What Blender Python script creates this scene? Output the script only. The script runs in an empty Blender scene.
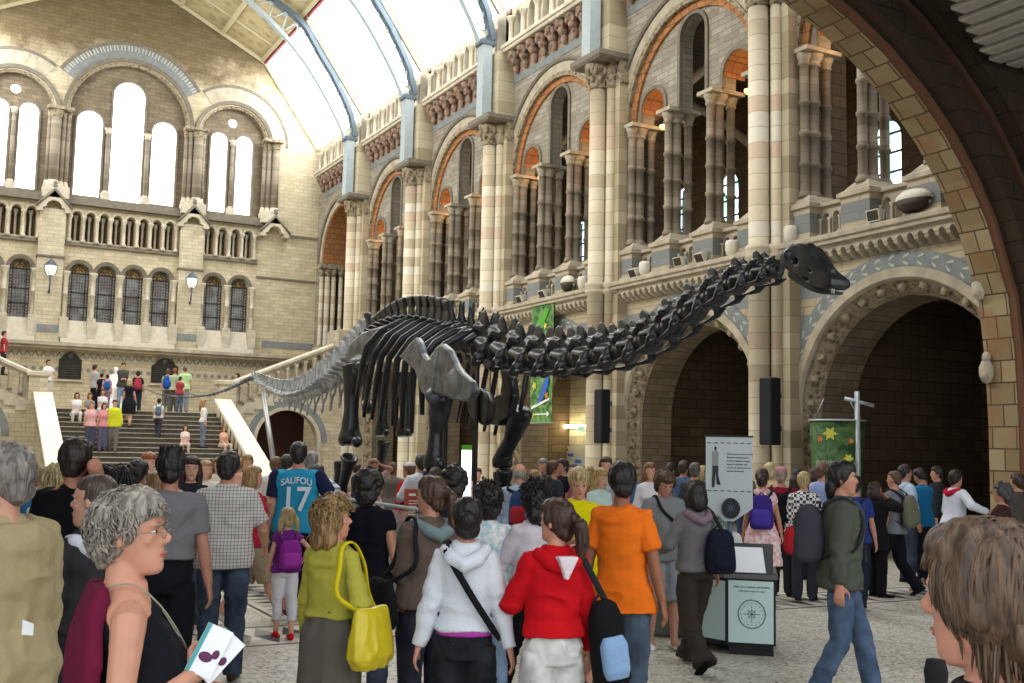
import bpy, bmesh, math, random
from mathutils import Vector, Matrix, Quaternion, noise
from mathutils.geometry import tessellate_polygon
PI = math.pi
scn = bpy.context.scene
col = scn.collection
random.seed(7)

# ---------------------------------------------------------------- camera
FOC, CX, CY = 1073.0, 512.0, 341.5
Yd = Vector((-586, -95, -1073)).normalized()
Xd = Vector((1988, -148, -1073)); Xd = (Xd - Xd.dot(Yd) * Yd).normalized()
Zd = Xd.cross(Yd)
RW = Matrix((Xd, Yd, Zd))                       # camera axes -> world
CAM = Vector((0, 0, 1.85))
cd = bpy.data.cameras.new('camera'); cam = bpy.data.objects.new('camera', cd); col.objects.link(cam)
cam.matrix_world = Matrix.Translation(CAM) @ RW.to_4x4()
cd.sensor_width = 36.0; cd.lens = 36.0 * FOC / 1024.0; cd.clip_start = 0.05; cd.clip_end = 300
scn.camera = cam

# ---------------------------------------------------------------- world, exposure, light
w = bpy.data.worlds.new('daylight'); scn.world = w; w.use_nodes = True
bg = w.node_tree.nodes['Background']; bg.inputs[0].default_value = (0.93, 0.97, 1.0, 1); bg.inputs[1].default_value = 1.5
scn.view_settings.view_transform = 'Standard'; scn.view_settings.look = 'None'
scn.view_settings.gamma = 1.0; scn.view_settings.use_curve_mapping = False
scn.view_settings.exposure = 0.42
try:
    scn.cycles.max_bounces = 6; scn.cycles.diffuse_bounces = 4; scn.cycles.glossy_bounces = 2
    scn.cycles.transmission_bounces = 4; scn.cycles.transparent_max_bounces = 6
    scn.cycles.caustics_reflective = False; scn.cycles.caustics_refractive = False
    scn.cycles.sample_clamp_indirect = 6.0
except Exception: pass
SKY_ROOF, SKY_END, SKY_SIDE = 7.5, 4.2, 2.2      # brightness of the glazing panes

def ray(px, py):
    return RW @ Vector(((px - CX) / FOC, -(py - CY) / FOC, -1.0))
def on_x(px, py, X): d = ray(px, py); return CAM + d * (X / d.x)
def on_y(px, py, Y): d = ray(px, py); return CAM + d * (Y / d.y)
def on_z(px, py, Z): d = ray(px, py); return CAM + d * ((Z - CAM.z) / d.z)

# ---------------------------------------------------------------- object helpers
def link(name, me, m=None, parent=None):
    o = bpy.data.objects.new(name, me); col.objects.link(o)
    if m is not None:
        if isinstance(m, (list, tuple)):
            for q in m: me.materials.append(q)
        else: me.materials.append(m)
    if parent is not None: o.parent = parent
    return o
def tag(o, label, cat, group=None, kind=None):
    o['label'] = label; o['category'] = cat
    if group: o['group'] = group
    if kind: o['kind'] = kind
    return o
def thing(name, label, cat, loc=(0, 0, 0), rz=0.0, group=None, kind=None):
    o = bpy.data.objects.new(name, None); col.objects.link(o)
    o.location = loc; o.rotation_euler = (0, 0, rz); o.empty_display_size = 0.2
    return tag(o, label, cat, group, kind)
def dup(root, loc=None, rz=None, label=None, group=None, scale=None):
    r = root.copy(); col.objects.link(r)
    if loc is not None: r.location = loc
    if rz is not None: r.rotation_euler = (0, 0, rz)
    if scale is not None: r.scale = scale
    if label: r['label'] = label
    if group: r['group'] = group
    for ch in list(root.children):
        c = ch.copy(); col.objects.link(c); c.parent = r
        for g in list(ch.children):
            d = g.copy(); col.objects.link(d); d.parent = c
    return r

class MB:
    def __init__(s): s.v = []; s.f = []; s.mi = []; s.sm = []
    def add(s, vs, fs, mi=0, smooth=False):
        b = len(s.v); s.v += [tuple(p) for p in vs]
        for q in fs: s.f.append(tuple(b + i for i in q)); s.mi.append(mi); s.sm.append(smooth)
        return s
    def box(s, x0, x1, y0, y1, z0, z1, mi=0, bev=0.0):
        if bev > 0:
            b = bev
            rings = []
            for z, k in ((z0, b), (z0 + b, 0), (z1 - b, 0), (z1, b)):
                rings.append([(x0 + k, y0 + k, z), (x1 - k, y0 + k, z), (x1 - k, y1 - k, z), (x0 + k, y1 - k, z)])
            return s.loft(rings, mi, closed=True, smooth=False)
        v = [(x0, y0, z0), (x1, y0, z0), (x1, y1, z0), (x0, y1, z0), (x0, y0, z1), (x1, y0, z1), (x1, y1, z1), (x0, y1, z1)]
        return s.add(v, [(0, 3, 2, 1), (4, 5, 6, 7), (0, 1, 5, 4), (1, 2, 6, 5), (2, 3, 7, 6), (3, 0, 4, 7)], mi)
    def loft(s, rings, mi=0, closed=True, smooth=True, caps=True):
        n = len(rings[0]); v = [p for r in rings for p in r]; f = []
        for i in range(len(rings) - 1):
            for j in range(n if closed else n - 1):
                k = (j + 1) % n
                f.append((i * n + j, i * n + k, (i + 1) * n + k, (i + 1) * n + j))
        if caps and closed:
            f.append(tuple(range(n - 1, -1, -1))); f.append(tuple((len(rings) - 1) * n + j for j in range(n)))
        return s.add(v, f, mi, smooth)
    def lathe(s, cx, cy, prof, n=12, mi=0, smooth=True, a0=0.0):
        return s.loft([[(cx + r * math.cos(a0 + 2 * PI * k / n), cy + r * math.sin(a0 + 2 * PI * k / n), z) for k in range(n)] for r, z in prof], mi, smooth=smooth)
    def tube(s, pts, rad, n=8, mi=0, smooth=True, flat=1.0, up=None):
        pts = [Vector(p) for p in pts]; rings = []
        if not hasattr(rad, '__len__'): rad = [rad] * len(pts)
        t = (pts[1] - pts[0]).normalized()
        u = Vector(up) if up is not None else (Vector((0, 0, 1)) if abs(t.z) < .9 else Vector((1, 0, 0)))
        for i, p in enumerate(pts):
            a = pts[max(i - 1, 0)]; b = pts[min(i + 1, len(pts) - 1)]
            t = (b - a)
            t = t.normalized() if t.length > 1e-9 else Vector((0, 0, 1))
            u = (u - t * u.dot(t)); u = u.normalized() if u.length > 1e-6 else t.orthogonal().normalized()
            w_ = t.cross(u)
            rings.append([tuple(p + (u * math.cos(2 * PI * k / n) * flat + w_ * math.sin(2 * PI * k / n)) * rad[i]) for k in range(n)])
        return s.loft(rings, mi, smooth=smooth)
    def ell(s, c, r, n=10, m=7, mi=0, rot=None):
        c = Vector(c); r = r if hasattr(r, '__len__') else (r, r, r); rings = []
        for i in range(m):
            th = PI * (i + 0.5 * (0.15 if i == 0 else (-0.15 if i == m - 1 else 0)) * 1.0) / (m - 1)
            th = min(max(th, 0.02), PI - 0.02)
            ring = []
            for k in range(n):
                p = Vector((r[0] * math.sin(th) * math.cos(2 * PI * k / n), r[1] * math.sin(th) * math.sin(2 * PI * k / n), -r[2] * math.cos(th)))
                if rot is not None: p = rot @ p
                ring.append(tuple(c + p))
            rings.append(ring)
        return s.loft(rings, mi)
    def plate(s, outer, holes, fn, d0, d1, mi=0, mi_side=None):
        # polygon with holes in (u, v), extruded from depth d0 to d1; fn(u, v, d) -> xyz
        loops = [[Vector((a, b, 0)) for a, b in outer]] + [[Vector((a, b, 0)) for a, b in h] for h in holes]
        tris = tessellate_polygon(loops); flat = [p for l in loops for p in l]; n = len(flat)
        vs = [fn(p.x, p.y, d0) for p in flat] + [fn(p.x, p.y, d1) for p in flat]
        fs = [tuple(t) for t in tris] + [tuple(n + i for i in reversed(t)) for t in tris]
        s.add(vs, fs, mi)
        sd = []; b = 0
        for l in loops:
            m = len(l)
            for i in range(m):
                j = (i + 1) % m; sd.append((b + i, b + j, n + b + j, n + b + i))
            b += m
        s.add(vs, sd, mi if mi_side is None else mi_side)
        return s
    def arcring(s, cu, cv, sec, fn, a0=0.0, a1=PI, n=28, mi=0, leg=None):
        # sec: polygon of (r, d) swept round the arc; leg = v of the foot of straight jambs
        angs = [a0 + (a1 - a0) * i / n for i in range(n + 1)]
        rings = []
        if leg is not None: rings.append([fn(cu + r, leg, d) for r, d in sec])
        for a in angs: rings.append([fn(cu + r * math.cos(a), cv + r * math.sin(a), d) for r, d in sec])
        if leg is not None: rings.append([fn(cu - r, leg, d) for r, d in sec])
        return s.loft(rings, mi, smooth=False)
    def xf(s, M):
        s.v = [tuple(M @ Vector(p)) for p in s.v]; return s
    def mesh(s, name):
        me = bpy.data.meshes.new(name); me.from_pydata(s.v, [], s.f)
        me.polygons.foreach_set('material_index', s.mi); me.polygons.foreach_set('use_smooth', s.sm)
        bm = bmesh.new(); bm.from_mesh(me); bmesh.ops.recalc_face_normals(bm, faces=bm.faces); bm.to_mesh(me); bm.free()
        me.update(); return me
    def build(s, name, m, parent=None): return link(name, s.mesh(name), m, parent)
def rect(u0, u1, v0, v1): return [(u0, v0), (u1, v0), (u1, v1), (u0, v1)]
def arch(cu, hw, v0, vs, n=12, rise=None):
    rise = hw if rise is None else rise
    return [(cu + hw, v0)] + [(cu + hw * math.cos(PI * i / n), vs + rise * math.sin(PI * i / n)) for i in range(n + 1)] + [(cu - hw, v0)]
def FX(X0): return lambda u, v, d: (X0 + d, u, v)      # plane facing -X : u = Y, v = Z, depth goes +X
def FY(Y0): return lambda u, v, d: (u, Y0 + d, v)      # plane facing -Y : u = X, v = Z, depth goes +Y

# ---------------------------------------------------------------- materials
TINT = {'soften': 1.0}
def lin(c):
    if isinstance(c, str):
        c = [int(c[i:i + 2], 16) / 255 for i in (0, 2, 4)]
        grey = .3 * c[0] + .59 * c[1] + .11 * c[2]; c = [grey + (x - grey) * TINT['soften'] for x in c]
        c = [x / 12.92 if x <= .04045 else ((x + .055) / 1.055) ** 2.4 for x in c]
    return (c[0], c[1], c[2], 1)
MATS = {}
def newmat(name, rough=0.8, metal=0.0, spec=0.3):
    m = bpy.data.materials.new(name); m.use_nodes = True; nt = m.node_tree; b = nt.nodes['Principled BSDF']
    b.inputs['Roughness'].default_value = rough; b.inputs['Metallic'].default_value = metal
    b.inputs['Specular IOR Level'].default_value = spec
    MATS[name] = m
    return m, nt, b
def N(nt, t, **kw):
    n = nt.nodes.new(t)
    for k, v in kw.items():
        if k.startswith('i_'): n.inputs[int(k[2:]) if k[2:].isdigit() else k[2:].replace('_', ' ')].default_value = v
        else: setattr(n, k, v)
    return n
def mixc(nt, fac, a, b, bt='MIX'):
    n = nt.nodes.new('ShaderNodeMix'); n.data_type = 'RGBA'; n.blend_type = bt
    for sock, v in ((n.inputs[0], fac), (n.inputs[6], a), (n.inputs[7], b)):
        if hasattr(v, 'links') or isinstance(v, bpy.types.NodeSocket): nt.links.new(v, sock)
        else: sock.default_value = v
    return n.outputs[2]
def math_(nt, op, a, b=None, clamp=False):
    n = nt.nodes.new('ShaderNodeMath'); n.operation = op; n.use_clamp = clamp
    for i, v in enumerate((a, b)):
        if v is None: continue
        if isinstance(v, bpy.types.NodeSocket): nt.links.new(v, n.inputs[i])
        else: n.inputs[i].default_value = v
    return n.outputs[0]
def bump(nt, b, h, strength=0.3, dist=0.02):
    n = N(nt, 'ShaderNodeBump'); n.inputs['Strength'].default_value = strength; n.inputs['Distance'].default_value = dist
    nt.links.new(h, n.inputs['Height']); nt.links.new(n.outputs[0], b.inputs['Normal'])
def coords(nt, scale=1.0, obj=False):
    if obj: return N(nt, 'ShaderNodeTexCoord').outputs['Object']
    return N(nt, 'ShaderNodeNewGeometry').outputs['Position']
def simple(name, c, rough=0.8, metal=0.0, var=0.12, nscale=6.0, bmp=0.0, spec=0.3, obj=True, c2=None):
    m, nt, b = newmat(name, rough, metal, spec)
    co = coords(nt, obj=obj)
    no = N(nt, 'ShaderNodeTexNoise', i_Scale=nscale, i_Detail=4.0); nt.links.new(co, no.inputs['Vector'])
    c1 = lin(c); d = lin(c2) if c2 is not None else tuple(x * (1 - var) for x in c1[:3]) + (1,)
    r = N(nt, 'ShaderNodeValToRGB'); r.color_ramp.elements[0].position = .35; r.color_ramp.elements[1].position = .65
    r.color_ramp.elements[0].color = d; r.color_ramp.elements[1].color = c1
    nt.links.new(no.outputs[0], r.inputs[0]); nt.links.new(r.outputs[0], b.inputs['Base Color'])
    if bmp > 0: bump(nt, b, no.outputs[0], bmp)
    return m
def wall_uv(nt):
    # picks (y,z) on faces that look along x, (x,z) on faces that look along y, (x,y) on level faces
    g = N(nt, 'ShaderNodeNewGeometry'); p = N(nt, 'ShaderNodeSeparateXYZ'); nt.links.new(g.outputs['Position'], p.inputs[0])
    q = N(nt, 'ShaderNodeSeparateXYZ'); nt.links.new(g.outputs['True Normal'], q.inputs[0])
    ax = math_(nt, 'ABSOLUTE', q.outputs[0]); ay = math_(nt, 'ABSOLUTE', q.outputs[1]); az = math_(nt, 'ABSOLUTE', q.outputs[2])
    fx = math_(nt, 'GREATER_THAN', ax, ay)
    fz = math_(nt, 'GREATER_THAN', az, 0.8)
    mu = N(nt, 'ShaderNodeMix'); nt.links.new(fx, mu.inputs[0]); nt.links.new(p.outputs[0], mu.inputs[2]); nt.links.new(p.outputs[1], mu.inputs[3])
    mv = N(nt, 'ShaderNodeMix'); nt.links.new(fz, mv.inputs[0]); nt.links.new(p.outputs[2], mv.inputs[2]); nt.links.new(p.outputs[1], mv.inputs[3])
    c = N(nt, 'ShaderNodeCombineXYZ'); nt.links.new(mu.outputs[0], c.inputs[0]); nt.links.new(mv.outputs[0], c.inputs[1])
    return c.outputs[0], p.outputs[2]
def masonry(name, c1, c2, mortar, bw=0.6, bh=0.25, msize=0.012, var='7a6a50', vamt=0.35, bands=None, rough=0.85):
    m, nt, b = newmat(name, rough)
    uv, z = wall_uv(nt)
    br = N(nt, 'ShaderNodeTexBrick', i_Scale=1.0); nt.links.new(uv, br.inputs['Vector'])
    br.inputs['Color1'].default_value = lin(c1); br.inputs['Color2'].default_value = lin(c2); br.inputs['Mortar'].default_value = lin(mortar)
    br.inputs['Mortar Size'].default_value = msize; br.inputs['Brick Width'].default_value = bw; br.inputs['Row Height'].default_value = bh
    br.inputs['Mortar Smooth'].default_value = 0.4
    no = N(nt, 'ShaderNodeTexNoise', i_Scale=2.2, i_Detail=8.0, i_Roughness=0.65); nt.links.new(uv, no.inputs['Vector'])
    f = N(nt, 'ShaderNodeMapRange'); f.inputs[1].default_value = .42; f.inputs[2].default_value = .75; f.inputs[4].default_value = vamt
    nt.links.new(no.outputs[0], f.inputs[0])
    cc = mixc(nt, f.outputs[0], br.outputs['Color'], lin(var))
    if bands:
        zz = math_(nt, 'FRACT', math_(nt, 'DIVIDE', z, bands[0])); s_ = math_(nt, 'LESS_THAN', zz, bands[1])
        s_ = math_(nt, 'MULTIPLY', s_, math_(nt, 'GREATER_THAN', z, bands[3]))
        cc = mixc(nt, math_(nt, 'MULTIPLY', s_, 0.8), cc, lin(bands[2]))
    nt.links.new(cc, b.inputs['Base Color'])
    mh = math_(nt, 'SUBTRACT', 1.0, br.outputs['Fac']); bump(nt, b, mh, 0.5, 0.015)
    return m
def coursed(name, cs, h=0.33, mortar='8d8064', bmp=0.4, rough=0.8, tw=None):
    # whole courses of one block height, each its own tone, with thin joints
    m, nt, b = newmat(name, rough)
    g = N(nt, 'ShaderNodeNewGeometry'); p = N(nt, 'ShaderNodeSeparateXYZ'); nt.links.new(g.outputs['Position'], p.inputs[0])
    zz = math_(nt, 'DIVIDE', p.outputs[2], h); k = math_(nt, 'FLOOR', zz); fr = math_(nt, 'FRACT', zz)
    yy = math_(nt, 'FLOOR', math_(nt, 'DIVIDE', p.outputs[1], 3.08))
    wn = N(nt, 'ShaderNodeTexWhiteNoise', noise_dimensions='2D'); cb = N(nt, 'ShaderNodeCombineXYZ'); nt.links.new(k, cb.inputs[0]); nt.links.new(yy, cb.inputs[1])
    nt.links.new(cb.outputs[0], wn.inputs['Vector'])
    r = N(nt, 'ShaderNodeValToRGB'); r.color_ramp.interpolation = 'CONSTANT'
    for i, c in enumerate(cs):
        e = r.color_ramp.elements[i] if i < 2 else r.color_ramp.elements.new(i / len(cs))
        e.position = i / len(cs); e.color = lin(c)
    nt.links.new(wn.outputs[0], r.inputs[0])
    no = N(nt, 'ShaderNodeTexNoise', i_Scale=9.0, i_Detail=5.0); nt.links.new(g.outputs['Position'], no.inputs['Vector'])
    cc = mixc(nt, math_(nt, 'MULTIPLY', no.outputs[0], 0.3), r.outputs[0], lin('9a8a68'))
    jn = math_(nt, 'LESS_THAN', fr, 0.05)
    cc = mixc(nt, math_(nt, 'MULTIPLY', jn, 0.7), cc, lin(mortar)); nt.links.new(cc, b.inputs['Base Color'])
    bump(nt, b, math_(nt, 'SUBTRACT', math_(nt, 'MULTIPLY', no.outputs[0], .2), jn), bmp, 0.01)
    return m
def carved(name, c1, c2, scale=9.0, strength=1.0, rough=0.85):
    m, nt, b = newmat(name, rough)
    co = coords(nt)
    vo = N(nt, 'ShaderNodeTexVoronoi', i_Scale=scale); nt.links.new(co, vo.inputs['Vector'])
    no = N(nt, 'ShaderNodeTexNoise', i_Scale=scale * 1.6, i_Detail=5.0, i_Distortion=1.2); nt.links.new(co, no.inputs['Vector'])
    h = math_(nt, 'ADD', math_(nt, 'MULTIPLY', vo.outputs['Distance'], 0.9), no.outputs[0])
    r = N(nt, 'ShaderNodeValToRGB'); r.color_ramp.elements[0].position = .45; r.color_ramp.elements[1].position = 1.0
    r.color_ramp.elements[0].color = lin(c2); r.color_ramp.elements[1].color = lin(c1)
    nt.links.new(h, r.inputs[0]); nt.links.new(r.outputs[0], b.inputs['Base Color']); bump(nt, b, h, strength, 0.05)
    return m
def glowing(name, c, strength, nscale=None, c2=None):
    m, nt, b = newmat(name, 0.4)
    b.inputs['Base Color'].default_value = (.5, .5, .5, 1); b.inputs['Emission Color'].default_value = lin(c); b.inputs['Emission Strength'].default_value = strength
    if nscale:
        no = N(nt, 'ShaderNodeTexNoise', i_Scale=nscale, i_Detail=3.0); nt.links.new(coords(nt), no.inputs['Vector'])
        r = N(nt, 'ShaderNodeValToRGB'); r.color_ramp.elements[0].position = .45; r.color_ramp.elements[1].position = .58
        r.color_ramp.elements[0].color = lin(c2); r.color_ramp.elements[1].color = lin(c)
        nt.links.new(no.outputs[0], r.inputs[0]); nt.links.new(r.outputs[0], b.inputs['Emission Color'])
    return m

TINT['soften'] = 0.88          # all the building stones a little greyer
STONE = masonry('buff_stone_blocks', 'c2b799', 'ada088', '857b66', 0.55, 0.25, 0.012, '857a64', .5)
STONE_END = masonry('end_wall_blocks', 'd2c7aa', 'bfb294', '9a8f76', 0.45, 0.16, 0.008, '958a72', .55)
TYMP = masonry('grey_buff_blocks', 'a9a292', '8f8674', '6f6858', 0.48, 0.15, 0.009, '6e6656', .65)
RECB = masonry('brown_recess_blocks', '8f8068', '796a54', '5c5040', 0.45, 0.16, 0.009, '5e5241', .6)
BANDED = masonry('banded_blocks', 'c4b694', 'b3a383', '8c7f68', 0.7, 0.3, 0.01, '8c7f68', .4, bands=(0.62, 0.5, '76828a', 2.9))
BLUEBAND = masonry('blue_striped_blocks', 'beb094', 'b0a288', '85806f', 0.8, 0.19, 0.008, '85806f', .4, bands=(0.57, 0.66, '6f7b82', 0.0))
SHAFT = coursed('pier_shaft_stone', ['d2c8ae', 'c0b294', 'cabd9f', 'b0a184', 'd0cab8', 'bfa88e', 'c6bba0'])
PILST = coursed('pilaster_stone', ['c4b89a', 'b1a486', 'bfb294', 'a39678'], 0.33)
COLM = coursed('cluster_column_stone', ['84796a', '958a78', '7a7062'], 0.16, '655b4c', .6)
TRIM = simple('moulded_stone', 'bdb198', .8, var=.3, nscale=3, obj=False)
TRIMW = simple('pale_moulded_stone', 'cbc2aa', .8, var=.25, nscale=3, obj=False)
DARKM = simple('grey_moulding', '7f7768', .8, var=.25, nscale=5, obj=False)
CARVE = carved('carved_foliage', 'a39478', '3f3526', 8.0)
VOUS = simple('pale_inlay', 'bfc2b4', .8, var=.1, obj=False)
TINT['soften'] = 1.0
GREYM = simple('blue_grey_stone', '868c8b', .8, var=.2, nscale=5, obj=False)
CARVER = carved('carved_russet_foliage', 'a08876', '4c3a30', 5.0)
REDB = masonry('red_brick_order', 'b8814f', 'a66f45', '6e4c34', 0.3, 0.22, 0.014, '8a6248', .5)
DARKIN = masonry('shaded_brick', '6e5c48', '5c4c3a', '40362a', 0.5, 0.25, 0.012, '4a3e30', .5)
IRON = simple('blue_grey_painted_iron', 'a2afb2', .5, .1, .1, obj=False)
IROND = simple('dark_blue_painted_iron', '56646e', .5, .1, .15, obj=False)
ROOFP = carved('painted_ceiling_panel', 'b0a37e', '8b7c58', 2.2, .05)
ROOFB = simple('ceiling_beam_cream', 'c3b897', .7, var=.1, obj=False)
REDT = simple('red_painted_trim', '8a3a3e', .6, var=.1, obj=False)
SKYR = glowing('bright_roof_glazing', 'ffffff', SKY_ROOF)
SKYE = glowing('bright_end_window_glass', 'fbfaff', SKY_END)
SKYS = glowing('side_window_glass', 'e6f0ff', SKY_SIDE, 1.7, '8fc0b4')
LF = simple('leaflet_paper', 'e4e6ea', .5, var=.03); LT = simple('teal_print', '4f9aa0', .5); LD = simple('purple_print', '5a2a50', .5)
# ================================================================ the hall
HALLX = 6.83
XL, XR = -1.75, 15.4
PY = [10.63 + 6.167 * k for k in range(7)]          # pier lines; the last is the end wall
YE = 47.63

# ---------------------------------------------------------------- floor
def floor_mat():
    m, nt, b = newmat('terrazzo_mosaic_floor', 0.45, 0, .4)
    co = coords(nt)
    no = N(nt, 'ShaderNodeTexVoronoi', i_Scale=38.0); nt.links.new(co, no.inputs['Vector'])
    r = N(nt, 'ShaderNodeValToRGB'); e = r.color_ramp.elements
    e[0].position = 0; e[0].color = lin('6e6a62'); e[1].position = .62; e[1].color = lin('d2cec2')
    q = r.color_ramp.elements.new(.2); q.color = lin('a29c90'); q = r.color_ramp.elements.new(.4); q.color = lin('bdb8ab')
    sp = N(nt, 'ShaderNodeSeparateColor'); nt.links.new(no.outputs['Color'], sp.inputs[0]); nt.links.new(sp.outputs[0], r.inputs[0])
    n2 = N(nt, 'ShaderNodeTexNoise', i_Scale=1.1, i_Detail=5.0); nt.links.new(co, n2.inputs['Vector'])
    cc = mixc(nt, math_(nt, 'MULTIPLY', n2.outputs[0], .35), r.outputs[0], lin('8f8a80'))
    nt.links.new(cc, b.inputs['Base Color']); return m
MB().box(-8, 24, -8, 50, -0.2, 0).build('floor', floor_mat())['kind'] = 'structure'
TILE_P = simple('pale_mosaic', 'cfcabb', .45, var=.15, obj=False); TILE_D = simple('dark_mosaic', '444442', .45, var=.2, obj=False)
TILE_G = simple('grey_mosaic', '8e8c86', .45, var=.2, obj=False)
def mosaic_band(y0, y1, x0, x1, alongx=True):
    m = MB(); n = int(((x1 - x0) if alongx else (y1 - y0)) / 0.28)
    a = m
    a.box(x0, x1, y0, y1, 0, .004, 0)
    if alongx:
        for yy in (y0 + .06, y1 - .1): a.box(x0, x1, yy, yy + .04, .004, .007, 1)
        c = (y0 + y1) / 2; h = (y1 - y0) / 2 - .16
        for i in range(n):
            u = x0 + .14 + i * .28
            for s, k in ((1, 1), (-1, 2)):
                p = [(u - .13, c, .007), (u, c + s * h, .007), (u + .13, c, .007)]
                m.add(p, [(0, 1, 2)], k if i % 2 else 3 - k)
    else:
        for xx in (x0 + .06, x1 - .1): a.box(xx, xx + .04, y0, y1, .004, .007, 1)
        c = (x0 + x1) / 2; h = (x1 - x0) / 2 - .16
        for i in range(n):
            u = y0 + .14 + i * .28
            for s, k in ((1, 1), (-1, 2)):
                m.add([(c, u - .13, .007), (c + s * h, u, .007), (c, u + .13, .007)], [(0, 1, 2)], k if i % 2 else 3 - k)
    o = m.build('floor_mosaic_band', [TILE_P, TILE_D, TILE_G]); o['kind'] = 'structure'
mosaic_band(9.85, 11.0, -1.6, 15.2); mosaic_band(11.3, 32.6, 3.3, 4.2, False); mosaic_band(11.3, 32.6, 9.5, 10.4, False)
mosaic_band(16.4, 17.2, 4.3, 9.4)

# ---------------------------------------------------------------- right wall shell
def structure(m, name, mat, parent=None):
    o = m.build(name, mat, parent)
    if parent is None: o['kind'] = 'structure'
    return o
lo = MB(); up = MB()
for k in range(6):
    y0, y1, c = PY[k], PY[k + 1], (PY[k] + PY[k + 1]) / 2
    lo.plate(rect(y0, y1, 0, 5.62), [arch(c, 2.5, 0.0001, 2.6, 24)] if False else [], FX(XR), 0, .5) if False else None
    out = [(y0, 0), (c - 2.5, 0)] + list(reversed(arch(c, 2.5, 0, 2.6, 24)))[1:-1] + [(c + 2.5, 0), (y1, 0), (y1, 5.62), (y0, 5.62)]
    lo.plate(out, [], FX(XR), 0, .5)
    hw = 2.5 if k < 5 else 2.3
    out = [(y0, 5.62), (c - hw, 5.62)] + list(reversed(arch(c, hw, 5.62, 10.1, 24)))[1:-1] + [(c + hw, 5.62), (y1, 5.62), (y1, 13.45), (y0, 13.45)]
    up.plate(out, [], FX(XR), 0, .45)
wr = structure(lo, 'wall_right', BANDED)
structure(up, 'upper_wall_face', TYMP, wr)
# rooms behind the arcades: cross walls, floor of the gallery, vaults and outer wall with windows
bk = MB()
for k in range(7):
    y = PY[k]; bk.box(15.9, 21, y - .45, y + .45, 0, 5.3, 0); bk.box(15.9, 16.9, y - .45, y + .45, 5.9, 13.4, 0)
bk.box(15.9, 21.2, PY[0], YE, 5.3, 5.9); bk.box(15.85, 21.6, PY[0], YE, 12.7, 13.0)
bk.box(21.0, 21.3, PY[0] - .4, YE, 0, 5.3)
wins = []
out_holes = []
for k in range(6):
    c = (PY[k] + PY[k + 1]) / 2
    for s in (-1.15, 1.15): out_holes.append((c + s + .25))
bk.plate(rect(PY[0] - .4, YE, 5.9, 12.7), [arch(u, .48, 8.1, 9.9, 8) for u in out_holes], FX(21.0), 0, .3)
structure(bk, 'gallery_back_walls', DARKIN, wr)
for c in [(PY[k] + PY[k + 1]) / 2 for k in range(6)]:     # vault ribs over the gallery
    v = MB()
    for s in (-1, 1):
        pts = [(16.0 + 5 * t, c + s * (2.9 - 5.8 * t), 10.2 + 2.4 * math.sin(PI * t)) for t in [i / 12 for i in range(13)]]
        v.tube(pts, .13, 6)
    v.build('vault_rib', TRIM, wr)
for i, u in enumerate(out_holes):
    g = MB(); g.plate(arch(u, .5, 8.05, 9.9, 10), [], FX(21.12), 0, .03)
    wo = g.build('window_%d' % (i + 20), SKYS); wo['kind'] = 'structure'
    f = MB()
    for z in (8.5, 9.0, 9.5, 10.0): f.box(21.05, 21.1, u - .5, u + .5, z, z + .05)
    f.box(21.05, 21.1, u - .02, u + .02, 8.1, 10.3); f.build('window_bars', IROND, wo)
# end walls that close the side rooms, and the nave's other side (needed to bounce the light)
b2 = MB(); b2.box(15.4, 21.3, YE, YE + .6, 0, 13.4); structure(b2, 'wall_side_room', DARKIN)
wl = MB(); wl.box(XL - .6, XL, 11.2, YE, 0, 15.9)
structure(wl, 'wall_left', STONE)

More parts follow.
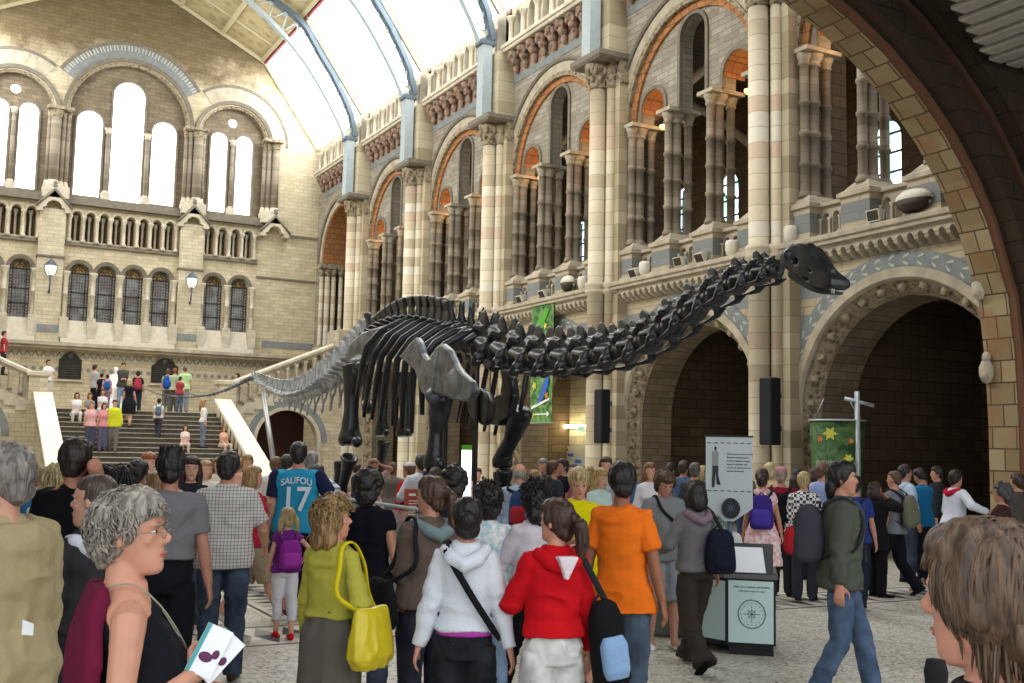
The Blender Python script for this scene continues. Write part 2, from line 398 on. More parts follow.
# ---------------------------------------------------------------- piers
def build_pier(y):
    t = thing('stone_pier', 'tall pale stone pier of clustered round shafts with carved capital', 'pier', (14.85, y, 0), kind='thing')
    def X(a): return a - 14.85
    m = MB()
    m.lathe(0, 0, [(.38, 0), (.38, .5), (.33, .55), (.3, .62), (.215, .7), (.215, 5.8), (.28, 5.84), (.29, 5.92), (.24, 5.96), (.29, 6.02), (.28, 6.1), (.215, 6.14), (.215, 11.2)], 20)
    m.build('main_shaft', SHAFT, t)
    for s in (-1, 1):
        q = MB(); q.lathe(.2, s * .3, [(.2, 0), (.2, .5), (.115, .7), (.115, 5.8), (.17, 5.84), (.18, 5.92), (.14, 5.96), (.18, 6.02), (.17, 6.1), (.115, 6.14), (.115, 11.25)], 12)
        q.build('side_shaft', SHAFT, t)
    p = MB(); p.box(X(15.1), X(15.45), -.62, .62, 0, 11.3); p.box(X(15.06), X(15.45), -.66, .66, 5.84, 6.1); p.box(X(15.0), X(15.45), -.7, .7, 0, .5)
    p.build('pilaster', PILST, t)
    # capital: leafy bell under a moulded abacus
    c = MB(); c.lathe(0, 0, [(.22, 11.2), (.27, 11.24), (.23, 11.28), (.24, 11.4), (.34, 11.72), (.38, 11.86)], 16)
    for s in (-1, 1): c.lathe(.2, s * .3, [(.12, 11.2), (.15, 11.24), (.13, 11.3), (.2, 11.7), (.24, 11.86)], 10)
    for k in range(8):
        a = 2 * PI * k / 8
        c.ell((.31 * math.cos(a), .31 * math.sin(a), 11.66), (.08, .08, .13), 6, 5); c.ell((.26 * math.cos(a + .4), .26 * math.sin(a + .4), 11.45), (.06, .06, .1), 6, 5)
    c.box(X(15.1), X(15.45), -.66, .66, 11.3, 11.86)
    c.build('carved_capital', CARVE, t)
    a = MB(); a.loft([[(X(14.46), -.66, 11.86), (X(15.45), -.66, 11.86), (X(15.45), .66, 11.86), (X(14.46), .66, 11.86)],
                      [(X(14.4), -.71, 11.93), (X(15.45), -.71, 11.93), (X(15.45), .71, 11.93), (X(14.4), .71, 11.93)],
                      [(X(14.4), -.71, 12.06), (X(15.45), -.71, 12.06), (X(15.45), .71, 12.06), (X(14.4), .71, 12.06)]], smooth=False)
    a.build('abacus', DARKM, t)
    u = MB(); u.box(X(14.85), X(15.42), -.48, .48, 12.06, 14.15); u.build('upper_block', PILST, t)
    return t
for k in range(1, 6):
    o = build_pier(PY[k]) if k == 1 else dup(pier0, (14.85, PY[k], 0))
    if k == 1: pier0 = o
    o['group'] = 'stone piers of the long side wall'
for o, l in zip([x for x in col.objects if x.get('category') == 'pier'],
    ['tall shafted stone pier behind the dinosaur skull, hung with a black column speaker',
     'tall shafted stone pier behind the middle of the long neck, with a black column speaker',
     'tall shafted stone pier rising behind the base of the dinosaur neck',
     'tall shafted stone pier rising behind the ribcage of the dinosaur',
     'tall shafted stone pier where the side stair meets the long wall']): o['label'] = l

# ---------------------------------------------------------------- iron roof ribs
def chord(pts, w=.13, d=.09):
    m = MB(); rings = []
    for i, (x, z) in enumerate(pts):
        a = pts[max(i - 1, 0)]; b = pts[min(i + 1, len(pts) - 1)]
        tx, tz = b[0] - a[0], b[1] - a[1]; l = math.hypot(tx, tz); nx, nz = -tz / l, tx / l
        rings.append([(x + nx * d, -w, z + nz * d), (x + nx * d, w, z + nz * d), (x - nx * d, w, z - nz * d), (x - nx * d, -w, z - nz * d)])
    return m.loft(rings, smooth=False)
INN = [(14.42, 14.5), (14.1, 15.15), (13.75, 15.75), (13.18, 16.62), (12.6, 17.38), (11.9, 18.1), (11.0, 18.85), (9.9, 19.6), (8.6, 20.2), (HALLX, 20.6)]
OUT = [(14.84, 14.6), (14.62, 15.5), (14.3, 16.15), (13.8, 17.0), (13.25, 17.75), (12.6, 18.75), (12.1, 19.2), (11.2, 19.65), (9.9, 20.25), (8.6, 20.9), (HALLX, 21.75)]
def mirror(p): return [(2 * HALLX - x, z) for x, z in reversed(p)]
def build_rib(y):
    t = thing('roof_rib', 'blue grey arched iron roof rib with lattice web', 'roof rib', (0, y, 0), kind='thing')
    chord(INN + mirror(INN)[1:], .12, .07).build('inner_chord', IRON, t)
    chord(OUT + mirror(OUT)[1:], .16, .09).build('outer_chord', IROND, t)
    for sgn in (0, 1):
        wb = MB()
        n = 15
        def at(P, s):
            k = s * (len(P) - 1); i = min(int(k), len(P) - 2); f = k - i
            x = P[i][0] * (1 - f) + P[i + 1][0] * f; z = P[i][1] * (1 - f) + P[i + 1][1] * f
            return (2 * HALLX - x if sgn else x, 0, z)
        for i in range(n):
            wb.tube([at(INN, i / n), at(OUT, (i + .5) / n)], .028, 5); wb.tube([at(OUT, (i + .5) / n), at(INN, (i + 1) / n)], .028, 5)
            # pierced leaf scrolls on the outer chord
            p = at(OUT, (i + .5) / n); q = at(INN, (i + .5) / n)
            c = [p[j] * .78 + q[j] * .22 for j in range(3)]; wb.ell(c, (.09, .03, .09), 6, 4)
        wb.build('lattice_web', IRON, t)
        xx = 14.6 if not sgn else 2 * HALLX - 14.6
        ps = MB(); ps.box(xx - .16, xx + .16, -.2, .2, 12.06, 14.4); ps.box(xx - .1, xx + .24, -.24, .24, 12.06, 12.2); ps.build('post', IRON, t)
        cp = MB(); cp.box(xx - .24, xx + .28, -.24, .24, 14.38, 14.52); cp.build('post_cap', IROND, t)
    return t
RIBL = ['iron roof rib rising from the pier behind the skull', 'blue grey iron roof rib nearest the camera, mostly above the picture', 'blue grey iron roof rib standing on the pier behind the neck base',
        'blue grey iron roof rib over the second glazed roof panel from the end wall', 'blue grey iron roof rib closest to the end wall gable']
for k in range(2, 6):
    o = build_rib(PY[k]) if k == 2 else dup(rib0, (0, PY[k], 0))
    if k == 2: rib0 = o
    o['label'] = RIBL[k - 1]; o['group'] = 'iron roof ribs'

# ---------------------------------------------------------------- roof
G0, G1, G2 = (15.2, 15.6), (12.55, 19.3), (HALLX, 22.1)
def slope(a, b, u): return (a[0] * (1 - u) + b[0] * u, a[1] * (1 - u) + b[1] * u)
ceil_ = MB()
for sx in (0, 1):
    fx = (lambda x: 2 * HALLX - x) if sx else (lambda x: x)
    a, b = G1, G2
    ceil_.add([(fx(a[0]), 10, a[1]), (fx(a[0]), YE, a[1]), (fx(b[0]), YE, b[1]), (fx(b[0]), 10, b[1]),
               (fx(a[0]), 10, a[1] + .3), (fx(a[0]), YE, a[1] + .3), (fx(b[0]), YE, b[1] + .3), (fx(b[0]), 10, b[1] + .3)],
              [(0, 1, 2, 3), (7, 6, 5, 4), (0, 4, 5, 1), (2, 6, 7, 3)], 0)
ce = structure(ceil_, 'ceiling', ROOFP)
bm_ = MB(); rd = MB()
for sx in (0, 1):
    fx = (lambda x: 2 * HALLX - x) if sx else (lambda x: x)
    nrm = (-.42, -.9)
    for u in (0.02, .345, .67, 0.97):
        x, z = slope(G1, G2, u); w = .14
        bm_.tube([(fx(x), 10, z - .02), (fx(x), YE, z - .02)], .12, 4, smooth=False)
    for k in range(1, 7):
        for j in range(3):
            y = PY[k] - 6.167 + j * 6.167 / 3
            if j == 0: continue
            p = [slope(G1, G2, u) for u in (0, 1)]
            bm_.tube([(fx(p[0][0]), y, p[0][1] - .02), (fx(p[1][0]), y, p[1][1] - .02)], .07, 4, smooth=False)
    bm_.tube([(fx(G1[0]), YE - .12, G1[1] - .02), (fx(G2[0]), YE - .12, G2[1] - .02)], .12, 4, smooth=False)
    rd.box(*sorted((fx(G1[0] - .02), fx(G1[0] + .14))), 10, YE, G1[1] - .12, G1[1] + .02)
bm_.build('ceiling_beams', ROOFB, ce); rd.build('red_trim', REDT, ce)
nwin = 40
for sx in (0, 1):
    fx = (lambda x: 2 * HALLX - x) if sx else (lambda x: x)
    for k in range(0, 6):
        g = MB(); y0, y1 = PY[k] + .12, PY[k + 1] - (.12 if k < 5 else 0)
        g.add([(fx(G0[0]), y0, G0[1]), (fx(G0[0]), y1, G0[1]), (fx(G1[0]), y1, G1[1]), (fx(G1[0]), y0, G1[1])], [(0, 1, 2, 3)])
        wo = g.build('window_%d' % nwin, SKYR); wo['kind'] = 'structure'; nwin += 1
        f = MB()
        for y in (y0 + .06, y1 - .06): f.tube([(fx(G0[0] - .03), y, G0[1]), (fx(G1[0] - .03), y, G1[1])], .07, 4, smooth=False)
        f.build('window_frame', ROOFB, wo)
        r = MB(); p = slope(G0, G1, .55)                   # window opener rod
        r.tube([(fx(p[0] - .1), y0 + 1.7, p[1] - .1), (fx(p[0] - .1), y0 + 4.2, p[1] - .1)], .02, 5); r.ell((fx(p[0] - .1), y0 + 1.7, p[1] - .1), .06, 6, 5)
        r.build('opener_rod', IRON, wo)

# ---------------------------------------------------------------- one bay of the long wall (u = Y about the bay centre)
CAPP = [(.10, 0), (.13, .03), (.10, .06), (.11, .12), (.19, .28), (.2, .31)]
def cluster(name_root, u, parent, zb=7.05, zc=9.85, full=True):
    cap = MB(); base = MB()
    for (x, y, r) in ((.02, 0, .095), (.24, 0, .135), (.24, .0, 0), (.62, 0, .095)):
        if r == 0: continue
        rings = []
        prof = [(r * 1.5, zb), (r * 1.5, zb + .06), (r * 1.15, zb + .12), (r, zb + .16)]
        for zz in (7.75, 8.4, 9.05): prof += [(r, zz - .05), (r * 1.28, zz - .03), (r * 1.28, zz + .03), (r, zz + .05)]
        prof += [(r, zc)]
        q = MB(); q.lathe(x, u + y, prof, 10); q.build('column_shaft', COLM, parent)
        cap.lathe(x, u + y, [(r, zc - .02), (r * 1.4, zc + .02), (r * 1.1, zc + .05), (r * 1.3, zc + .1), (r * 1.9, zc + .26)], 10)
    cap.box(-.16, .8, u - .28, u + .28, zc + .24, zc + .33)
    cap.build('capital', TRIM, parent)
    base.loft([[(-.14, u - .3, zb - .2), (.78, u - .3, zb - .2), (.78, u + .3, zb - .2), (-.14, u + .3, zb - .2)],
               [(-.14, u - .3, zb - .1), (.78, u - .3, zb - .1), (.78, u + .3, zb - .1), (-.14, u + .3, zb - .1)],
               [(-.02, u - .18, zb + .03), (.7, u - .18, zb + .03), (.7, u + .18, zb + .03), (-.02, u + .18, zb + .03)]], smooth=False)
    base.build('column_base', TRIM, parent)
F0 = FX(0)
LAMPW = glowing('warm_lamp_glass', 'ffb060', 3.0)
WL = bpy.data.lights.new('warm_lamp', 'POINT'); WL.energy = 9; WL.color = (1, .58, .25); WL.shadow_soft_size = .08
def chips(cu, cv, r0, r1, d, n, a0=.12, a1=PI - .12):
    m = MB(); rm = (r0 + r1) / 2
    for i in range(n):
        a = a0 + (a1 - a0) * i / (n - 1)
        for s in (-1, 1):
            # two slanted leaves forming an arrow along the arc
            p = []
            for (dr, da) in ((.02, 0), (.02 + .05, .012), ((r1 - r0) * .36, .045), ((r1 - r0) * .36 - .04, .055)):
                rr = rm + s * dr; aa = a + da * 2.6 / rm
                p.append((cu + rr * math.cos(aa), cv + rr * math.sin(aa)))
            m.plate(p, [], F0, d - .006, d)
    return m
def build_arcade(c):
    """the arched screen of the first-floor gallery"""
    t = thing('gallery_arch_screen', 'x', 'arch screen', (XR, c, 0), kind='thing')
    a = MB(); a.arcring(0, 10.1, [(3.0, -.1), (3.0, .02), (2.86, .02), (2.88, -.1), (2.94, -.14)], F0, -.1, PI + .1, 30); a.build('hood_moulding', DARKM, t)
    a = MB(); a.arcring(0, 10.1, [(2.86, -.06), (2.86, .02), (2.56, .02), (2.56, -.03)], F0, n=30); a.build('outer_voussoirs', TRIM, t)
    a = MB(); a.arcring(0, 10.1, [(2.58, -.08), (2.58, .1), (2.46, .1), (2.46, -.06)], F0, n=30); a.build('carved_order', CARVE, t)
    a = MB(); a.arcring(0, 10.1, [(2.5, .04), (2.5, .2), (2.3, .2), (2.3, .08)], F0, n=30); a.build('red_order', REDB, t)
    ty = MB()
    H = [arch(-1.6, .47, 9.0, 10.5, 12)]
    out = [(-2.42, 10.12)] + [(2.45 * math.cos(PI - PI * i / 28), 10.12 + 2.45 * math.sin(PI * i / 28)) for i in range(29)] + [(2.42, 10.12)]
    low = []
    for cu, hw, zs in ((1.6, .5, 10.45), (0, .5, 11.85), (-1.6, .5, 10.45)):
        low += arch(cu, hw, 10.12, zs, 12)
    low = [(2.45, 10.12)] + low + [(-2.45, 10.12)]
    top = [(2.45 * math.cos(PI - PI * i / 28), 10.12 + 2.45 * math.sin(PI * i / 28)) for i in range(1, 28)]
    ty.plate(low + top, [], F0, .15, .52); ty.build('tympanum', TYMP, t)
    for cu, zs in ((1.6, 10.45), (0, 11.85), (-1.6, 10.45)):
        a = MB(); a.arcring(cu, zs, [(.58, .1), (.58, .2), (.48, .2), (.48, .1)], F0, n=14, leg=10.18); a.build('arch_moulding', DARKM, t)
    for cu in (1.6, -1.6):
        a = MB(); a.arcring(cu, 10.45, [(.5, .14), (.5, .75), (.46, .75), (.46, .14)], F0, n=14); a.build('brick_soffit', REDB, t)
    for u in (-1.6, 1.6):      # warm lamps that light the small arches
        m = MB(); m.lathe(.45, u, [(.05, 9.95), (.09, 10.0), (.09, 10.06), (.03, 10.08)], 10); m.build('warm_lamp', LAMPW, t)
        ld = WL; lo_ = bpy.data.objects.new('lamp_light', ld); col.objects.link(lo_); lo_.parent = t; lo_.location = (.45, u, 10.16)
    for u in (-.8, .8): cluster('', u, t)
    for u in (-2.35, 2.35): cluster('', u, t)
    return t
def build_balustrade(c):
    t = thing('gallery_balustrade', 'x', 'balustrade', (XR, c, 0), kind='thing')
    for u in (-2.35, -.8, .8, 2.35):
        m = MB(); m.box(-.2, .5, u - .36, u + .36, 6.1, 6.8); m.build('pedestal', BLUEBAND, t)
        m = MB(); m.box(-.26, .56, u - .42, u + .42, 6.78, 6.87); m.box(-.26, .56, u - .42, u + .42, 6.08, 6.18)
        m.loft([[(-.24, u - .4, 6.87), (.54, u - .4, 6.87), (.54, u + .4, 6.87), (-.24, u + .4, 6.87)], [(-.05, u - .22, 7.0), (.5, u - .22, 7.0), (.5, u + .22, 7.0), (-.05, u + .22, 7.0)]], smooth=False)
        m.build('pedestal_cap', TRIM, t)
    for (u0, u1) in ((-1.99, -1.16), (-.44, .44), (1.16, 1.99)):
        w = (u1 - u0) / 3
        m = MB(); m.plate(rect(u0, u1, 6.1, 6.78), [arch(u0 + w * (i + .5), w * .3, 6.2, 6.58, 8) for i in range(3)], F0, .1, .28); m.build('arched_panel', TRIM, t)
        for i in range(4):
            q = MB(); q.lathe(.06, u0 + w * i if 0 < i < 3 else (u0 + .03 if i == 0 else u1 - .03), [(.05, 6.18), (.03, 6.24), (.03, 6.48), (.055, 6.54)], 7); q.build('baluster', TRIM, t)
        m = MB(); m.box(.02, .36, u0, u1, 6.78, 6.86, bev=.01); m.build('rail', TRIM, t)
    return t
def build_cornice(c):
    t = thing('corbelled_cornice', 'x', 'cornice', (XR, c, 0), kind='thing')
    m = MB(); m.box(-.45, .1, -3.0, 3.0, 5.98, 6.09, bev=.015); m.box(-.4, .1, -3.0, 3.0, 5.9, 5.98); m.build('cornice_shelf', TRIM, t)
    n = 22; w = 5.0 / n
    m = MB()
    m.plate([( -2.5, 5.9)] + sum([[( -2.5 + w * i + w * .22 + (w * .28) * (1 - math.cos(PI * j / 5)), 5.74 + w * .3 * math.sin(PI * j / 5)) for j in range(6)] for i in range(n)], []) + [(2.5, 5.9)], [], F0, -.3, -.03)
    m.box(-.03, 0, -2.5, 2.5, 5.6, 5.9)
    m.build('corbel_arches', TRIM, t)
    m = MB()
    for i in range(n + 1):
        u = -2.5 + w * i; m.loft([[(-.02, u - .035, 5.58), (-.02, u + .035, 5.58), (-.14, u + .035, 5.6), (-.14, u - .035, 5.6)],
            [(-.02, u - .045, 5.66), (-.02, u + .045, 5.66), (-.27, u + .045, 5.68), (-.27, u - .045, 5.68)],
            [(-.02, u - .05, 5.76), (-.02, u + .05, 5.76), (-.29, u + .05, 5.76), (-.29, u - .05, 5.76)]], smooth=False)
    m.build('corbels', TRIM, t)
    return t
def build_lower_arch(c):
    t = thing('ground_floor_arch', 'x', 'arch', (XR, c, 0), kind='thing')
    m = MB(); m.arcring(0, 2.6, [(2.98, -.03), (2.98, .02), (2.66, .02), (2.66, -.03)], F0, .02, PI - .02, 34); m.build('blue_band', GREYM, t)
    m = chips(0, 2.6, 2.66, 2.98, -.032, 26); m.build('pale_leaf_inlay', VOUS, t)
    m = MB(); m.arcring(0, 2.6, [(2.68, -.07), (2.68, .04), (2.46, .04), (2.46, 0), (2.5, -.07)], F0, n=34, leg=0); m.build('cream_moulding', TRIM, t)
    m = MB(); m.arcring(0, 2.6, [(2.5, .0), (2.5, .3), (2.24, .3)], F0, n=34, leg=0); m.build('carved_foliage_order', CARVE, t)
    # carved creatures standing proud in the foliage order
    m = MB(); m.ell((0, 0, 0), (.09, .11, .12), 7, 5); m.ell((-.04, 0, .1), (.05, .06, .06), 6, 4); m.tube([(0, -.1, -.05), (-.05, 0, -.02), (0, .1, -.05)], .03, 5); cme = m.mesh('carved_creature')
    spots_ = [(2.37 * math.cos(PI * (k + .5) / 15), 2.6 + 2.37 * math.sin(PI * (k + .5) / 15), PI * (k + .5) / 15 - PI / 2) for k in range(15)] + [(s * 2.37, z, 0) for s in (-1, 1) for z in (.5, 1.0, 1.5, 2.0, 2.5)]
    for i_, (u, v, a_) in enumerate(spots_):
        o = link('carved_creature', cme, CARVE if i_ == 0 else None, t); o.location = (.14, u, v); o.rotation_euler = (a_, 0, 0)
    m = MB(); m.arcring(0, 2.6, [(2.26, .28), (2.5, .5), (2.26, 1.2), (2.2, 1.2), (2.2, .3)], F0, n=34, leg=0); m.build('shaded_stone_soffit', RECB, t)  # soffit shadow painted in by using the browner blocks
    return t
def build_upper(c, flush=False):
    t = thing('carved_frieze', 'x', 'frieze', (XR, c, 0), kind='thing')
    m = MB(); m.box(-.02, .3, -2.6, 2.6, 13.4, 14.1); m.build('frieze_ground', CARVER, t)
    n = 9; w = 5.1 / n
    for i in range(n):
        u = -2.55 + w * (i + .5)
        q = MB()
        q.ell((-.22, u, 13.98), (.2, w * .33, .12), 8, 5); q.ell((-.16, u, 13.78), (.17, w * .26, .16), 8, 5)
        q.ell((-.1, u, 13.55), (.11, w * .2, .17), 8, 5); q.ell((-.26, u - w * .3, 13.9), (.09, .07, .1), 6, 4); q.ell((-.26, u + w * .3, 13.9), (.09, .07, .1), 6, 4)
        q.build('foliage_bracket', CARVER, t)
    m = MB(); m.box(-.02, .1, -2.6, 2.6, 13.15, 13.4); m.build('blue_leaf_band', GREYM, t)
    t2 = thing('upper_gallery_arcade', 'x', 'arcade', (XR, c, 0), kind='thing')
    m = MB(); m.box(-.42, .3, -2.65, 2.65, 14.1, 14.22, bev=.02); m.box(-.46, .3, -2.65, 2.65, 14.22, 14.34, bev=.015); m.build('sill_cornice', TRIMW, t2)
    n = 6; w = 5.2 / n
    m = MB(); m.plate(rect(-2.6, 2.6, 14.34, 15.72), [arch(-2.6 + w * (i + .5), .25, 14.42, 15.2, 8) for i in range(n)], F0, -.12, .18)
    m.build('arched_panel', TRIMW, t2)
    for i in range(n + 1):
        q = MB(); u = max(-2.5, min(2.5, -2.6 + w * i))
        q.lathe(-.2, u, [(.12, 14.34), (.12, 14.44), (.075, 14.5), (.075, 15.05), (.09, 15.08), (.15, 15.2), (.15, 15.26)], 9); q.build('colonnette', TRIMW, t2)
    m = MB(); m.box(-.3, .25, -2.6, 2.6, 15.7, 15.84, bev=.02); m.build('top_rail', TRIMW, t2)
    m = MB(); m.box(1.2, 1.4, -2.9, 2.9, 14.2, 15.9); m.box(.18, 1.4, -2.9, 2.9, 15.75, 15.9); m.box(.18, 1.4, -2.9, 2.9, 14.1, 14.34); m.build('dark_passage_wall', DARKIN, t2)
    return t, t2
WHERE = ['beside the big dark entrance arch', 'directly behind the dinosaur neck', 'behind the green banner and the neck base', 'behind the dinosaur shoulder', 'behind the hips of the dinosaur', 'in the last bay next to the end wall']
def series(fn, ks, word, grp, kw='in the bay '):
    proto = None
    for k in ks:
        c = (PY[k] + PY[k + 1]) / 2
        if proto is None:
            r = fn(c); proto = r if isinstance(r, tuple) else (r,); new = proto
        else: new = tuple(dup(p, (XR, c, 0)) for p in proto)
        ww = word if isinstance(word, tuple) else (word,); gg = grp if isinstance(grp, tuple) else (grp,)
        for o, w_, g_ in zip(new, ww, gg):
            o['label'] = w_ + ' ' + WHERE[k]; o['group'] = g_
series(build_arcade, range(0, 5), 'round arched gallery screen with clustered columns', 'gallery arch screens')
series(build_balustrade, range(0, 5), 'stone balustrade with blue striped pedestals', 'gallery balustrades')
series(build_cornice, range(0, 5), 'corbelled stone cornice under the gallery', 'gallery cornices')
series(build_lower_arch, range(0, 5), 'ground floor arch with carved foliage edge', 'ground floor arches')
series(build_upper, range(1, 6), ('russet carved foliage frieze high up', 'pale upper arcade under the roof glazing'), ('carved friezes', 'upper arcades'))
# last bay: one tall open arch with jamb shafts
def last_bay(c):
    t = thing('tall_open_arch', 'tall open arch with jamb shafts where the long wall meets the end wall', 'arch', (XR, c, 0), kind='thing')
    a = MB(); a.arcring(0, 10.1, [(2.75, -.1), (2.75, .02), (2.58, .02), (2.58, -.1)], F0, n=26); a.build('hood_moulding', DARKM, t)
    a = MB(); a.arcring(0, 10.1, [(2.58, -.03), (2.58, .04), (2.3, .04), (2.3, -.03)], F0, n=26); a.build('voussoirs', TRIM, t)
    a = MB(); a.arcring(0, 10.1, [(2.34, .02), (2.34, 1.1), (2.24, 1.1), (2.24, .02)], F0, n=26); a.build('brick_soffit', REDB, t)
    cap = MB(); bs = MB()
    for (x, r) in ((-.02, .1), (.24, .13), (.52, .11), (.85, .1)):
        q = MB(); q.lathe(x, 2.2 + x * -.15, [(r * 1.4, 6.25), (r, 6.4), (r, 9.5)], 10); q.build('jamb_shaft', SHAFT, t)
        cap.lathe(x, 2.2 - x * .15, [(r, 9.48), (r * 1.2, 9.6), (r * 1.9, 9.85)], 10)
    cap.box(-.2, 1.1, 1.9, 2.45, 9.83, 10.05); cap.build('capital', CARVE, t)
    bs.box(-.25, 1.1, 1.85, 2.5, 5.9, 6.25, bev=.06); bs.build('shaft_base', TRIM, t)
    return t
last_bay((PY[5] + PY[6]) / 2)
# back wall of the third bay and the deep dark recesses behind the others
m = MB(); m.box(17.6, 17.8, PY[2] + .5, PY[3] - .5, 0, 5.3); structure(m, 'recess_wall', STONE, wr)
# ================================================================ end wall
def hc(x): return 2 * HALLX - x
CW = (HALLX, 15.6); RWc = (11.33, 15.45); LWc = (hc(11.33), 15.45)
lights = [(5.28, .52, 12.15, 15.33), (6.83, .65, 12.1, 16.72), (8.36, .52, 12.15, 15.33)]
side_l = [(10.76, .37, 12.15, 15.42), (11.9, .37, 12.15, 15.42)]
holes = [arch(HALLX, 2.5, 11.95, 15.6, 24), arch(RWc[0], 1.55, 11.95, 15.45, 18), arch(LWc[0], 1.55, 11.95, 15.45, 18)]
LOWC = [5.19, 6.25, 7.35, 8.47]; LOWR = [10.73, 11.87]; LOWL = [hc(x) for x in reversed(LOWR)]
for c in LOWC + LOWR + LOWL: holes.append(arch(c, .4, 6.75, 8.78, 10))
BALC = [4.95 + .54 * i for i in range(8)]; BALR = [10.45 + .57 * i for i in range(4)]; BALL = [hc(x) for x in reversed(BALR)]
for c in BALC + BALR + BALL: holes.append(arch(c, .19, 10.12, 11.15, 8))
we = MB(); we.plate([(XL, 0), (XR + .5, 0), (XR + .5, 15.7), (12.6, 19.35), (HALLX, 22.2), (hc(12.6), 19.35), (XL, 15.7)], holes, FY(YE), 0, .5)
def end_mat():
    m = masonry('end_wall_shaded_gable_blocks', 'd2c7aa', 'bfb294', '9a8f76', 0.45, 0.16, 0.008, '958a72', .55); nt = m.node_tree; b = nt.nodes['Principled BSDF']
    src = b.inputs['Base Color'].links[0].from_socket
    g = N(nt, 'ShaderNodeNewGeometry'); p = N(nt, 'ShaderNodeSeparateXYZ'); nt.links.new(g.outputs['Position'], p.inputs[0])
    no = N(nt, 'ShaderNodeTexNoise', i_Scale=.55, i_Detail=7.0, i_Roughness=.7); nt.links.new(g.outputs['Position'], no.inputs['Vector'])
    h = math_(nt, 'ADD', math_(nt, 'SUBTRACT', p.outputs[2], 17.3), math_(nt, 'MULTIPLY', math_(nt, 'SUBTRACT', no.outputs[0], .5), 5.0))  # light falloff painted in: blocks multiplied darker up the gable, noisy edge
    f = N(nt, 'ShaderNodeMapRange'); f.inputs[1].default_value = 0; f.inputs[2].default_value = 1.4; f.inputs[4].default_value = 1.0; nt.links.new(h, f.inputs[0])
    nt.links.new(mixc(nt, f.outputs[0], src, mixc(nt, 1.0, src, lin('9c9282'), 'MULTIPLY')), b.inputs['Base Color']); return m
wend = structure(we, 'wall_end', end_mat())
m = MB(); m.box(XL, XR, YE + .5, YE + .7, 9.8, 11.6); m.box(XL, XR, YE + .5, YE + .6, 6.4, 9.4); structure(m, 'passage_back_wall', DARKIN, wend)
# recessed window groups
FE = FY(YE)
def wgroup(name, c, r, zs, ls, oculus=None):
    hs = [arch(x, hw, z0, z1, 14) for x, hw, z0, z1 in ls]
    if oculus: hs.append([(oculus[0] + oculus[2] * math.cos(2 * PI * i / 14), oculus[1] + oculus[2] * math.sin(2 * PI * i / 14)) for i in range(14)])
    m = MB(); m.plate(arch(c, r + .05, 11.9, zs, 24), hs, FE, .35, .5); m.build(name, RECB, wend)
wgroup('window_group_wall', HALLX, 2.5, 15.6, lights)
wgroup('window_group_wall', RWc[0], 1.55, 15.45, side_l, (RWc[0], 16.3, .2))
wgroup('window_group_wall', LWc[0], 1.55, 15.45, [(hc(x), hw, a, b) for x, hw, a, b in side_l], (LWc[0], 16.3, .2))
nw = 1
for (x, hw, z0, z1) in lights + side_l + [(hc(a[0]),) + a[1:] for a in side_l]:
    g = MB(); g.plate(arch(x, hw + .02, z0 - .02, z1, 14), [], FE, .46, .49); wo = g.build('window_%d' % nw, SKYE); wo['kind'] = 'structure'; nw += 1
    f = MB(); f.arcring(x, z1, [(hw + .09, .28), (hw + .09, .36), (hw, .36), (hw, .28)], FE, n=16, leg=z0 - .05); f.build('window_frame', DARKM, wo)
for x in (RWc[0], LWc[0]):
    g = MB(); g.plate([(x + .21 * math.cos(2 * PI * i / 14), 16.3 + .21 * math.sin(2 * PI * i / 14)) for i in range(14)], [], FE, .46, .49); wo = g.build('window_%d' % nw, SKYE); wo['kind'] = 'structure'; nw += 1
def win_arch(label, c, r, zs, ro, capx, A0=0.0, A1=PI):
    t = thing('window_arch', label, 'arch', (0, YE, 0), kind='thing', group='great window arches of the end wall')
    m = MB(); m.arcring(c, zs, [(ro, -.05), (ro, .02), (ro - .12, .02), (ro - .12, -.05)], F0Y, A0, A1, n=30); m.build('hood_moulding', DARKM, t)
    m = MB(); m.arcring(c, zs, [(ro - .1, -.02), (ro - .1, .02), (r + .18, .02), (r + .18, -.02)], F0Y, A0, A1, n=30); m.build('blue_band', GREYM if ro > 3 else TRIM, t)
    m = MB(); n = int(PI * ro * 3.2)
    for i in range(n):
        a = PI * (i + .5) / n
        if not A0 < a < A1: continue
        for s in (-1, 1):
            p = [(c + rr * math.cos(aa), zs + rr * math.sin(aa)) for rr, aa in ((ro - .14, a + s * .012), (ro - .14, a + s * .026), (ro - .38, a + s * .03), (ro - .38, a + s * .014))]
            m.plate(p, [], F0Y, -.035, -.02)
    m.build('pale_inlay', VOUS, t)
    m = MB(); m.arcring(c, zs, [(r + .2, -.12), (r + .2, .05), (r + .05, .05), (r + .05, -.08)], F0Y, n=30); m.build('roll_moulding', DARKM, t)
    m = MB(); m.arcring(c, zs, [(r + .07, -.02), (r + .07, .3), (r - .1, .3), (r - .1, .08)], F0Y, n=30); m.build('carved_order', CARVE, t)
    return t
F0Y = FY(0)
win_arch('largest central arch round three tall bright windows on the end wall', HALLX, 2.5, 15.6, 3.42, None, .55, PI - .55)
win_arch('smaller arch round two bright windows beside the sloping roof glass', RWc[0], 1.55, 15.45, 2.5, None, 0, 2.2)
win_arch('smaller arch round two bright windows at the photo edge on the end wall', LWc[0], 1.55, 15.45, 2.5, None, PI - 2.2, PI)
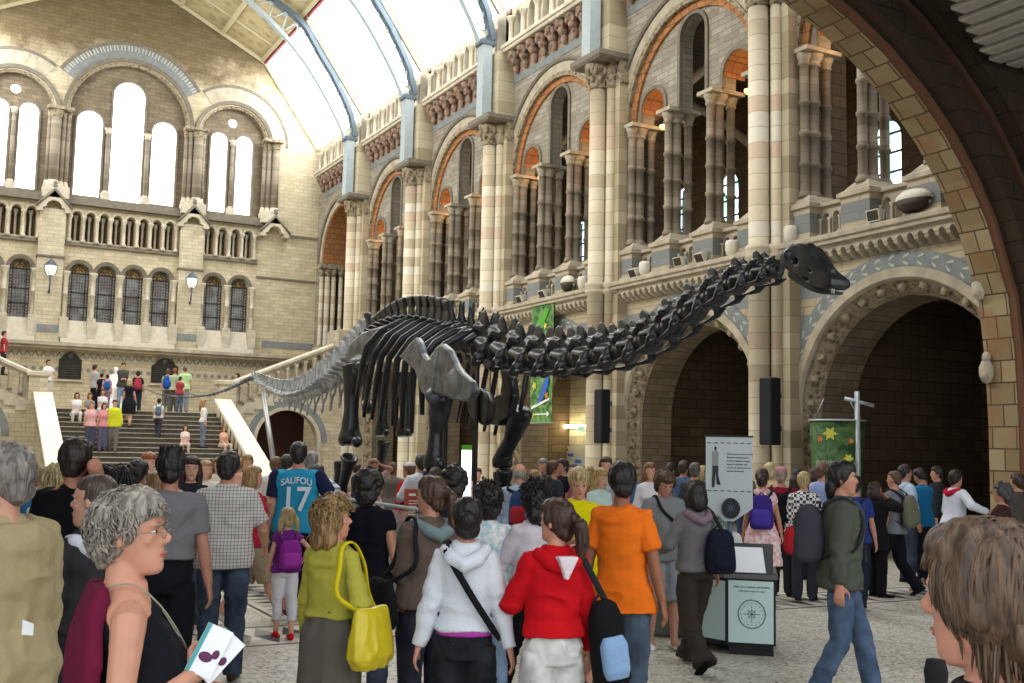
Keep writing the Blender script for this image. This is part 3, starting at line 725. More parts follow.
def jamb(label, xs, big):
    t = thing('window_columns', label, 'columns', (0, YE, 0), kind='thing', group='column clusters between the end wall windows')
    cap = MB(); bs = MB()
    for x, dy, r in xs:
        q = MB(); q.lathe(x, dy, [(r, 12.5), (r, 15.25)], 12); q.build('column_shaft', SHAFT if r > .2 else COLM, t)
        cap.lathe(x, dy, [(r, 15.2), (r * 1.15, 15.26), (r * 1.1, 15.32), (r * 1.5, 15.52)], 12)
        bs.lathe(x, dy, [(r * 1.45, 12.2), (r * 1.45, 12.35), (r * 1.15, 12.42), (r, 12.52)], 12)
    x0 = min(a[0] - a[2] for a in xs) - .06; x1 = max(a[0] + a[2] for a in xs) + .06
    cap.box(x0, x1, -.5, .1, 15.5, 15.62); cap.build('capital', CARVE, t)
    bs.box(x0, x1, -.5, .1, 11.75, 12.22); bs.build('column_base', TRIMW, t); return t
JX = [(9.3, -.02, .1), (9.5, -.12, .1), (9.82, -.2, .24), (10.1, -.1, .1)]
jamb('clustered columns between the largest window arch and the arch beside the roof glass', [(9.25, .02, .09), (9.44, -.06, .1), (9.74, -.18, .2), (9.98, -.06, .09)], 1)
jamb('clustered columns between the largest window arch and the photo edge', [(hc(9.25), .02, .09), (hc(9.44), -.06, .1), (hc(9.74), -.18, .2), (hc(9.98), -.06, .09)], 1)
jamb('clustered columns at the outer side of the window arch beside the roof glass', [(12.75, .02, .09), (12.95, -.05, .1), (13.25, -.12, .17)], 0)
jamb('clustered columns at the outer side of the window arch at the photo edge', [(hc(12.75), .02, .09), (hc(12.95), -.05, .1), (hc(13.25), -.12, .17)], 0)
for i, x in enumerate((6.02, 7.64, 11.33, LWc[0])):
    t = thing('mullion_column', ['slim column between the tall middle window and the shorter window nearest the photo edge', 'slim column between the tall middle window and the shorter window nearest the roof glass',
              'slim column between the paired windows beside the roof glass', 'slim column between the paired windows at the photo edge'][i], 'column', (x, YE + .2, 0), kind='thing', group='window mullion columns')
    m = MB(); m.lathe(0, 0, [(.09, 12.4), (.09, 14.9 if i < 2 else 15.2)], 10); m.build('column_shaft', COLM, t)
    z = 14.9 if i < 2 else 15.2
    m = MB(); m.lathe(0, 0, [(.09, z), (.13, z + .05), (.1, z + .1), (.17, z + .25)], 10); m.build('capital', TRIMW, t)
    m = MB(); m.box(-.17, .17, -.25, .17, 12.0, 12.3); m.lathe(0, 0, [(.15, 12.3), (.1, 12.42)], 10); m.build('column_base', TRIMW, t)
# string courses, sill and cornices
m = MB()
m.box(XL, 12.75, YE - .3, YE, 11.62, 11.74); m.box(XL, 12.7, YE - .2, YE, 11.74, 11.98); m.build('trim_sill', DARKM)['kind'] = 'structure'
m = MB(); m.box(XL, XR, YE - .5, YE, 5.66, 5.8); m.box(XL, XR, YE - .38, YE, 5.54, 5.66); m.build('trim_1', TRIM)['kind'] = 'structure'
m = MB(); m.box(12.6, XR, YE - .07, YE, 9.28, 9.36); m.box(13.7, XR, YE - .07, YE, 11.3, 11.4); m.box(10.2, 12.6, YE - .12, YE, 9.9, 10.04); m.box(4.55, 9.12, YE - .12, YE, 9.9, 10.04); m.box(XL, 3.5, YE - .12, YE, 9.9, 10.04)
m.build('trim_2', DARKM)['kind'] = 'structure'
m = MB(); m.box(13.0, XR, YE - .02, YE + .01, 6.15, 6.45); m.box(3.5, 4.56, YE - .37, YE - .34, 6.2, 6.5); m.box(9.12, 10.17, YE - .37, YE - .34, 6.2, 6.5); m.build('trim_3', GREYM)['kind'] = 'structure'
# zigzag and lozenge bands under the ledge
m = MB(); g = MB(); x = XL + .2
while x < XR - .3:
    m.plate([(x, 5.2), (x + .06, 5.2), (x + .18, 5.42), (x + .12, 5.42)], [], FE, -.012, -.002); m.plate([(x + .24, 5.2), (x + .3, 5.2), (x + .18, 5.42), (x + .12, 5.42)], [], FE, -.012, -.002)
    g.plate([(x, 4.73), (x + .11, 4.64), (x + .22, 4.73), (x + .11, 4.82)], [], FE, -.012, -.002); x += .3
m.build('trim_4', GREYM)['kind'] = 'structure'; g.build('trim_5', GREYM)['kind'] = 'structure'
# arcade of the end gallery
def end_arcade(label, cs):
    t = thing('end_gallery_arcade', label, 'arcade', (0, YE, 0), kind='thing', group='small arcades across the end wall')
    w = cs[1] - cs[0]
    for i in range(len(cs) + 1):
        x = cs[0] - w / 2 + i * w
        q = MB(); q.lathe(x, -.1, [(.11, 10.04), (.11, 10.14), (.06, 10.2), (.06, 10.98), (.12, 11.12), (.12, 11.18)], 9); q.build('colonnette', TRIMW, t)
        if i < len(cs):
            q = MB(); q.lathe(cs[i], .32, [(.09, 10.1), (.05, 10.2), (.05, 11.0), (.1, 11.15), (.1, 11.25)], 8); q.build('inner_colonnette', TRIMW, t)
    m = MB()
    for c in cs: m.arcring(c, 11.18, [(.27, -.1), (.27, .0), (.19, .0), (.19, -.1)], F0Y, n=10)
    m.build('arch_mouldings', TRIMW, t)
end_arcade('long row of eight small arches under the largest window', BALC)
end_arcade('short row of small arches under the paired windows beside the roof glass', BALR)
end_arcade('short row of small arches under the paired windows at the photo edge', BALL)
def gabled(label, x, full=True):
    t = thing('gabled_buttress', label, 'buttress', (x, YE, 0), kind='thing', group='gabled buttresses on the end wall')
    if full:
        m = MB(); m.box(-.5, .5, -.34, 0, 5.8, 11.3); m.build('shaft', STONE_END, t)
        m = MB(); m.box(-.54, .54, -.4, 0, 9.28, 9.36); m.build('string_course', DARKM, t)
    m = MB(); m.plate([(-.66, 11.3), (-.66, 11.15), (-.42, 11.15), (-.42, 11.3)] + [(-.3 * math.cos(PI * i / 8), 11.35 + .28 * math.sin(PI * i / 8)) for i in range(9)] + [(.42, 11.3), (.42, 11.15), (.66, 11.15), (.66, 11.3), (0, 12.05)], [], F0Y, -.5, 0)
    m.build('gable', TRIMW, t)
    m = MB(); 
    for s in (-1, 1): m.tube([(s * .7, -.5, 11.32), (0, -.5, 12.1)], .06, 5)
    m.lathe(0, -.45, [(.05, 12.05), (.05, 12.15), (.13, 12.22), (.05, 12.3), (.1, 12.36), (.02, 12.45)], 8); m.build('gable_coping', DARKM, t)
gabled('gabled stone buttress with a lantern, between the long arcade and the photo edge', hc(9.65))
gabled('gabled stone buttress with a lantern, between the long arcade and the paired windows', 9.65)
gabled('small corbelled gable on the plain end wall beside the short arcade', 13.25, False)
# lower windows: openings with leaded glass, hoods, columns, pedestals, steps
def lead_glass():
    m, nt, b = newmat('leaded_stained_glass', 0.25)
    uv, z = wall_uv(nt)
    br = N(nt, 'ShaderNodeTexBrick', i_Scale=1.0); nt.links.new(uv, br.inputs['Vector']); br.offset = 0
    for k_, v in (('Color1', '6b7077'), ('Color2', '5c4a44'), ('Mortar', 'a5a08c')): br.inputs[k_].default_value = lin(v)
    br.inputs['Brick Width'].default_value = .11; br.inputs['Row Height'].default_value = .13; br.inputs['Mortar Size'].default_value = .012
    no = N(nt, 'ShaderNodeTexNoise', i_Scale=1.6, i_Detail=2.0); nt.links.new(uv, no.inputs['Vector'])
    r = N(nt, 'ShaderNodeValToRGB'); r.color_ramp.elements[0].position = .42; r.color_ramp.elements[1].position = .6
    r.color_ramp.elements[0].color = lin('4a4650'); r.color_ramp.elements[1].color = lin('7f8a90'); nt.links.new(no.outputs[0], r.inputs[0])
    cc = mixc(nt, 0.55, br.outputs['Color'], r.outputs[0]); nt.links.new(cc, b.inputs['Base Color']); return m
LEAD = lead_glass(); GOLD = simple('amber_leaded_glass', 'a88a44', .35, var=.5, nscale=9, obj=False, c2='5c4a22'); DKL = simple('dark_leading', '2c2c30', .5, obj=False)
def low_window(x):
    global nw
    g = MB(); g.plate(arch(x, .4, 6.75, 8.78, 12), [], FE, .22, .25); wo = g.build('window_%d' % nw, LEAD); wo['kind'] = 'structure'; nw += 1
    q = MB(); q.plate([(x + .33 * math.cos(PI * i / 12), 8.8 + .33 * math.sin(PI * i / 12)) for i in range(13)], [], FE, .19, .22); q.build('amber_fanlight', GOLD, wo)
    f = MB()
    for z in (7.35, 7.95, 8.76): f.box(x - .4, x + .4, YE + .17, YE + .21, z, z + .035)
    for dx in (-.26, .26, -.385, .385): f.box(x + dx - .012, x + dx + .012, YE + .17, YE + .21, 6.75, 8.78)
    for r_ in (.15, .28): f.arcring(x, 8.8, [(r_, .16), (r_, .19), (r_ - .025, .19), (r_ - .025, .16)], FE, n=10)
    for i in range(1, 6):
        a = PI * i / 6; f.tube([(x + .15 * math.cos(a), YE + .175, 8.8 + .15 * math.sin(a)), (x + .33 * math.cos(a), YE + .175, 8.8 + .33 * math.sin(a))], .012, 4)
    # coloured border beads
    f.build('leading', DKL, wo)
    bd = MB()
    for i in range(15):
        for dx in (-.32, .32): bd.ell((x + dx, YE + .2, 6.85 + i * .13), (.028, .012, .028), 5, 4)
    bd.build('border_quarries', VOUS, wo)
    f = MB(); f.arcring(x, 8.78, [(.55, -.1), (.55, .02), (.4, .02), (.4, -.06)], FE, n=14); f.build('window_arch', DARKM, wo)
for x in LOWC + LOWR + LOWL: low_window(x)
def low_cols(label, xs):
    t = thing('window_bay_columns', label, 'columns', (0, YE, 0), kind='thing', group='column rows of the small leaded windows')
    for x in xs:
        q = MB(); q.lathe(x, -.18, [(.13, 6.85), (.09, 6.95), (.09, 7.8), (.115, 7.82), (.115, 7.88), (.09, 7.9), (.09, 8.5), (.16, 8.7), (.18, 8.78)], 10); q.build('column_shaft', TRIMW, t)
        q = MB(); q.box(x - .17, x + .17, -.4, 0, 6.0, 6.86, bev=.02); q.build('pedestal', TRIMW, t)
    m = MB(); x0, x1 = xs[0], xs[-1]
    for i in range(5): m.box(x0 - .1, x1 + .1, -.46 + i * .08, 0, 5.8 + i * .19, 5.8 + (i + 1) * .19)
    m.build('steps', simple('pale_steps', 'd9d3c2', .7, obj=False), t)
mid = lambda a: [a[0] - .54] + [(a[i] + a[i + 1]) / 2 for i in range(len(a) - 1)] + [a[-1] + .54]
low_cols('pale columns and pedestals of the four leaded windows', mid(LOWC))
low_cols('pale columns and pedestals of the two leaded windows beside the plain wall', mid(LOWR))
low_cols('pale columns and pedestals of the leaded windows at the photo edge', mid(LOWL))
# lanterns
LAMPG = glowing('lantern_glass', 'fff6e6', 1.0)
def lantern(label, x, y=YE - .34):
    t = thing('wall_lantern', label, 'lantern', (x, y, 8.3), group='wall lanterns')
    m = MB(); m.lathe(0, -.3, [(.12, .2), (.19, .34), (.22, .58), (.17, .7)], 6, smooth=False); m.build('glass_globe', LAMPG, t)
    m = MB(); m.lathe(0, -.3, [(.225, .58), (.235, .61), (.17, .72), (.08, .8), (.02, .9)], 6, smooth=False)
    for k in range(6):
        a = PI * k / 3; m.tube([(.14 * math.cos(a), -.3 + .14 * math.sin(a), .2), (.225 * math.cos(a), -.3 + .225 * math.sin(a), .36), (.265 * math.cos(a), -.3 + .265 * math.sin(a), .62)], .014, 4)
    m.build('lantern_cage', IROND, t)
    m = MB(); m.tube([(0, -.3, .2), (0, -.3, -.1), (0, -.22, -.35), (0, -.08, -.5), (0, 0, -.42)], [.05, .03, .03, .04, .05], 8); m.tube([(0, -.3, .1), (0, 0, .1)], .02, 6); m.build('bracket', IROND, t)
lantern('glass wall lantern on the gabled buttress nearer the photo edge', 4.02); lantern('glass wall lantern on the gabled buttress nearer the dinosaur tail', 9.66)
# bronze plaques
BRZ = simple('dark_bronze', '35342f', .45, .4, .3, 6)
def plaque(label, x0, x1, z0, z1):
    t = thing('bronze_plaque', label, 'plaque', (0, YE - .002, 0), group='bronze memorial plaques')
    c = (x0 + x1) / 2; hw = (x1 - x0) / 2; s = hw * .72; zs = z1 - s * .6
    sh = [(x0, z0), (x1, z0), (x1, zs - .1), (c + s, zs)] + [(c + s * math.cos(PI * i / 12), zs + s * .6 * math.sin(PI * i / 12)) for i in range(1, 12)] + [(c - s, zs), (x0, zs - .1)]
    m = MB(); m.plate(sh, [], F0Y, -.06, 0); m.build('plate', BRZ, t)
    m = MB()
    for i in range(5): m.box(x0 + .1, x1 - .1, -.075, -.06, z0 + .12 + i * .1, z0 + .14 + i * .1)
    m.ell((c, -.07, zs + .08), (.14, .05, .16), 8, 6); m.build('relief', simple('bronze_relief', '55524a', .4, .5), t)
    m = MB(); m.box(x0 - .08, x1 + .08, -.1, 0, z0 - .12, z0 - .04); m.build('stone_sill', TRIMW, t)
plaque('dark bronze plaque on the end wall behind the stair post at the photo edge', 4.6, 5.48, 4.35, 5.42)
plaque('dark bronze plaque on the end wall behind the two standing backpackers', 8.28, 9.38, 4.35, 5.4)

# ================================================================ staircase
ZL, NST, TR = 2.95, 18, .4
SX0, SX1 = 3.75, 9.55
STEPD = simple('dark_stone_tread', '57534c', .7, var=.3, obj=False); STEPL = simple('pale_nosing', 'a9a392', .6, var=.15, obj=False)
t = thing('grand_staircase', 'wide dark stone staircase with pale nosings climbing to the landing', 'staircase', (0, 0, 0), kind='thing')
m = MB(); yb = 41.3 - NST * TR
for i in range(NST):
    m.box(SX0, SX1, yb + i * TR, 41.3, i * ZL / NST, (i + 1) * ZL / NST - .03)
m.build('steps', STEPD, t)
m = MB()
for i in range(NST): m.box(SX0, SX1, yb + i * TR - .04, yb + i * TR + TR, (i + 1) * ZL / NST - .03, (i + 1) * ZL / NST)
m.build('nosings', STEPL, t)
m = MB(); m.box(XL, 15.35, 41.3, YE, 0, ZL) if False else m.box(SX0 - .4, SX1 + .5, 41.3, YE, 2.6, ZL); m.build('landing', TRIM, t)
RAMP = simple('pale_ramp_cover', 'e6dfcb', .6, var=.08, obj=False)
def rampside(x0, x1, nm):
    # sloping stone parapet with a wide flat top and carved inner face
    r = thing('stair_parapet', nm, 'parapet', (0, 0, 0), kind='thing', group='sloping parapets of the grand staircase')
    y1, z1 = 41.1, ZL + .55; y0 = yb - .5; z0 = z1 - (y1 - y0) * ZL / (NST * TR)
    m = MB(); m.loft([[(x, y1, 0), (x, y0, 0), (x, y0, z0 - .12), (x, y1, z1 - .12)] for x in (x0 + .12, x1 - .12)], smooth=False); m.build('parapet_wall', STONE_END, r)
    m = MB(); m.loft([[(x, y1, z1 - .12), (x, y0 - .1, z0 - .16), (x, y0 - .1, z0), (x, y1, z1)] for x in (x0, x1)], smooth=False); m.build('sloping_top', RAMP, r)
    m = MB(); n = 13
    for i in range(n):
        y = y0 + .4 + i * .55; z = z0 + (y - y0) * ZL / (NST * TR) - .75
        for xs in (x0 + .08, x1 - .08): m.ell((xs, y, z + .3), (.05, .17, .22), 7, 5)
    m.build('carved_lozenges', TRIM, r)
rampside(9.5, 10.12, 'pale sloping stair parapet below the dinosaur tail tip')
rampside(3.2, 3.82, 'pale sloping stair parapet at the photo edge')
# side flights with arches below
def flight(sx, nm1, nm2, nm3):
    f = (lambda x: 2 * 6.68 - x) if sx else (lambda x: x)
    t = thing('side_stair_flight', nm1, 'stair flight', (0, 0, 0), kind='thing', group='side flights of the stair')
    XA, XB = 10.3, 14.95; zA, zB = ZL + .18, 5.1
    sl = lambda x: zA + (x - XA) * (zB - zA) / (XB - XA)
    FYf = lambda u, v, d: (f(u), 41.35 + d, v)
    c = 12.45
    out = [(XA - .55, 0), (c - 1.25, 0)] + list(reversed(arch(c, 1.25, 0, 1.95, 20)))[1:-1] + [(c + 1.25, 0), (XB, 0), (XB, zB), (XA, zA), (XA - .55, zA)]
    m = MB(); m.plate(out, [], FYf, 0, .5); m.build('front_wall', STONE_END, t)
    m = MB(); m.arcring(c, 1.95, [(1.62, -.03), (1.62, .02), (1.33, .02), (1.33, -.03)], FYf, n=24); m.build('arch_band', GREYM, t)
    m = MB(); m.arcring(c, 1.95, [(1.36, -.06), (1.36, .04), (1.22, .04), (1.22, -.06)], FYf, n=24, leg=0); m.build('arch_moulding', TRIMW, t)
    m = MB(); n = 12
    for i in range(n):
        x0 = XA + i * (XB - XA) / n; x1 = XA + (i + 1) * (XB - XA) / n
        m.box(min(f(x0), f(x1)), max(f(x0), f(x1)), 41.3, 43.6, sl(x0) - .3, sl(x0) + .1)
    m.build('steps', TRIMW, t)
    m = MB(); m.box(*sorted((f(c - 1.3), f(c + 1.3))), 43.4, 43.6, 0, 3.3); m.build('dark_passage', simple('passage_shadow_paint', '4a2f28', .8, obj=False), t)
    b = thing('sloping_balustrade', nm2, 'balustrade', (0, 0, 0), kind='thing', group='balustrades of the side flights')
    n = 12; w = (XB - XA - .3) / n; hs = []
    for i in range(n):
        u = XA + .25 + w * (i + .5); hs.append([(u + .12, sl(u) + .28)] + [(u + .12 * math.cos(PI * j / 8), sl(u) + .78 + .12 * math.sin(PI * j / 8)) for j in range(9)] + [(u - .12, sl(u) + .28)])
    m = MB(); m.plate([(XA, sl(XA) + .1), (XB, sl(XB) + .1), (XB, sl(XB) + 1.0), (XA, sl(XA) + 1.0)], hs, FYf, .02, .2); m.build('arched_panel', TRIM, b)
    m = MB(); m.loft([[(f(x), 41.28, sl(x) + .98), (f(x), 41.62, sl(x) + .98), (f(x), 41.62, sl(x) + 1.08), (f(x), 41.45, sl(x) + 1.16), (f(x), 41.28, sl(x) + 1.08)] for x in (XA - .1, XB)], smooth=False); m.build('handrail', TRIMW, b)
    for i in range(n + 1):
        u = XA + .25 + w * i
        q = MB(); q.lathe(f(u), 41.33, [(.09, sl(u) + .18), (.05, sl(u) + .28), (.05, sl(u) + .72), (.09, sl(u) + .82)], 8); q.build('baluster', TRIM, b)
    m = MB(); m.box(*sorted((f(XA - .6), f(XA + .02))), 41.1, 41.75, 0, 4.05); m.build('newel_pedestal', STONE_END, b)
    m = MB(); m.box(*sorted((f(XA - .68), f(XA + .1))), 41.02, 41.83, 4.05, 4.22, bev=.03); m.build('newel_cap', TRIMW, b)
flight(0, 'side stair flight over the dark arch behind the dinosaur tail', 'sloping stone balustrade rising behind the dinosaur tail', '')
flight(1, 'side stair flight over the arch at the photo edge', 'sloping stone balustrade falling from the photo edge to the landing', '')
m = MB(); m.box(14.2, 15.35, 40.7, 42.2, 5.1, 6.45, bev=.03); o = m.build('pier_plinth', TRIM); tag(o, 'pale stone block at the foot of the pier atop the side stair', 'plinth', kind='thing')
# rope on the landing
t = thing('barrier_rope', 'grey rope strung across the landing behind the standing visitors', 'rope', (0, 0, 0))
m = MB(); m.tube([(8.4 + 1.85 * k / 12, 42.6 + .0 * k, ZL + .95 - .25 * math.sin(PI * k / 12)) for k in range(13)], .02, 5); m.build('rope', IROND, t)
m = MB()
for x in (8.4, 10.25): m.lathe(x, 42.6, [(.14, ZL), (.14, ZL + .03), (.025, ZL + .05), (.025, ZL + .95), (.04, ZL + 1.0)], 8)
m.build('rope_posts', IROND, t)

# ================================================================ big entrance arch, near
EA = [(14.55, 0), (14.55, 2.4), (14.5, 3.4), (14.38, 4.3), (13.92, 5.42), (13.53, 6.03), (13.04, 6.62), (12.46, 7.14), (11.79, 7.61), (11.1, 7.98), (10.32, 8.3), (9.4, 8.6), (8.2, 8.84), (6.6, 8.95)]
EA = EA + [(13.2 - x, z) for x, z in reversed(EA[:-1])]
def grow(P, d):
    out = []
    for i, (x, z) in enumerate(P):
        a = P[max(i - 1, 0)]; b = P[min(i + 1, len(P) - 1)]; tx, tz = b[0] - a[0], b[1] - a[1]; l = math.hypot(tx, tz)
        out.append((x + tz / l * d, z - tx / l * d if z > 0 else 0))
    return out
DARKST = masonry('dark_shaded_stone', '3a2c20', '33271d', '1d1711', 0.5, 0.3, 0.012, '33281c', .4)  # stone facing away from the hall, its shade put into the colour
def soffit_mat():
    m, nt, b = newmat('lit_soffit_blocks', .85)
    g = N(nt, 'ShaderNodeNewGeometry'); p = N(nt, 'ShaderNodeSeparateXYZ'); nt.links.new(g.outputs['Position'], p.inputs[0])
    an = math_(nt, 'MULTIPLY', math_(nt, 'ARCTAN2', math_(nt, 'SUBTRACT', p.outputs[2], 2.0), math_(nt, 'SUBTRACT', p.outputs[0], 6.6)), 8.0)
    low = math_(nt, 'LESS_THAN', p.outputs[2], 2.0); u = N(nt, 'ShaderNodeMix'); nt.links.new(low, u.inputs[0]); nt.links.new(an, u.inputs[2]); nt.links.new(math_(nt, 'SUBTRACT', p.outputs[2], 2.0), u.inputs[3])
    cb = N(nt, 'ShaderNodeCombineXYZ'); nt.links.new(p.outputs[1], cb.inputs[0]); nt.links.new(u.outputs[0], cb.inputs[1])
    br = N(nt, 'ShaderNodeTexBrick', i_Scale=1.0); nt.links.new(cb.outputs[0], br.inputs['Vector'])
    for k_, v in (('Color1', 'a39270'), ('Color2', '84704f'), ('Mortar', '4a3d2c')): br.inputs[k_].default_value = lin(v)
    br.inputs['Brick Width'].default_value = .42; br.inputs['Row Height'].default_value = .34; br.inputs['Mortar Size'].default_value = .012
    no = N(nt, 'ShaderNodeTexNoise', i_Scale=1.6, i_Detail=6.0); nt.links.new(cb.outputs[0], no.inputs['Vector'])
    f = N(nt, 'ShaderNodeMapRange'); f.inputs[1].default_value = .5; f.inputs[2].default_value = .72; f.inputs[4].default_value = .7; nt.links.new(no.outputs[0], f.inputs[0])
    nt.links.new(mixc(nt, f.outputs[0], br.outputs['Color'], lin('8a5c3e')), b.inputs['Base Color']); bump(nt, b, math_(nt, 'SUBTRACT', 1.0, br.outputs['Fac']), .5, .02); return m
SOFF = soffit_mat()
ea = thing('entrance_arch', 'huge arch of pale stone blocks framing the view, nearest the camera', 'arch', (0, 0, 0), kind='thing')
def archband(P, Q, y0, y1, name, mat, parent):
    m = MB(); m.loft([[(p[0], y0, p[1]), (p[0], y1, p[1]), (q[0], y1, q[1]), (q[0], y0, q[1])] for p, q in zip(P, Q)], smooth=False)
    return m.build(name, mat, parent)
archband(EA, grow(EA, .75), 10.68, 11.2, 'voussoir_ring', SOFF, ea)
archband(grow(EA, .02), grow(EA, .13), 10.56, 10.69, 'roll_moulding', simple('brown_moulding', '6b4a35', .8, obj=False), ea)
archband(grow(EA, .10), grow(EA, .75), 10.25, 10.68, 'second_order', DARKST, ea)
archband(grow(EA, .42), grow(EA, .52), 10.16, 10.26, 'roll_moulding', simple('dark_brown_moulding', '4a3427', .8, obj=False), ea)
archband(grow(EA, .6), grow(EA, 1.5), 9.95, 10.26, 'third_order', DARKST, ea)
m = MB()
for k in range(6, len(EA) * 1 // 2 + 6): pass
# wall over the arch and the vestibule around the camera
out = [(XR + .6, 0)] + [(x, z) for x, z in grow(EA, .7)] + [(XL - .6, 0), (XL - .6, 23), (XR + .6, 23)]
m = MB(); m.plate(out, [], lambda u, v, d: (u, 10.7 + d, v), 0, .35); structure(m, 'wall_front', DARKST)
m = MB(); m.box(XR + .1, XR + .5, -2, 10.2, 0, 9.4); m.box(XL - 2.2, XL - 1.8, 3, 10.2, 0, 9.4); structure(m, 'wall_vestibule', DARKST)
m = MB(); m.box(XL - 2.2, XR + .5, 1.5, 10.0, 9.25, 9.5); vc = structure(m, 'ceiling_vestibule', simple('dark_timber', '5a5048', .7, obj=False))
m = MB()
for k in range(40): m.box(-1.5 + k * .45, -1.5 + k * .45 + .3, 1.5, 9.9, 9.12, 9.25, bev=.03)
m.build('ceiling_boards', simple('grey_boards', '8d857a', .7, obj=False), vc)
m = MB()
for k in range(14):
    x0 = 10.7 + k * .38; y1 = min(9.85, 8.75 + (x0 - 10.7) * .5); m.box(x0, x0 + .26, 3.0, y1, 7.5, 7.58, bev=.02)
sb = structure(m, 'ceiling_lower_boards', simple('pale_grey_boards', 'a8a298', .7, obj=False)); m = MB(); m.loft([[(10.6, 3.0, z), (10.6, 8.7, z), (12.9, 9.88, z), (16.0, 9.88, z), (16.0, 3.0, z)] for z in (7.58, 7.7)], smooth=False); m.build('board_backing', DARKST, sb)
# two carved figures on the arch jamb
t = thing('jamb_carving', 'small carved stone figures on the inner edge of the entrance arch', 'carving', (0, 0, 0))
for z in (3.2, 4.5):
    m = MB(); x = 14.42 if z > 4 else 14.55
    m.ell((x - .08, 11.15, z), (.11, .12, .2), 8, 6); m.ell((x - .1, 11.13, z + .22), (.07, .07, .09), 8, 6); m.ell((x - .16, 11.12, z - .08), (.08, .06, .07), 6, 5); m.build('carved_figure', TRIM, t)
# ================================================================ people
SKINS = {}
def skin(c):
    if c not in SKINS:
        m = simple('skin_' + c, c, .55, var=.12, nscale=14, spec=.35, obj=True); SKINS[c] = m
        b = m.node_tree.nodes['Principled BSDF']
        try: b.inputs['Subsurface Weight'].default_value = .0
        except Exception: pass
    return SKINS[c]
CL = {}
def cloth(c, kind='plain'):
    k = (c, kind)
    if k in CL: return CL[k]
    if kind == 'plain': m = simple('cloth_' + c, c, .9, var=.07, nscale=60, bmp=.06, spec=.12)
    elif kind == 'denim':
        m, nt, b = newmat('denim_' + c, .9, 0, .15); co = coords(nt, obj=True)
        no = N(nt, 'ShaderNodeTexNoise', i_Scale=7.0, i_Detail=6.0); nt.links.new(co, no.inputs['Vector'])
        r = N(nt, 'ShaderNodeValToRGB'); r.color_ramp.elements[0].position = .35; r.color_ramp.elements[1].position = .7
        g_ = sum(lin(c)[:3]) / 3; c1 = tuple(x * .7 + g_ * .3 for x in lin(c)[:3]); r.color_ramp.elements[0].color = tuple(x * .55 for x in c1[:3]) + (1,); r.color_ramp.elements[1].color = tuple(min(1, x * 1.2 + .01) for x in c1[:3]) + (1,)
        nt.links.new(no.outputs[0], r.inputs[0]); nt.links.new(r.outputs[0], b.inputs['Base Color'])
    elif kind == 'plaid':
        m, nt, b = newmat('plaid_' + c, .9, 0, .15); co = coords(nt, obj=True); sp = N(nt, 'ShaderNodeSeparateXYZ'); nt.links.new(co, sp.inputs[0])
        def lines(s, f, w): return math_(nt, 'LESS_THAN', math_(nt, 'FRACT', math_(nt, 'MULTIPLY', s, f)), w)
        a = lines(sp.outputs[0], 38, .28); z = lines(sp.outputs[2], 38, .28)
        cc = mixc(nt, math_(nt, 'MULTIPLY', a, .55), lin('c9c6c2'), lin(c)); cc = mixc(nt, math_(nt, 'MULTIPLY', z, .5), cc, lin(c))
        nt.links.new(cc, b.inputs['Base Color'])
    elif kind == 'check':
        m, nt, b = newmat('check_' + c, .9, 0, .15); co = coords(nt, obj=True)
        ch = N(nt, 'ShaderNodeTexChecker', i_Scale=26.0); nt.links.new(co, ch.inputs['Vector']); ch.inputs[1].default_value = lin('dcdad6'); ch.inputs[2].default_value = lin(c)
        nt.links.new(ch.outputs[0], b.inputs['Base Color'])
    elif kind == 'stripe':
        m, nt, b = newmat('stripe_' + c, .9, 0, .15); co = coords(nt, obj=True); sp = N(nt, 'ShaderNodeSeparateXYZ'); nt.links.new(co, sp.inputs[0])
        a = math_(nt, 'LESS_THAN', math_(nt, 'FRACT', math_(nt, 'MULTIPLY', sp.outputs[2], 16)), .4)
        nt.links.new(mixc(nt, a, lin('d8d8d8'), lin(c)), b.inputs['Base Color'])
    elif kind == 'floral':
        m = simple('floral_' + c, c, .9, var=.1, nscale=26, c2='e8dcdc')
    elif kind == 'silk':
        m = simple('silk_' + c, c, .35, var=.2, nscale=5, spec=.5)
    elif kind == 'hair':
        m, nt, b = newmat('hair_' + c, .5, 0, .4); co = coords(nt, obj=True)
        mp = N(nt, 'ShaderNodeMapping'); mp.inputs['Scale'].default_value = (60, 60, 9); nt.links.new(co, mp.inputs[0])
        no = N(nt, 'ShaderNodeTexNoise', i_Scale=1.0, i_Detail=3.0, i_Distortion=.6); nt.links.new(mp.outputs[0], no.inputs['Vector'])
        r = N(nt, 'ShaderNodeValToRGB'); r.color_ramp.elements[0].position = .38; r.color_ramp.elements[1].position = .66
        c1 = lin(c); r.color_ramp.elements[0].color = tuple(x * .45 for x in c1[:3]) + (1,); r.color_ramp.elements[1].color = tuple(min(1, x * 1.25) for x in c1[:3]) + (1,)
        nt.links.new(no.outputs[0], r.inputs[0]); nt.links.new(r.outputs[0], b.inputs['Base Color']); bump(nt, b, no.outputs[0], .5, .01)
    CL[k] = m; return m
EYEW = simple('eye_white', 'd8d2cc', .3, var=.03); EYED = simple('dark_iris', '2a2320', .2, var=.1)
LIPM = simple('lips', 'a85f58', .5, var=.1)

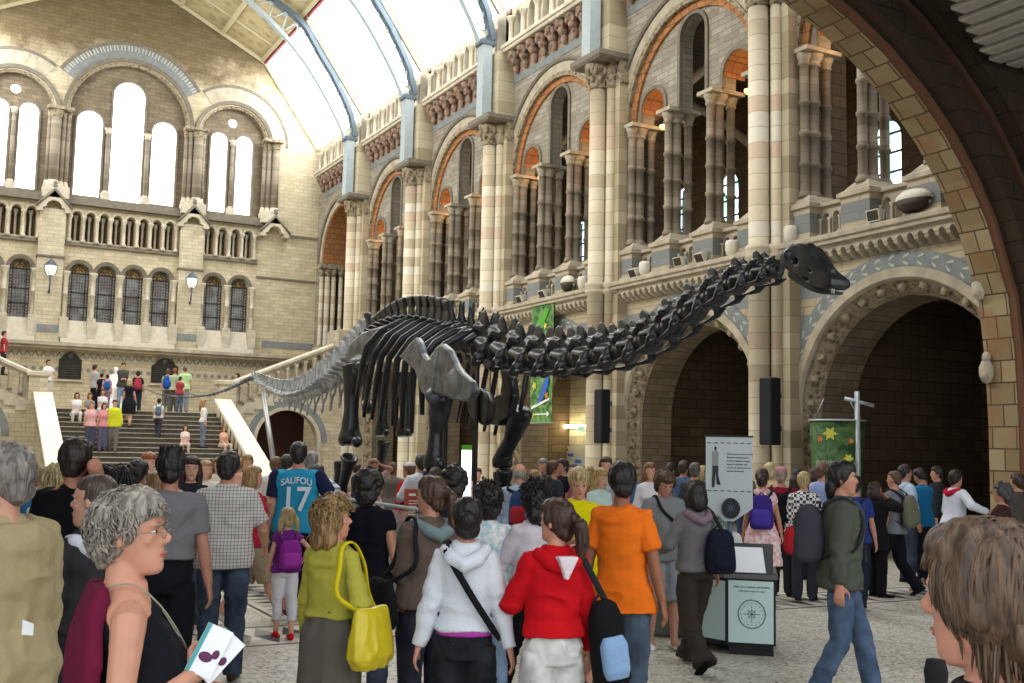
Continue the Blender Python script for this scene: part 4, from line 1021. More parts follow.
PEND = []
def soft(m, name, mat, parent, vox, it=3, amp=0.0, fr=(9, 9, 9), ridge=False):
    o = m.build(name, mat, parent)
    r = o.modifiers.new('r', 'REMESH'); r.mode = 'VOXEL'; r.voxel_size = vox; r.use_smooth_shade = True
    s = o.modifiers.new('s', 'SMOOTH'); s.factor = .5; s.iterations = it
    PEND.append((o, amp, fr, ridge)); return o
import numpy as np
_rs = np.random.RandomState(5); _LAT = _rs.uniform(-1, 1, (32, 32, 32)).astype(np.float32)
def vnoise(P):
    i = np.floor(P).astype(int); f = P - i; f = f * f * (3 - 2 * f); out = 0
    for dx in (0, 1):
        for dy in (0, 1):
            for dz in (0, 1):
                w = (f[:, 0] if dx else 1 - f[:, 0]) * (f[:, 1] if dy else 1 - f[:, 1]) * (f[:, 2] if dz else 1 - f[:, 2])
                out = out + w * _LAT[(i[:, 0] + dx) & 31, (i[:, 1] + dy) & 31, (i[:, 2] + dz) & 31]
    return out
def finish_soft():
    dg = bpy.context.evaluated_depsgraph_get(); new = []
    for o, amp, fr, ridge in PEND: new.append(bpy.data.meshes.new_from_object(o.evaluated_get(dg)))
    for (o, amp, fr, ridge), me in zip(PEND, new):
        o.modifiers.clear(); old = o.data; o.data = me
        if old.users == 0: bpy.data.meshes.remove(old)
        if amp > 0 and len(me.vertices):
            k = len(me.vertices); co = np.empty(k * 3, np.float32); me.vertices.foreach_get('co', co); co = co.reshape(-1, 3)
            nr = np.empty(k * 3, np.float32); me.vertex_normals.foreach_get('vector', nr); nr = nr.reshape(-1, 3)
            P = co * np.array(fr, np.float32) + _rs.uniform(0, 30, 3)
            if ridge:      # soft folds: warped ridges, more of them across than along
                wv = vnoise(P * .5 + 7) * 1.4; P2 = P + wv[:, None] * np.array((.6, .6, .9)); h = 1 - 2.2 * np.abs(vnoise(P2)); h = np.clip(np.clip(h, -.5, 1) * .8 + vnoise(P * 2.3) * .25, -.25, 1)
            else: h = vnoise(P) + .5 * vnoise(P * 2.1) + .55
            co += nr * (h * amp)[:, None]; me.vertices.foreach_set('co', co.reshape(-1))
        me.polygons.foreach_set('use_smooth', [True] * len(me.polygons)); me.update()
    PEND.clear()

def ik(a, c, l1, l2, pole):
    a = Vector(a); c = Vector(c); d = c - a; L = d.length
    mx = (l1 + l2) * .999
    if L > mx: c = a + d * (mx / L); d = c - a; L = mx
    L = max(L, abs(l1 - l2) + 1e-3)
    x = (l1 * l1 - l2 * l2 + L * L) / (2 * L); h = math.sqrt(max(l1 * l1 - x * x, 0)); u = d.normalized()
    p = Vector(pole); p = (p - u * p.dot(u))
    p = p.normalized() if p.length > 1e-4 else u.orthogonal().normalized()
    return a + u * x + p * h, c
def se(hw, f, b, z, n=16, e=2.3, ox=0.0):
    out = []
    for k in range(n):
        t = 2 * PI * k / n; c, s = math.cos(t), math.sin(t)
        x = hw * math.copysign(abs(c) ** (2 / e), c); y = math.copysign(abs(s) ** (2 / e), s)
        out.append((ox + x, (f + b) / 2 + y * (f - b) / 2, z))
    return out
HEAD = [(-.004, .022, .070, .030), (.004, .034, .082, .0), (.018, .040, .087, -.02), (.035, .048, .087, -.045), (.06, .057, .087, -.07), (.085, .065, .086, -.088), (.108, .0715, .080, -.097),
        (.125, .074, .082, -.1), (.142, .0755, .089, -.102), (.165, .077, .086, -.102), (.19, .073, .072, -.092), (.21, .059, .048, -.07), (.224, .036, .02, -.04), (.23, .012, .0, -.015)]
TORSO_M = [(.86, .12, .08, -.10), (.95, .165, .10, -.12), (1.03, .158, .10, -.105), (1.10, .148, .10, -.092), (1.2, .155, .108, -.098), (1.30, .17, .115, -.112), (1.38, .182, .10, -.118), (1.435, .172, .07, -.10), (1.468, .11, .045, -.08), (1.5, .06, .035, -.062)]
TORSO_F = [(.86, .125, .08, -.11), (.95, .172, .10, -.13), (1.03, .15, .095, -.10), (1.10, .128, .088, -.08), (1.2, .138, .105, -.085), (1.275, .152, .14, -.098), (1.36, .158, .10, -.105), (1.43, .15, .06, -.09), (1.465, .10, .04, -.072), (1.5, .052, .03, -.055)]

def hand(m, w, d, n, side, curl=.35, s=1.0, fine=True):
    # w wrist, d hand direction, n palm normal, side +-1 for where the thumb goes (along n x d)
    d = d.normalized(); n = (n - d * n.dot(d)).normalized(); t = n.cross(d).normalized() * side
    rings = []
    for k, (u, hw, th) in enumerate(((-.01, .026, .02), (.03, .034, .017), (.065, .040, .014), (.09, .040, .012))):
        c = w + d * u * s
        rings.append([tuple(c + (t * math.cos(a) * hw + n * math.sin(a) * th) * s) for a in [2 * PI * i / 10 for i in range(10)]])
    m.loft(rings)
    for i, (o_, L) in enumerate(((.029, .068), (.0105, .078), (-.009, .072), (-.027, .056))):
        p = w + d * .083 * s + t * o_ * s; a = curl * (1 + .08 * i); sp = t * (o_ * 1.6)
        pts = [p]; cur = d + sp
        for seg in (.45, .32, .25):
            ca, sa = math.cos(a), math.sin(a); cur = (cur * ca + n * sa).normalized(); p = p + cur * L * seg * s; pts.append(p); a = curl * 1.1
        m.tube(pts, [.0098 * s, .0092 * s, .0085 * s, .0065 * s], 6)
    p = w + d * .02 * s + t * .026 * s; q = p + (d * .5 + t * .75 + n * .3).normalized() * .04 * s; r = q + (d * .9 + t * .25 + n * .35).normalized() * .032 * s
    m.tube([w + d * .005 * s + t * .01 * s, p, q, r, r + (d + n * .4).normalized() * .02 * s], [.014 * s, .014 * s, .0115 * s, .0105 * s, .008 * s], 7)

def locks(m, HM, sc, n, Lr, region, fluff=.3, rad=.0045, segs=6, part=None, curl=0.0, seed=1, grav=1.0, fwd=0.0, hug=None, stop=(.045, .02)):
    rnd = random.Random(seed)
    C = Vector((0, -.012, .13)); R = Vector((.080, .104, .106))
    for _ in range(n):
        for tr in range(40):
            th = math.acos(rnd.uniform(-.55, 1)); ph = rnd.uniform(-PI, PI)
            u = Vector((math.sin(th) * math.sin(ph), math.sin(th) * math.cos(ph), math.cos(th)))
            if region(u): break
        p = Vector((C.x + R.x * u.x, C.y + R.y * u.y, C.z + R.z * u.z)); L = rnd.uniform(*Lr); st = L / segs
        nrm = Vector((u.x / R.x, u.y / R.y, u.z / R.z)).normalized()
        crown = Vector((part or 0, -.05, .25)); away = (p - crown); away -= nrm * away.dot(nrm)
        dr = (away.normalized() * 1.0 if away.length > 1e-4 else Vector((0, 1, 0))) + nrm * fluff + Vector((rnd.gauss(0, .2), rnd.gauss(0, .2) + fwd, rnd.gauss(0, .12)))
        dr.normalize(); pts = [p.copy()]; k1 = rnd.uniform(-1, 1) * curl; ax = Vector((rnd.gauss(0, 1), rnd.gauss(0, 1), rnd.gauss(0, 1))).normalized()
        for i in range(segs):
            dr = (dr + Vector((0, 0, -1)) * grav * .22).normalized()
            if curl: dr = (Quaternion(ax, k1) @ dr).normalized()
            p = p + dr * st
            q = Vector(((p.x - C.x) / R.x, (p.y - C.y) / R.y, (p.z - C.z) / R.z))
            if q.length < 1.07 and p.z > .02:
                q = q.normalized() * 1.08; p = Vector((C.x + q.x * R.x, C.y + q.y * R.y, C.z + q.z * R.z))
            if hug:
                q = Vector(((p.x - C.x) / R.x, (p.y - C.y) / R.y, (p.z - C.z) / R.z))
                if q.length > hug and p.z > .03: q = q.normalized() * hug; p = Vector((C.x + q.x * R.x, C.y + q.y * R.y, C.z + q.z * R.z))
                if (p.y > stop[0] and p.z < .155) or (p.y > stop[1] and p.z < .09): break
            pts.append(p.copy())
        if len(pts) < 4: continue
        r0 = rad * rnd.uniform(.7, 1.3)
        m.tube([HM @ (a * sc) for a in pts], [r0 * sc * k for k in ([.7] + [1.0] * (len(pts) - 3) + [.7, .15])], 4, flat=.55)

def hair_mesh(style, HM, sc, vol=1.0):
    m = MB()
    def E(c, r): m.ell(HM @ (Vector(c) * sc), [x * sc for x in r], 12, 8, rot=HM.to_3x3())
    def T(pts, rad, flat=1.0): m.tube([HM @ (Vector(p) * sc) for p in pts], [r * sc for r in rad], 10, flat=flat, up=HM.to_3x3() @ Vector((0, 1, 0)))
    v = vol
    if style == 'shaved':
        E((0, -.026, .142), (.086, .090, .099)); E((0, .0, .178), (.080, .085, .058)); E((0, -.06, .08), (.062, .046, .05)); return m
    if style == 'fringe_grey_bald':
        E((0, -.04, .115), (.083, .07, .07)); return m
    E((0, -.03, .138), (.087 * v, .088 * v, .103)); E((0, .008, .186), (.080 * v, .085, .058 * v)); E((0, -.004, .172), (.085, .091, .064)); E((0, -.062, .075), (.064, .048, .06))
    for s in (-1, 1): E((s * .068, .0, .135), (.018, .035, .05))
    if style == 'short': pass
    elif style == 'fringe': E((0, .06, .175), (.066, .036, .035))
    elif style == 'mullet':
        E((0, -.085, .05), (.066, .042, .075)); E((0, .045, .2), (.062, .045, .03)); E((0, -.085, .0), (.05, .032, .045))
    elif style == 'spiky':
        for k in range(26):
            a = k * 2.4; r = .055 * math.sqrt(k / 26); T([(r * math.cos(a), -.02 + r * math.sin(a) * 1.2, .21), (r * 1.35 * math.cos(a), -.025 + 1.3 * r * math.sin(a) * 1.2, .262)], [.018, .003])
    elif style == 'layered_base':
        E((0, -.075, .05), (.07, .05, .07)); E((0, -.085, -.01), (.045, .04, .05)); E((0, .045, .195), (.06, .04, .025))
        for s in (-1, 1): E((s * .066, -.012, .115), (.024, .05, .05))
    elif style == 'wavy_base':
        for s in (-1, 1): E((s * .075, -.01, .10), (.028, .055, .075)); E((s * .07, -.04, .04), (.035, .05, .05))
        E((0, -.07, .06), (.09, .055, .09)); E((0, -.01, .2), (.085, .085, .05)); E((0, -.085, -.01), (.09, .05, .07))
        for s in (-1, 1): E((s * .08, -.03, .0), (.036, .05, .07))
    elif style == 'bob':
        for s in (-1, 1): E((s * .068, -.02, .07), (.032, .068, .095))
        E((0, -.07, .05), (.085, .055, .1))
    elif style == 'curly':
        rnd = random.Random(3)
        for k in range(70):
            th = math.acos(rnd.uniform(-.6, 1)); ph = rnd.uniform(-PI, PI); u = Vector((math.sin(th) * math.sin(ph), math.sin(th) * math.cos(ph), math.cos(th)))
            if u.y > .45 and u.z < .45: continue
            E((u.x * .088, -.02 + u.y * .1, .13 + u.z * .112), (.026, .026, .026))
        E((0, -.07, .05), (.085, .05, .08))
    elif style in ('bushy',):
        E((0, -.045, .12), (.115, .11, .12)); E((0, -.07, .03), (.11, .07, .09))
    elif style == 'long':
        for s in (-1, 1): T([(s * .07, -.01, .15), (s * .08, -.01, .05), (s * .085, -.02, -.06), (s * .07, -.03, -.16)], [.03, .036, .034, .015])
        T([(0, -.08, .16), (0, -.105, .05), (0, -.12, -.07), (0, -.125, -.2)], [.05, .085, .085, .05], .5)
    elif style == 'ponytail':
        E((0, -.118, .15), (.03, .03, .03)); T([(0, -.11, .15), (0, -.165, .12), (.012, -.18, .03), (.02, -.165, -.06), (.02, -.155, -.11)], [.02, .034, .036, .026, .008])
    elif style == 'pigtails':
        for s in (-1, 1): T([(s * .07, -.05, .14), (s * .1, -.06, .09), (s * .1, -.06, -.02), (s * .09, -.06, -.12)], [.018, .03, .028, .008])
    elif style == 'bun':
        E((0, -.12, .11), (.05, .042, .05)); E((0, -.07, .06), (.07, .05, .06))
    elif style == 'beret': pass
    return m

def person(px, top, D, phi, label, H=None, sex='m', b=1.0, skin_c='c99a80', hair=('short', '3a2c22'), top_=('tee', '888888'), bot=('jeans', '34405a'), shoes='2c2a2a',
           pose='stand', arms=None, lean=0.0, head=(0, 0), vox=None, feet=None, group='museum visitors', loc=None, rzw=None, glasses=False, child=False, hats=None, face=True, hemz=None, fatt=0.0, faceup=None, stoop=0.0):
    az = math.atan2(ray(px, 460).x, ray(px, 460).y)
    if loc is None:
        d = ray(px, top); P = CAM + d * D; Hh = P.z if H is None else H; loc = (P.x, P.y, 0)
    else: Hh = H
    rz = rzw if rzw is not None else -(az + math.radians(phi))
    root = thing('person', label, 'person', loc, rz, group)
    dist = D; vox = vox or (.006 if dist < 3 else .0075 if dist < 5.9 else .0095 if dist < 7.7 else .012 if dist < 11 else .016 if dist < 20 else .022)
    s = Hh / 1.75; hs = s if not child else s * (1.0 + .3 * (1.75 - Hh))     # children have larger heads
    S = lambda p: Vector(p) * s
    TR_ = TORSO_F if sex == 'f' else TORSO_M
    b *= .94
    hipz = .92
    # ---- legs
    L1, L2 = .425, .42
    if pose == 'stand': fp = [(-.1, .0, .075, -6), (.1, .02, .075, 6)]
    elif pose == 'stand2': fp = [(-.09, .06, .075, -8), (.12, -.05, .075, 14)]; hipz = .915
    elif pose == 'walk': fp = [(-.08, .33, .08, 0), (.08, -.30, .13, 0)]; hipz = .88
    elif pose == 'walk2': fp = [(-.08, -.32, .14, 0), (.08, .32, .08, 0)]; hipz = .88
    elif pose == 'stride': fp = [(-.08, .14, .075, 0), (.09, -.12, .085, 0)]; hipz = .91
    elif pose == 'stridew': fp = [(-.08, .24, .08, 0), (.08, -.2, .10, 0)]; hipz = .90
    elif pose == 'climb': fp = [(-.08, .22, .26, 0), (.08, -.08, .08, 0)]; hipz = .92
    elif pose == 'sit': fp = [(-.12, .42, .075 - .33, -5), (.13, .40, .075 - .33, 5)]; hipz = .10
    legs = []; dz = hipz - .92
    for i, (x, y, z, yaw) in enumerate(fp):
        hip = Vector(((-.088 if i == 0 else .088) * (1 + fatt), 0, hipz)); kn, an = ik(hip, (x, y, z), L1, L2, (0.1 * (1 if i else -1), 1, .15))
        legs.append((hip, kn, an, yaw))
    Ml = Matrix.Translation(Vector((0, 0, hipz + .03))) @ Matrix.Rotation(-math.radians(lean), 4, 'X') @ Matrix.Translation(Vector((0, 0, -.95)))
    def U(p):
        p = Ml @ Vector(p)
        if stoop: k = max(0, p.z - (hipz + .35)); p.y += stoop * k * k * 4
        return p * s
    # ---- arms
    arms = arms or ('down', 'down')
    AR = []
    for i, a in enumerate(arms):
        sg = -1 if i == 0 else 1
        sh = Vector((sg * (TR_[6][1] * b - .014), -.012, 1.412))
        if isinstance(a, str):
            w = {'down': (sg * .25, .05, .88), 'hang': (sg * .27, -.02, .87), 'fwd': (sg * .2, .30, 1.10), 'back': (sg * .24, -.2, .93), 'chest': (sg * .06, .24, 1.17), 'fold': (-sg * .02, .23, 1.13),
                 'hip': (sg * .2, .0, 1.02), 'face': (sg * .05, .17, 1.50), 'head': (sg * .09, .04, 1.66), 'point': (sg * .3, .5, 1.3), 'pocket': (sg * .22, .06, .93), 'lap': (sg * .08, .28, 1.02), 'strap': (sg * .13, .14, 1.33), 'swingf': (sg * .23, .26, .97), 'swingb': (sg * .25, -.25, .95), 'up': (sg * .3, .15, 1.85), 'out': (sg * .42, .22, 1.2), 'rail': (sg * .25, .32, 1.12)}[a]
        else: w = a
        pole = (sg * .5, -1, -.3) if not (isinstance(a, str) and a in ('hip', 'head', 'face', 'up')) else ((sg * 1, -.5, -.2) if a == 'hip' else (sg * .9, .2, -.6))
        el, wr = ik(sh, w, .275, .25, pole); AR.append((sh, el, wr))
    # ---- head frame
    nb = U((0, -.028, 1.46)); HMr = Matrix.Rotation(math.radians(-head[0]), 4, 'Z') @ Matrix.Rotation(math.radians(head[1] - lean * .0), 4, 'X')
    hp = U((0, -.012, 1.515)); HM = Matrix.Translation(hp) @ HMr @ Matrix.Translation(Vector((0, .0, .002)) * hs)
    # ---- body
    m = MB()
    tor = [(z, hw * b * (1 + (fatt * .8 if z < 1.25 else 0)), f * (1 + (fatt * 1.6 if 1.0 < z < 1.3 else fatt * .4)), bk_ * (1 + fatt * .5)) for z, hw, f, bk_ in TR_]
    m.loft([[tuple(U(p)) for p in se(hw, f, bk_, z)] for z, hw, f, bk_ in tor])
    m.tube([U((0, -.035, 1.44)), U((0, -.028, 1.49)), HM @ (Vector((0, -.02, .04)) * hs)], [.064 * s * b, .054 * s, .05 * hs], 12)
    m.loft([[tuple(HM @ (Vector(p) * hs)) for p in se(hw, f, bk_, z, 18, 2.15)] for z, hw, f, bk_ in HEAD])
    def hE(c, r, rot=0): m.ell(HM @ (Vector(c) * hs), [x * hs for x in r], 9, 7, rot=HM.to_3x3() @ Matrix.Rotation(rot, 3, 'X'))
    m.tube([HM @ (Vector(p) * hs) for p in ((0, .078, .13), (0, .091, .113), (0, .105, .096), (0, .101, .087), (0, .086, .083))], [.0075 * hs, .0080 * hs, .0098 * hs, .0095 * hs, .007 * hs], 8)
    for q in (-1, 1):
        hE((q * .010, .091, .087), (.0075, .009, .006)); hE((q * .077, -.010, .104), (.008, .018, .030), -.2); hE((q * .03, .077, .136), (.024, .009, .007)); hE((q * .044, .060, .094), (.016, .013, .014)); hE((q * .031, .0695, .1265), (.0165, .011, .0045)); hE((q * .031, .069, .1065), (.015, .010, .004))
    hE((0, .081, .058), (.024, .011, .009)); hE((0, .080, .046), (.02, .011, .008)); hE((0, .076, .019), (.018, .013, .014))
    for i, (sh, el, wr) in enumerate(AR):
        sg = -1 if i == 0 else 1; k = 1.0 if sex == 'm' else .86; k *= (1 + fatt * .35)
        a_, e_, w_ = U(sh), U(el), U(wr)
        m.tube([U(sh - Vector((sg * .04, 0, -.01))), a_, a_.lerp(e_, .35), a_.lerp(e_, .75), e_], [.046 * k * s, .052 * k * s, .047 * k * s, .041 * k * s, .039 * k * s], 10)
        m.tube([e_, e_.lerp(w_, .25), e_.lerp(w_, .65), w_], [.040 * k * s, .042 * k * s, .034 * k * s, .026 * k * s], 10)
        dd = (w_ - e_).normalized(); inw = Vector((-sg, .15, 0)); 
        if abs(dd.x) > .75: inw = Vector((0, -1, .2))
        hand(m, w_, dd, inw, -sg * (1 if abs(dd.z) > .3 else 1), .38, s * (.95 if sex == 'f' else 1.03))
    for i, (hip, kn, an, yaw) in enumerate(legs):
        k = (1.0 if sex == 'm' else 1.03) * (1 + fatt * .35)
        h_, k_, a_ = S(hip), S(kn), S(an)
        m.tube([h_, h_.lerp(k_, .3), h_.lerp(k_, .7), k_], [.088 * k * s, .082 * k * s, .065 * k * s, .056 * k * s], 12)
        m.tube([k_, k_.lerp(a_, .28) + Vector((0, -.012, 0)), k_.lerp(a_, .65), a_], [.056 * k * s, .058 * k * s, .043 * k * s, .037 * s], 12)
        m.tube([a_, a_ + Vector((0, .05, -.03)) * s, a_ + Vector((0, .13, -.05)) * s], [.04 * s, .034 * s, .025 * s], 8)
    sm = skin(skin_c); soft(m, 'body', sm, root, vox, 5 if dist < 6 else 2 if dist < 8 else 1)
    # ---- face pieces
    if face and dist < 24:
        for q in (-1, 1):
            e = MB(); c = HM @ (Vector((q * .031, .0690, .1165)) * hs); e.ell(c, (.0125 * hs, .0105 * hs, .0078 * hs), 8, 6, 0, rot=HM.to_3x3())
            e.ell(HM @ (Vector((q * .031, .0778, .1168)) * hs), (.0058 * hs, .0028 * hs, .0060 * hs), 9, 6, 1, rot=HM.to_3x3()); e.build('eye', [EYEW if dist < 12 else sm, EYED], root)
            if dist < 14:
                e = MB(); e.tube([HM @ (Vector(p) * hs) for p in ((q * .014, .093, .133), (q * .03, .091, .139), (q * .047, .08, .134))], [.003 * hs, .004 * hs, .0025 * hs], 5); e.build('eyebrow', cloth(hair[1], 'hair'), root)
        if dist < 14:
            e = MB()
            e.tube([HM @ (Vector(p) * hs) for p in ((-.021, .083, .053), (-.008, .0925, .0555), (0, .0928, .0545), (.008, .0925, .0555), (.021, .083, .053))], [.0015 * hs, .0034 * hs, .003 * hs, .0034 * hs, .0015 * hs], 6)
            e.tube([HM @ (Vector(p) * hs) for p in ((-.019, .083, .050), (0, .0915, .0465), (.019, .083, .050))], [.0015 * hs, .0044 * hs, .0015 * hs], 6); e.build('lips', LIPM, root)
    # ---- hair
    if hair[0] == 'woolly': pass
    hm = hair_mesh(hair[0] if hair[0] not in ('tousled', 'layered', 'wavy') else {'tousled': 'short', 'layered': 'layered_base', 'wavy': 'wavy_base'}[hair[0]], HM, hs)
    long_ = hair[0] in ('long', 'ponytail', 'bob', 'layered')
    hobj = soft(hm, 'hair', cloth(hair[1], 'hair'), root, max(vox * .9, .007), 2, .0 if hair[0] == 'shaved' else .006, (55, 55, 14) if hair[0] not in ('curly', 'bushy') else (50, 50, 50))
    if hair[0] in ('tousled', 'layered', 'wavy') or (dist < 7.5 and hair[0] in ('bob', 'mullet', 'bushy', 'long', 'curly')):
        lk = MB(); near = dist < 3.5
        if hair[0] == 'tousled': locks(lk, HM, hs, 1700, (.035, .06), lambda u: not (u.y > .34 and u.z < .45) and not (abs(u.x) > .7 and u.z < .0 and u.y > -.25) and u.z > -.5, fluff=.3, rad=.0038, curl=.4, seed=5, grav=.9, fwd=.1, hug=1.2)
        elif hair[0] == 'layered': locks(lk, HM, hs, 1500, (.06, .15), lambda u: not (u.y > .45 and u.z < .6) and not (abs(u.x) > .6 and u.z < .05 and u.y > .1) and u.z > -.42, fluff=.02, rad=.0042, segs=10, curl=.05, seed=8, grav=.9, part=.0, hug=1.12, stop=(.068, .052))
        elif hair[0] == 'wavy': locks(lk, HM, hs, 900, (.09, .2), lambda u: not (u.y > .3 and u.z < .5) and u.z > -.4, fluff=.15, rad=.0065, segs=10, curl=.55, seed=9, grav=.9, hug=1.32)
        elif hair[0] in ('bushy', 'curly'): locks(lk, HM, hs * (1.1 if hair[0] == 'curly' else 1.16), 420, (.03, .06), lambda u: not (u.y > .35 and u.z < .5) and u.z > -.5, fluff=.3, rad=.006, segs=7, curl=.9, seed=4, grav=.5)
        else: locks(lk, HM, hs * 1.03, 220, (.1, .17), lambda u: not (u.y > .35 and u.z < .5), fluff=.15, rad=.007, segs=6, curl=.05, seed=6, hug=1.25)
        lk.build('hair_locks', cloth(hair[1], 'hair'), hobj)
    if hats:
        h = MB(); h.ell(HM @ (Vector((0, -.008, .185)) * hs), (.092 * hs, .106 * hs, .062 * hs), 14, 8, rot=HM.to_3x3())
        if hats[0] == 'cap': h.loft([[tuple(HM @ (Vector((x, .07 + y, z)) * hs)) for x, y in ((-.07, 0), (-.055, .06), (0, .085), (.055, .06), (.07, 0))] for z in (.165, .173)], smooth=False)
        soft(h, 'hat', cloth(hats[1]), root, vox, 2)
    # ---- top garment
    tk, tc = top_[0], top_[1]; tpat = top_[2] if len(top_) > 2 else 'plain'
    loose = {'tee': .017, 'shirt': .019, 'hoodie': .022, 'jacket': .028, 'tank': .008, 'cardigan': .014, 'blouse': .016, 'dress': .014, 'coat': .035}[tk]
    hem = hemz if hemz is not None else {'tee': .88, 'shirt': .86, 'hoodie': .93, 'jacket': .84, 'tank': .88, 'cardigan': .93, 'blouse': .92, 'dress': .5, 'coat': .72}[tk]
    m = MB(); rings = []
    zt = 1.475
    for z, hw, f, bk_ in tor:
        if hem <= z <= zt: rings.append((z, hw * ((.98 if 1.33 < z < 1.4 else .8 if z < 1.45 else .7) if tk == 'tank' and z > 1.33 else 1), f, bk_))
    if tk == 'tank': rings[-1] = (1.455, .095, .03, -.075)
    if not rings or rings[0][0] > hem + .015:
        lowr = [q for q in tor if q[0] < hem]; z0, hw, f, bk_ = rings[0]
        if lowr and hem > .86:
            q = lowr[-1]; u_ = (hem - q[0]) / (z0 - q[0]); hw, f, bk_ = [q[j] * (1 - u_) + rings[0][j] * u_ for j in (1, 2, 3)]
        if hem < .9: rings.insert(0, (hem, tor[1][1] * 1.0, tor[1][2], tor[1][3]))
        else: rings.insert(0, (hem, hw, f, bk_))
        if tk == 'dress': rings.insert(0, (hem, .2, .14, -.14)); rings.pop(1); rings.insert(1, (.86, .185, .12, -.13))
    lz = loose * (1.0 + .25 * (tk in ('tee', 'shirt', 'jacket')))
    def TU(p):  # below the hips the garment hangs straight
        return U(p) if (p[2] > .93 or pose == 'sit') else U((p[0], p[1], .93)) + Vector((0, 0, (p[2] - .93) * s))
    m.loft([[tuple(TU(p)) for p in se((max(hw, .166) if z < .97 else hw) + (lz + (.034 if z < .9 else .018 if z < 1.0 else .008 if z < 1.12 else 0) if z < 1.3 else loose * .8), f + lz + (.03 if z < .9 else .008 if z < 1.0 else 0), bk_ - lz - (.03 if z < .9 else .010 if z < 1.1 else 0), z, 18, 2.4)] for z, hw, f, bk_ in rings])
    if tk != 'tank':
        m.loft([[tuple(U(p)) for p in se(.10, .05, -.088, 1.46)], [tuple(U(p)) for p in se(.074, .045, -.078, 1.487 if tk in ('tee', 'blouse', 'cardigan') else 1.5)]])
        sl = {'tee': .72, 'shirt': .85, 'hoodie': 2, 'jacket': 2, 'cardigan': 1.9, 'blouse': 1.7, 'dress': .4, 'coat': 2}[tk]
        if tk == 'shirt' and len(top_) > 3: sl = 2
        if tk == 'blouse' and len(top_) > 3: sl = .35
        if tk == 'cardigan': sl = top_[3] if len(top_) > 3 else 1.9
        for i, (sh, el, wr) in enumerate(AR):
            sg = -1 if i == 0 else 1; k = (1.0 if sex == 'm' else .88) * (1 + fatt * .35); t = loose * .8
            if tk == 'tee' and sex == 'm': t *= 1.25
            a_, e_, w_ = U(sh), U(el), U(wr); f1 = min(sl, 1)
            m.tube([U(sh - Vector((sg * .06, 0, -.006))), a_, a_.lerp(e_, .4 * f1), a_.lerp(e_, f1)], [(.048 * k + t) * s, (.054 * k + t * .8) * s, (.049 * k + t) * s, ((.046 if sl < 1 else .043) * k + t * 1.2) * s], 10)
            if sl > 1: m.ell(e_, ((.052 * k + t) * s,) * 3, 9, 7)
            if sl > 1: f2 = (sl - 1) * .95; m.tube([e_, e_.lerp(w_, .4 * f2), e_.lerp(w_, f2)], [(.041 * k + t) * s, (.042 * k + t) * s, (.03 * k + t * .8) * s], 10)
    nm = {'tee': 't_shirt', 'shirt': 'shirt', 'hoodie': 'hoodie', 'jacket': 'jacket', 'tank': 'tank_top', 'cardigan': 'cardigan', 'blouse': 'blouse', 'dress': 'dress', 'coat': 'coat'}[tk]
    mt = cloth(tc, tpat); root['_t'] = nm
    topo = soft(m, nm, mt, root, vox * 1.05, 4, .014 if dist < 12 else .008, (6.5, 6.5, 11), True)
    if tk in ('hoodie',) or (tk == 'jacket' and len(top_) > 3):
        h = MB(); hc_ = top_[3] if len(top_) > 3 else tc
        h.tube([U(p) for p in ((-.09, .03, 1.47), (-.115, -.05, 1.46), (-.075, -.125, 1.42), (0, -.15, 1.385), (.075, -.125, 1.42), (.115, -.05, 1.46), (.09, .03, 1.47))], [r * s for r in (.015, .034, .042, .045, .042, .034, .015)], 10)
        soft(h, 'hood', cloth(hc_), topo, vox, 4, .004, (12, 12, 12))
    # ---- bottom garment
    bk, bc = bot[0], bot[1]; m = MB()
    ext = [(z, hw, f, b_) for z, hw, f, b_ in tor if z < max(1.06, min(1.14, hem + .06))]
    if bk in ('jeans', 'trousers', 'shorts', 'leggings', 'cropped'):
        t = {'jeans': .014, 'trousers': .02, 'shorts': .03, 'leggings': .006, 'cropped': .012}[bk]
        wt = bot[2] if len(bot) > 2 and not isinstance(bot[2], str) else 1.0
        m.loft([[tuple(S((p[0], p[1], p[2] + dz))) for p in se(hw + t * (.8 if z < .9 else .25), f + t * (.7 if z < .9 else .25), b_ - t * (.8 if z < .9 else .25), z)] for z, hw, f, b_ in ext])
        fe = {'jeans': 1.0, 'trousers': 1.0, 'shorts': .0, 'leggings': .9, 'cropped': .6}[bk]
        for i, (hip, kn, an, yaw) in enumerate(legs):
            k = (1.0 if sex == 'm' else 1.03) * (1 + fatt * .35); h_, k_, a_ = S(hip), S(kn), S(an) + Vector((0, -.01, -.03 if fe == 1 else 0))
            kk = k_ if fe > 0 else h_.lerp(k_, 1.05)
            m.tube([h_, h_.lerp(kk, .3), h_.lerp(kk, .7), kk], [(.082 * k + t * .3) * s, (.084 * k + t * .9) * s, (.068 * k + t * (1.3 if fe > 0 else 1.7)) * s, (.057 * k + t * (1.3 if fe > 0 else 2.0)) * s], 12)
            if fe > 0:
                e_ = k_.lerp(a_, fe); m.tube([k_, k_.lerp(e_, .3), k_.lerp(e_, .7), e_], [(.057 * k + t * 1.2) * s, (.056 * k + t * 1.2) * s, (.046 * k + t * 1.5) * s, (.036 * k + t * (1.6 if bk != 'leggings' else 1)) * s * wt], 12)
        nm = {'jeans': 'jeans', 'trousers': 'trousers', 'shorts': 'shorts', 'leggings': 'leggings', 'cropped': 'trousers'}[bk]
        soft(m, nm, cloth(bc, 'denim' if bk == 'jeans' else (bot[2] if len(bot) > 2 and isinstance(bot[2], str) else 'plain')), root, vox * 1.1, 3, .009 if dist < 12 else .006, (9, 9, 11), True)
    elif bk == 'skirt':
        zb = bot[2] if len(bot) > 2 else .45
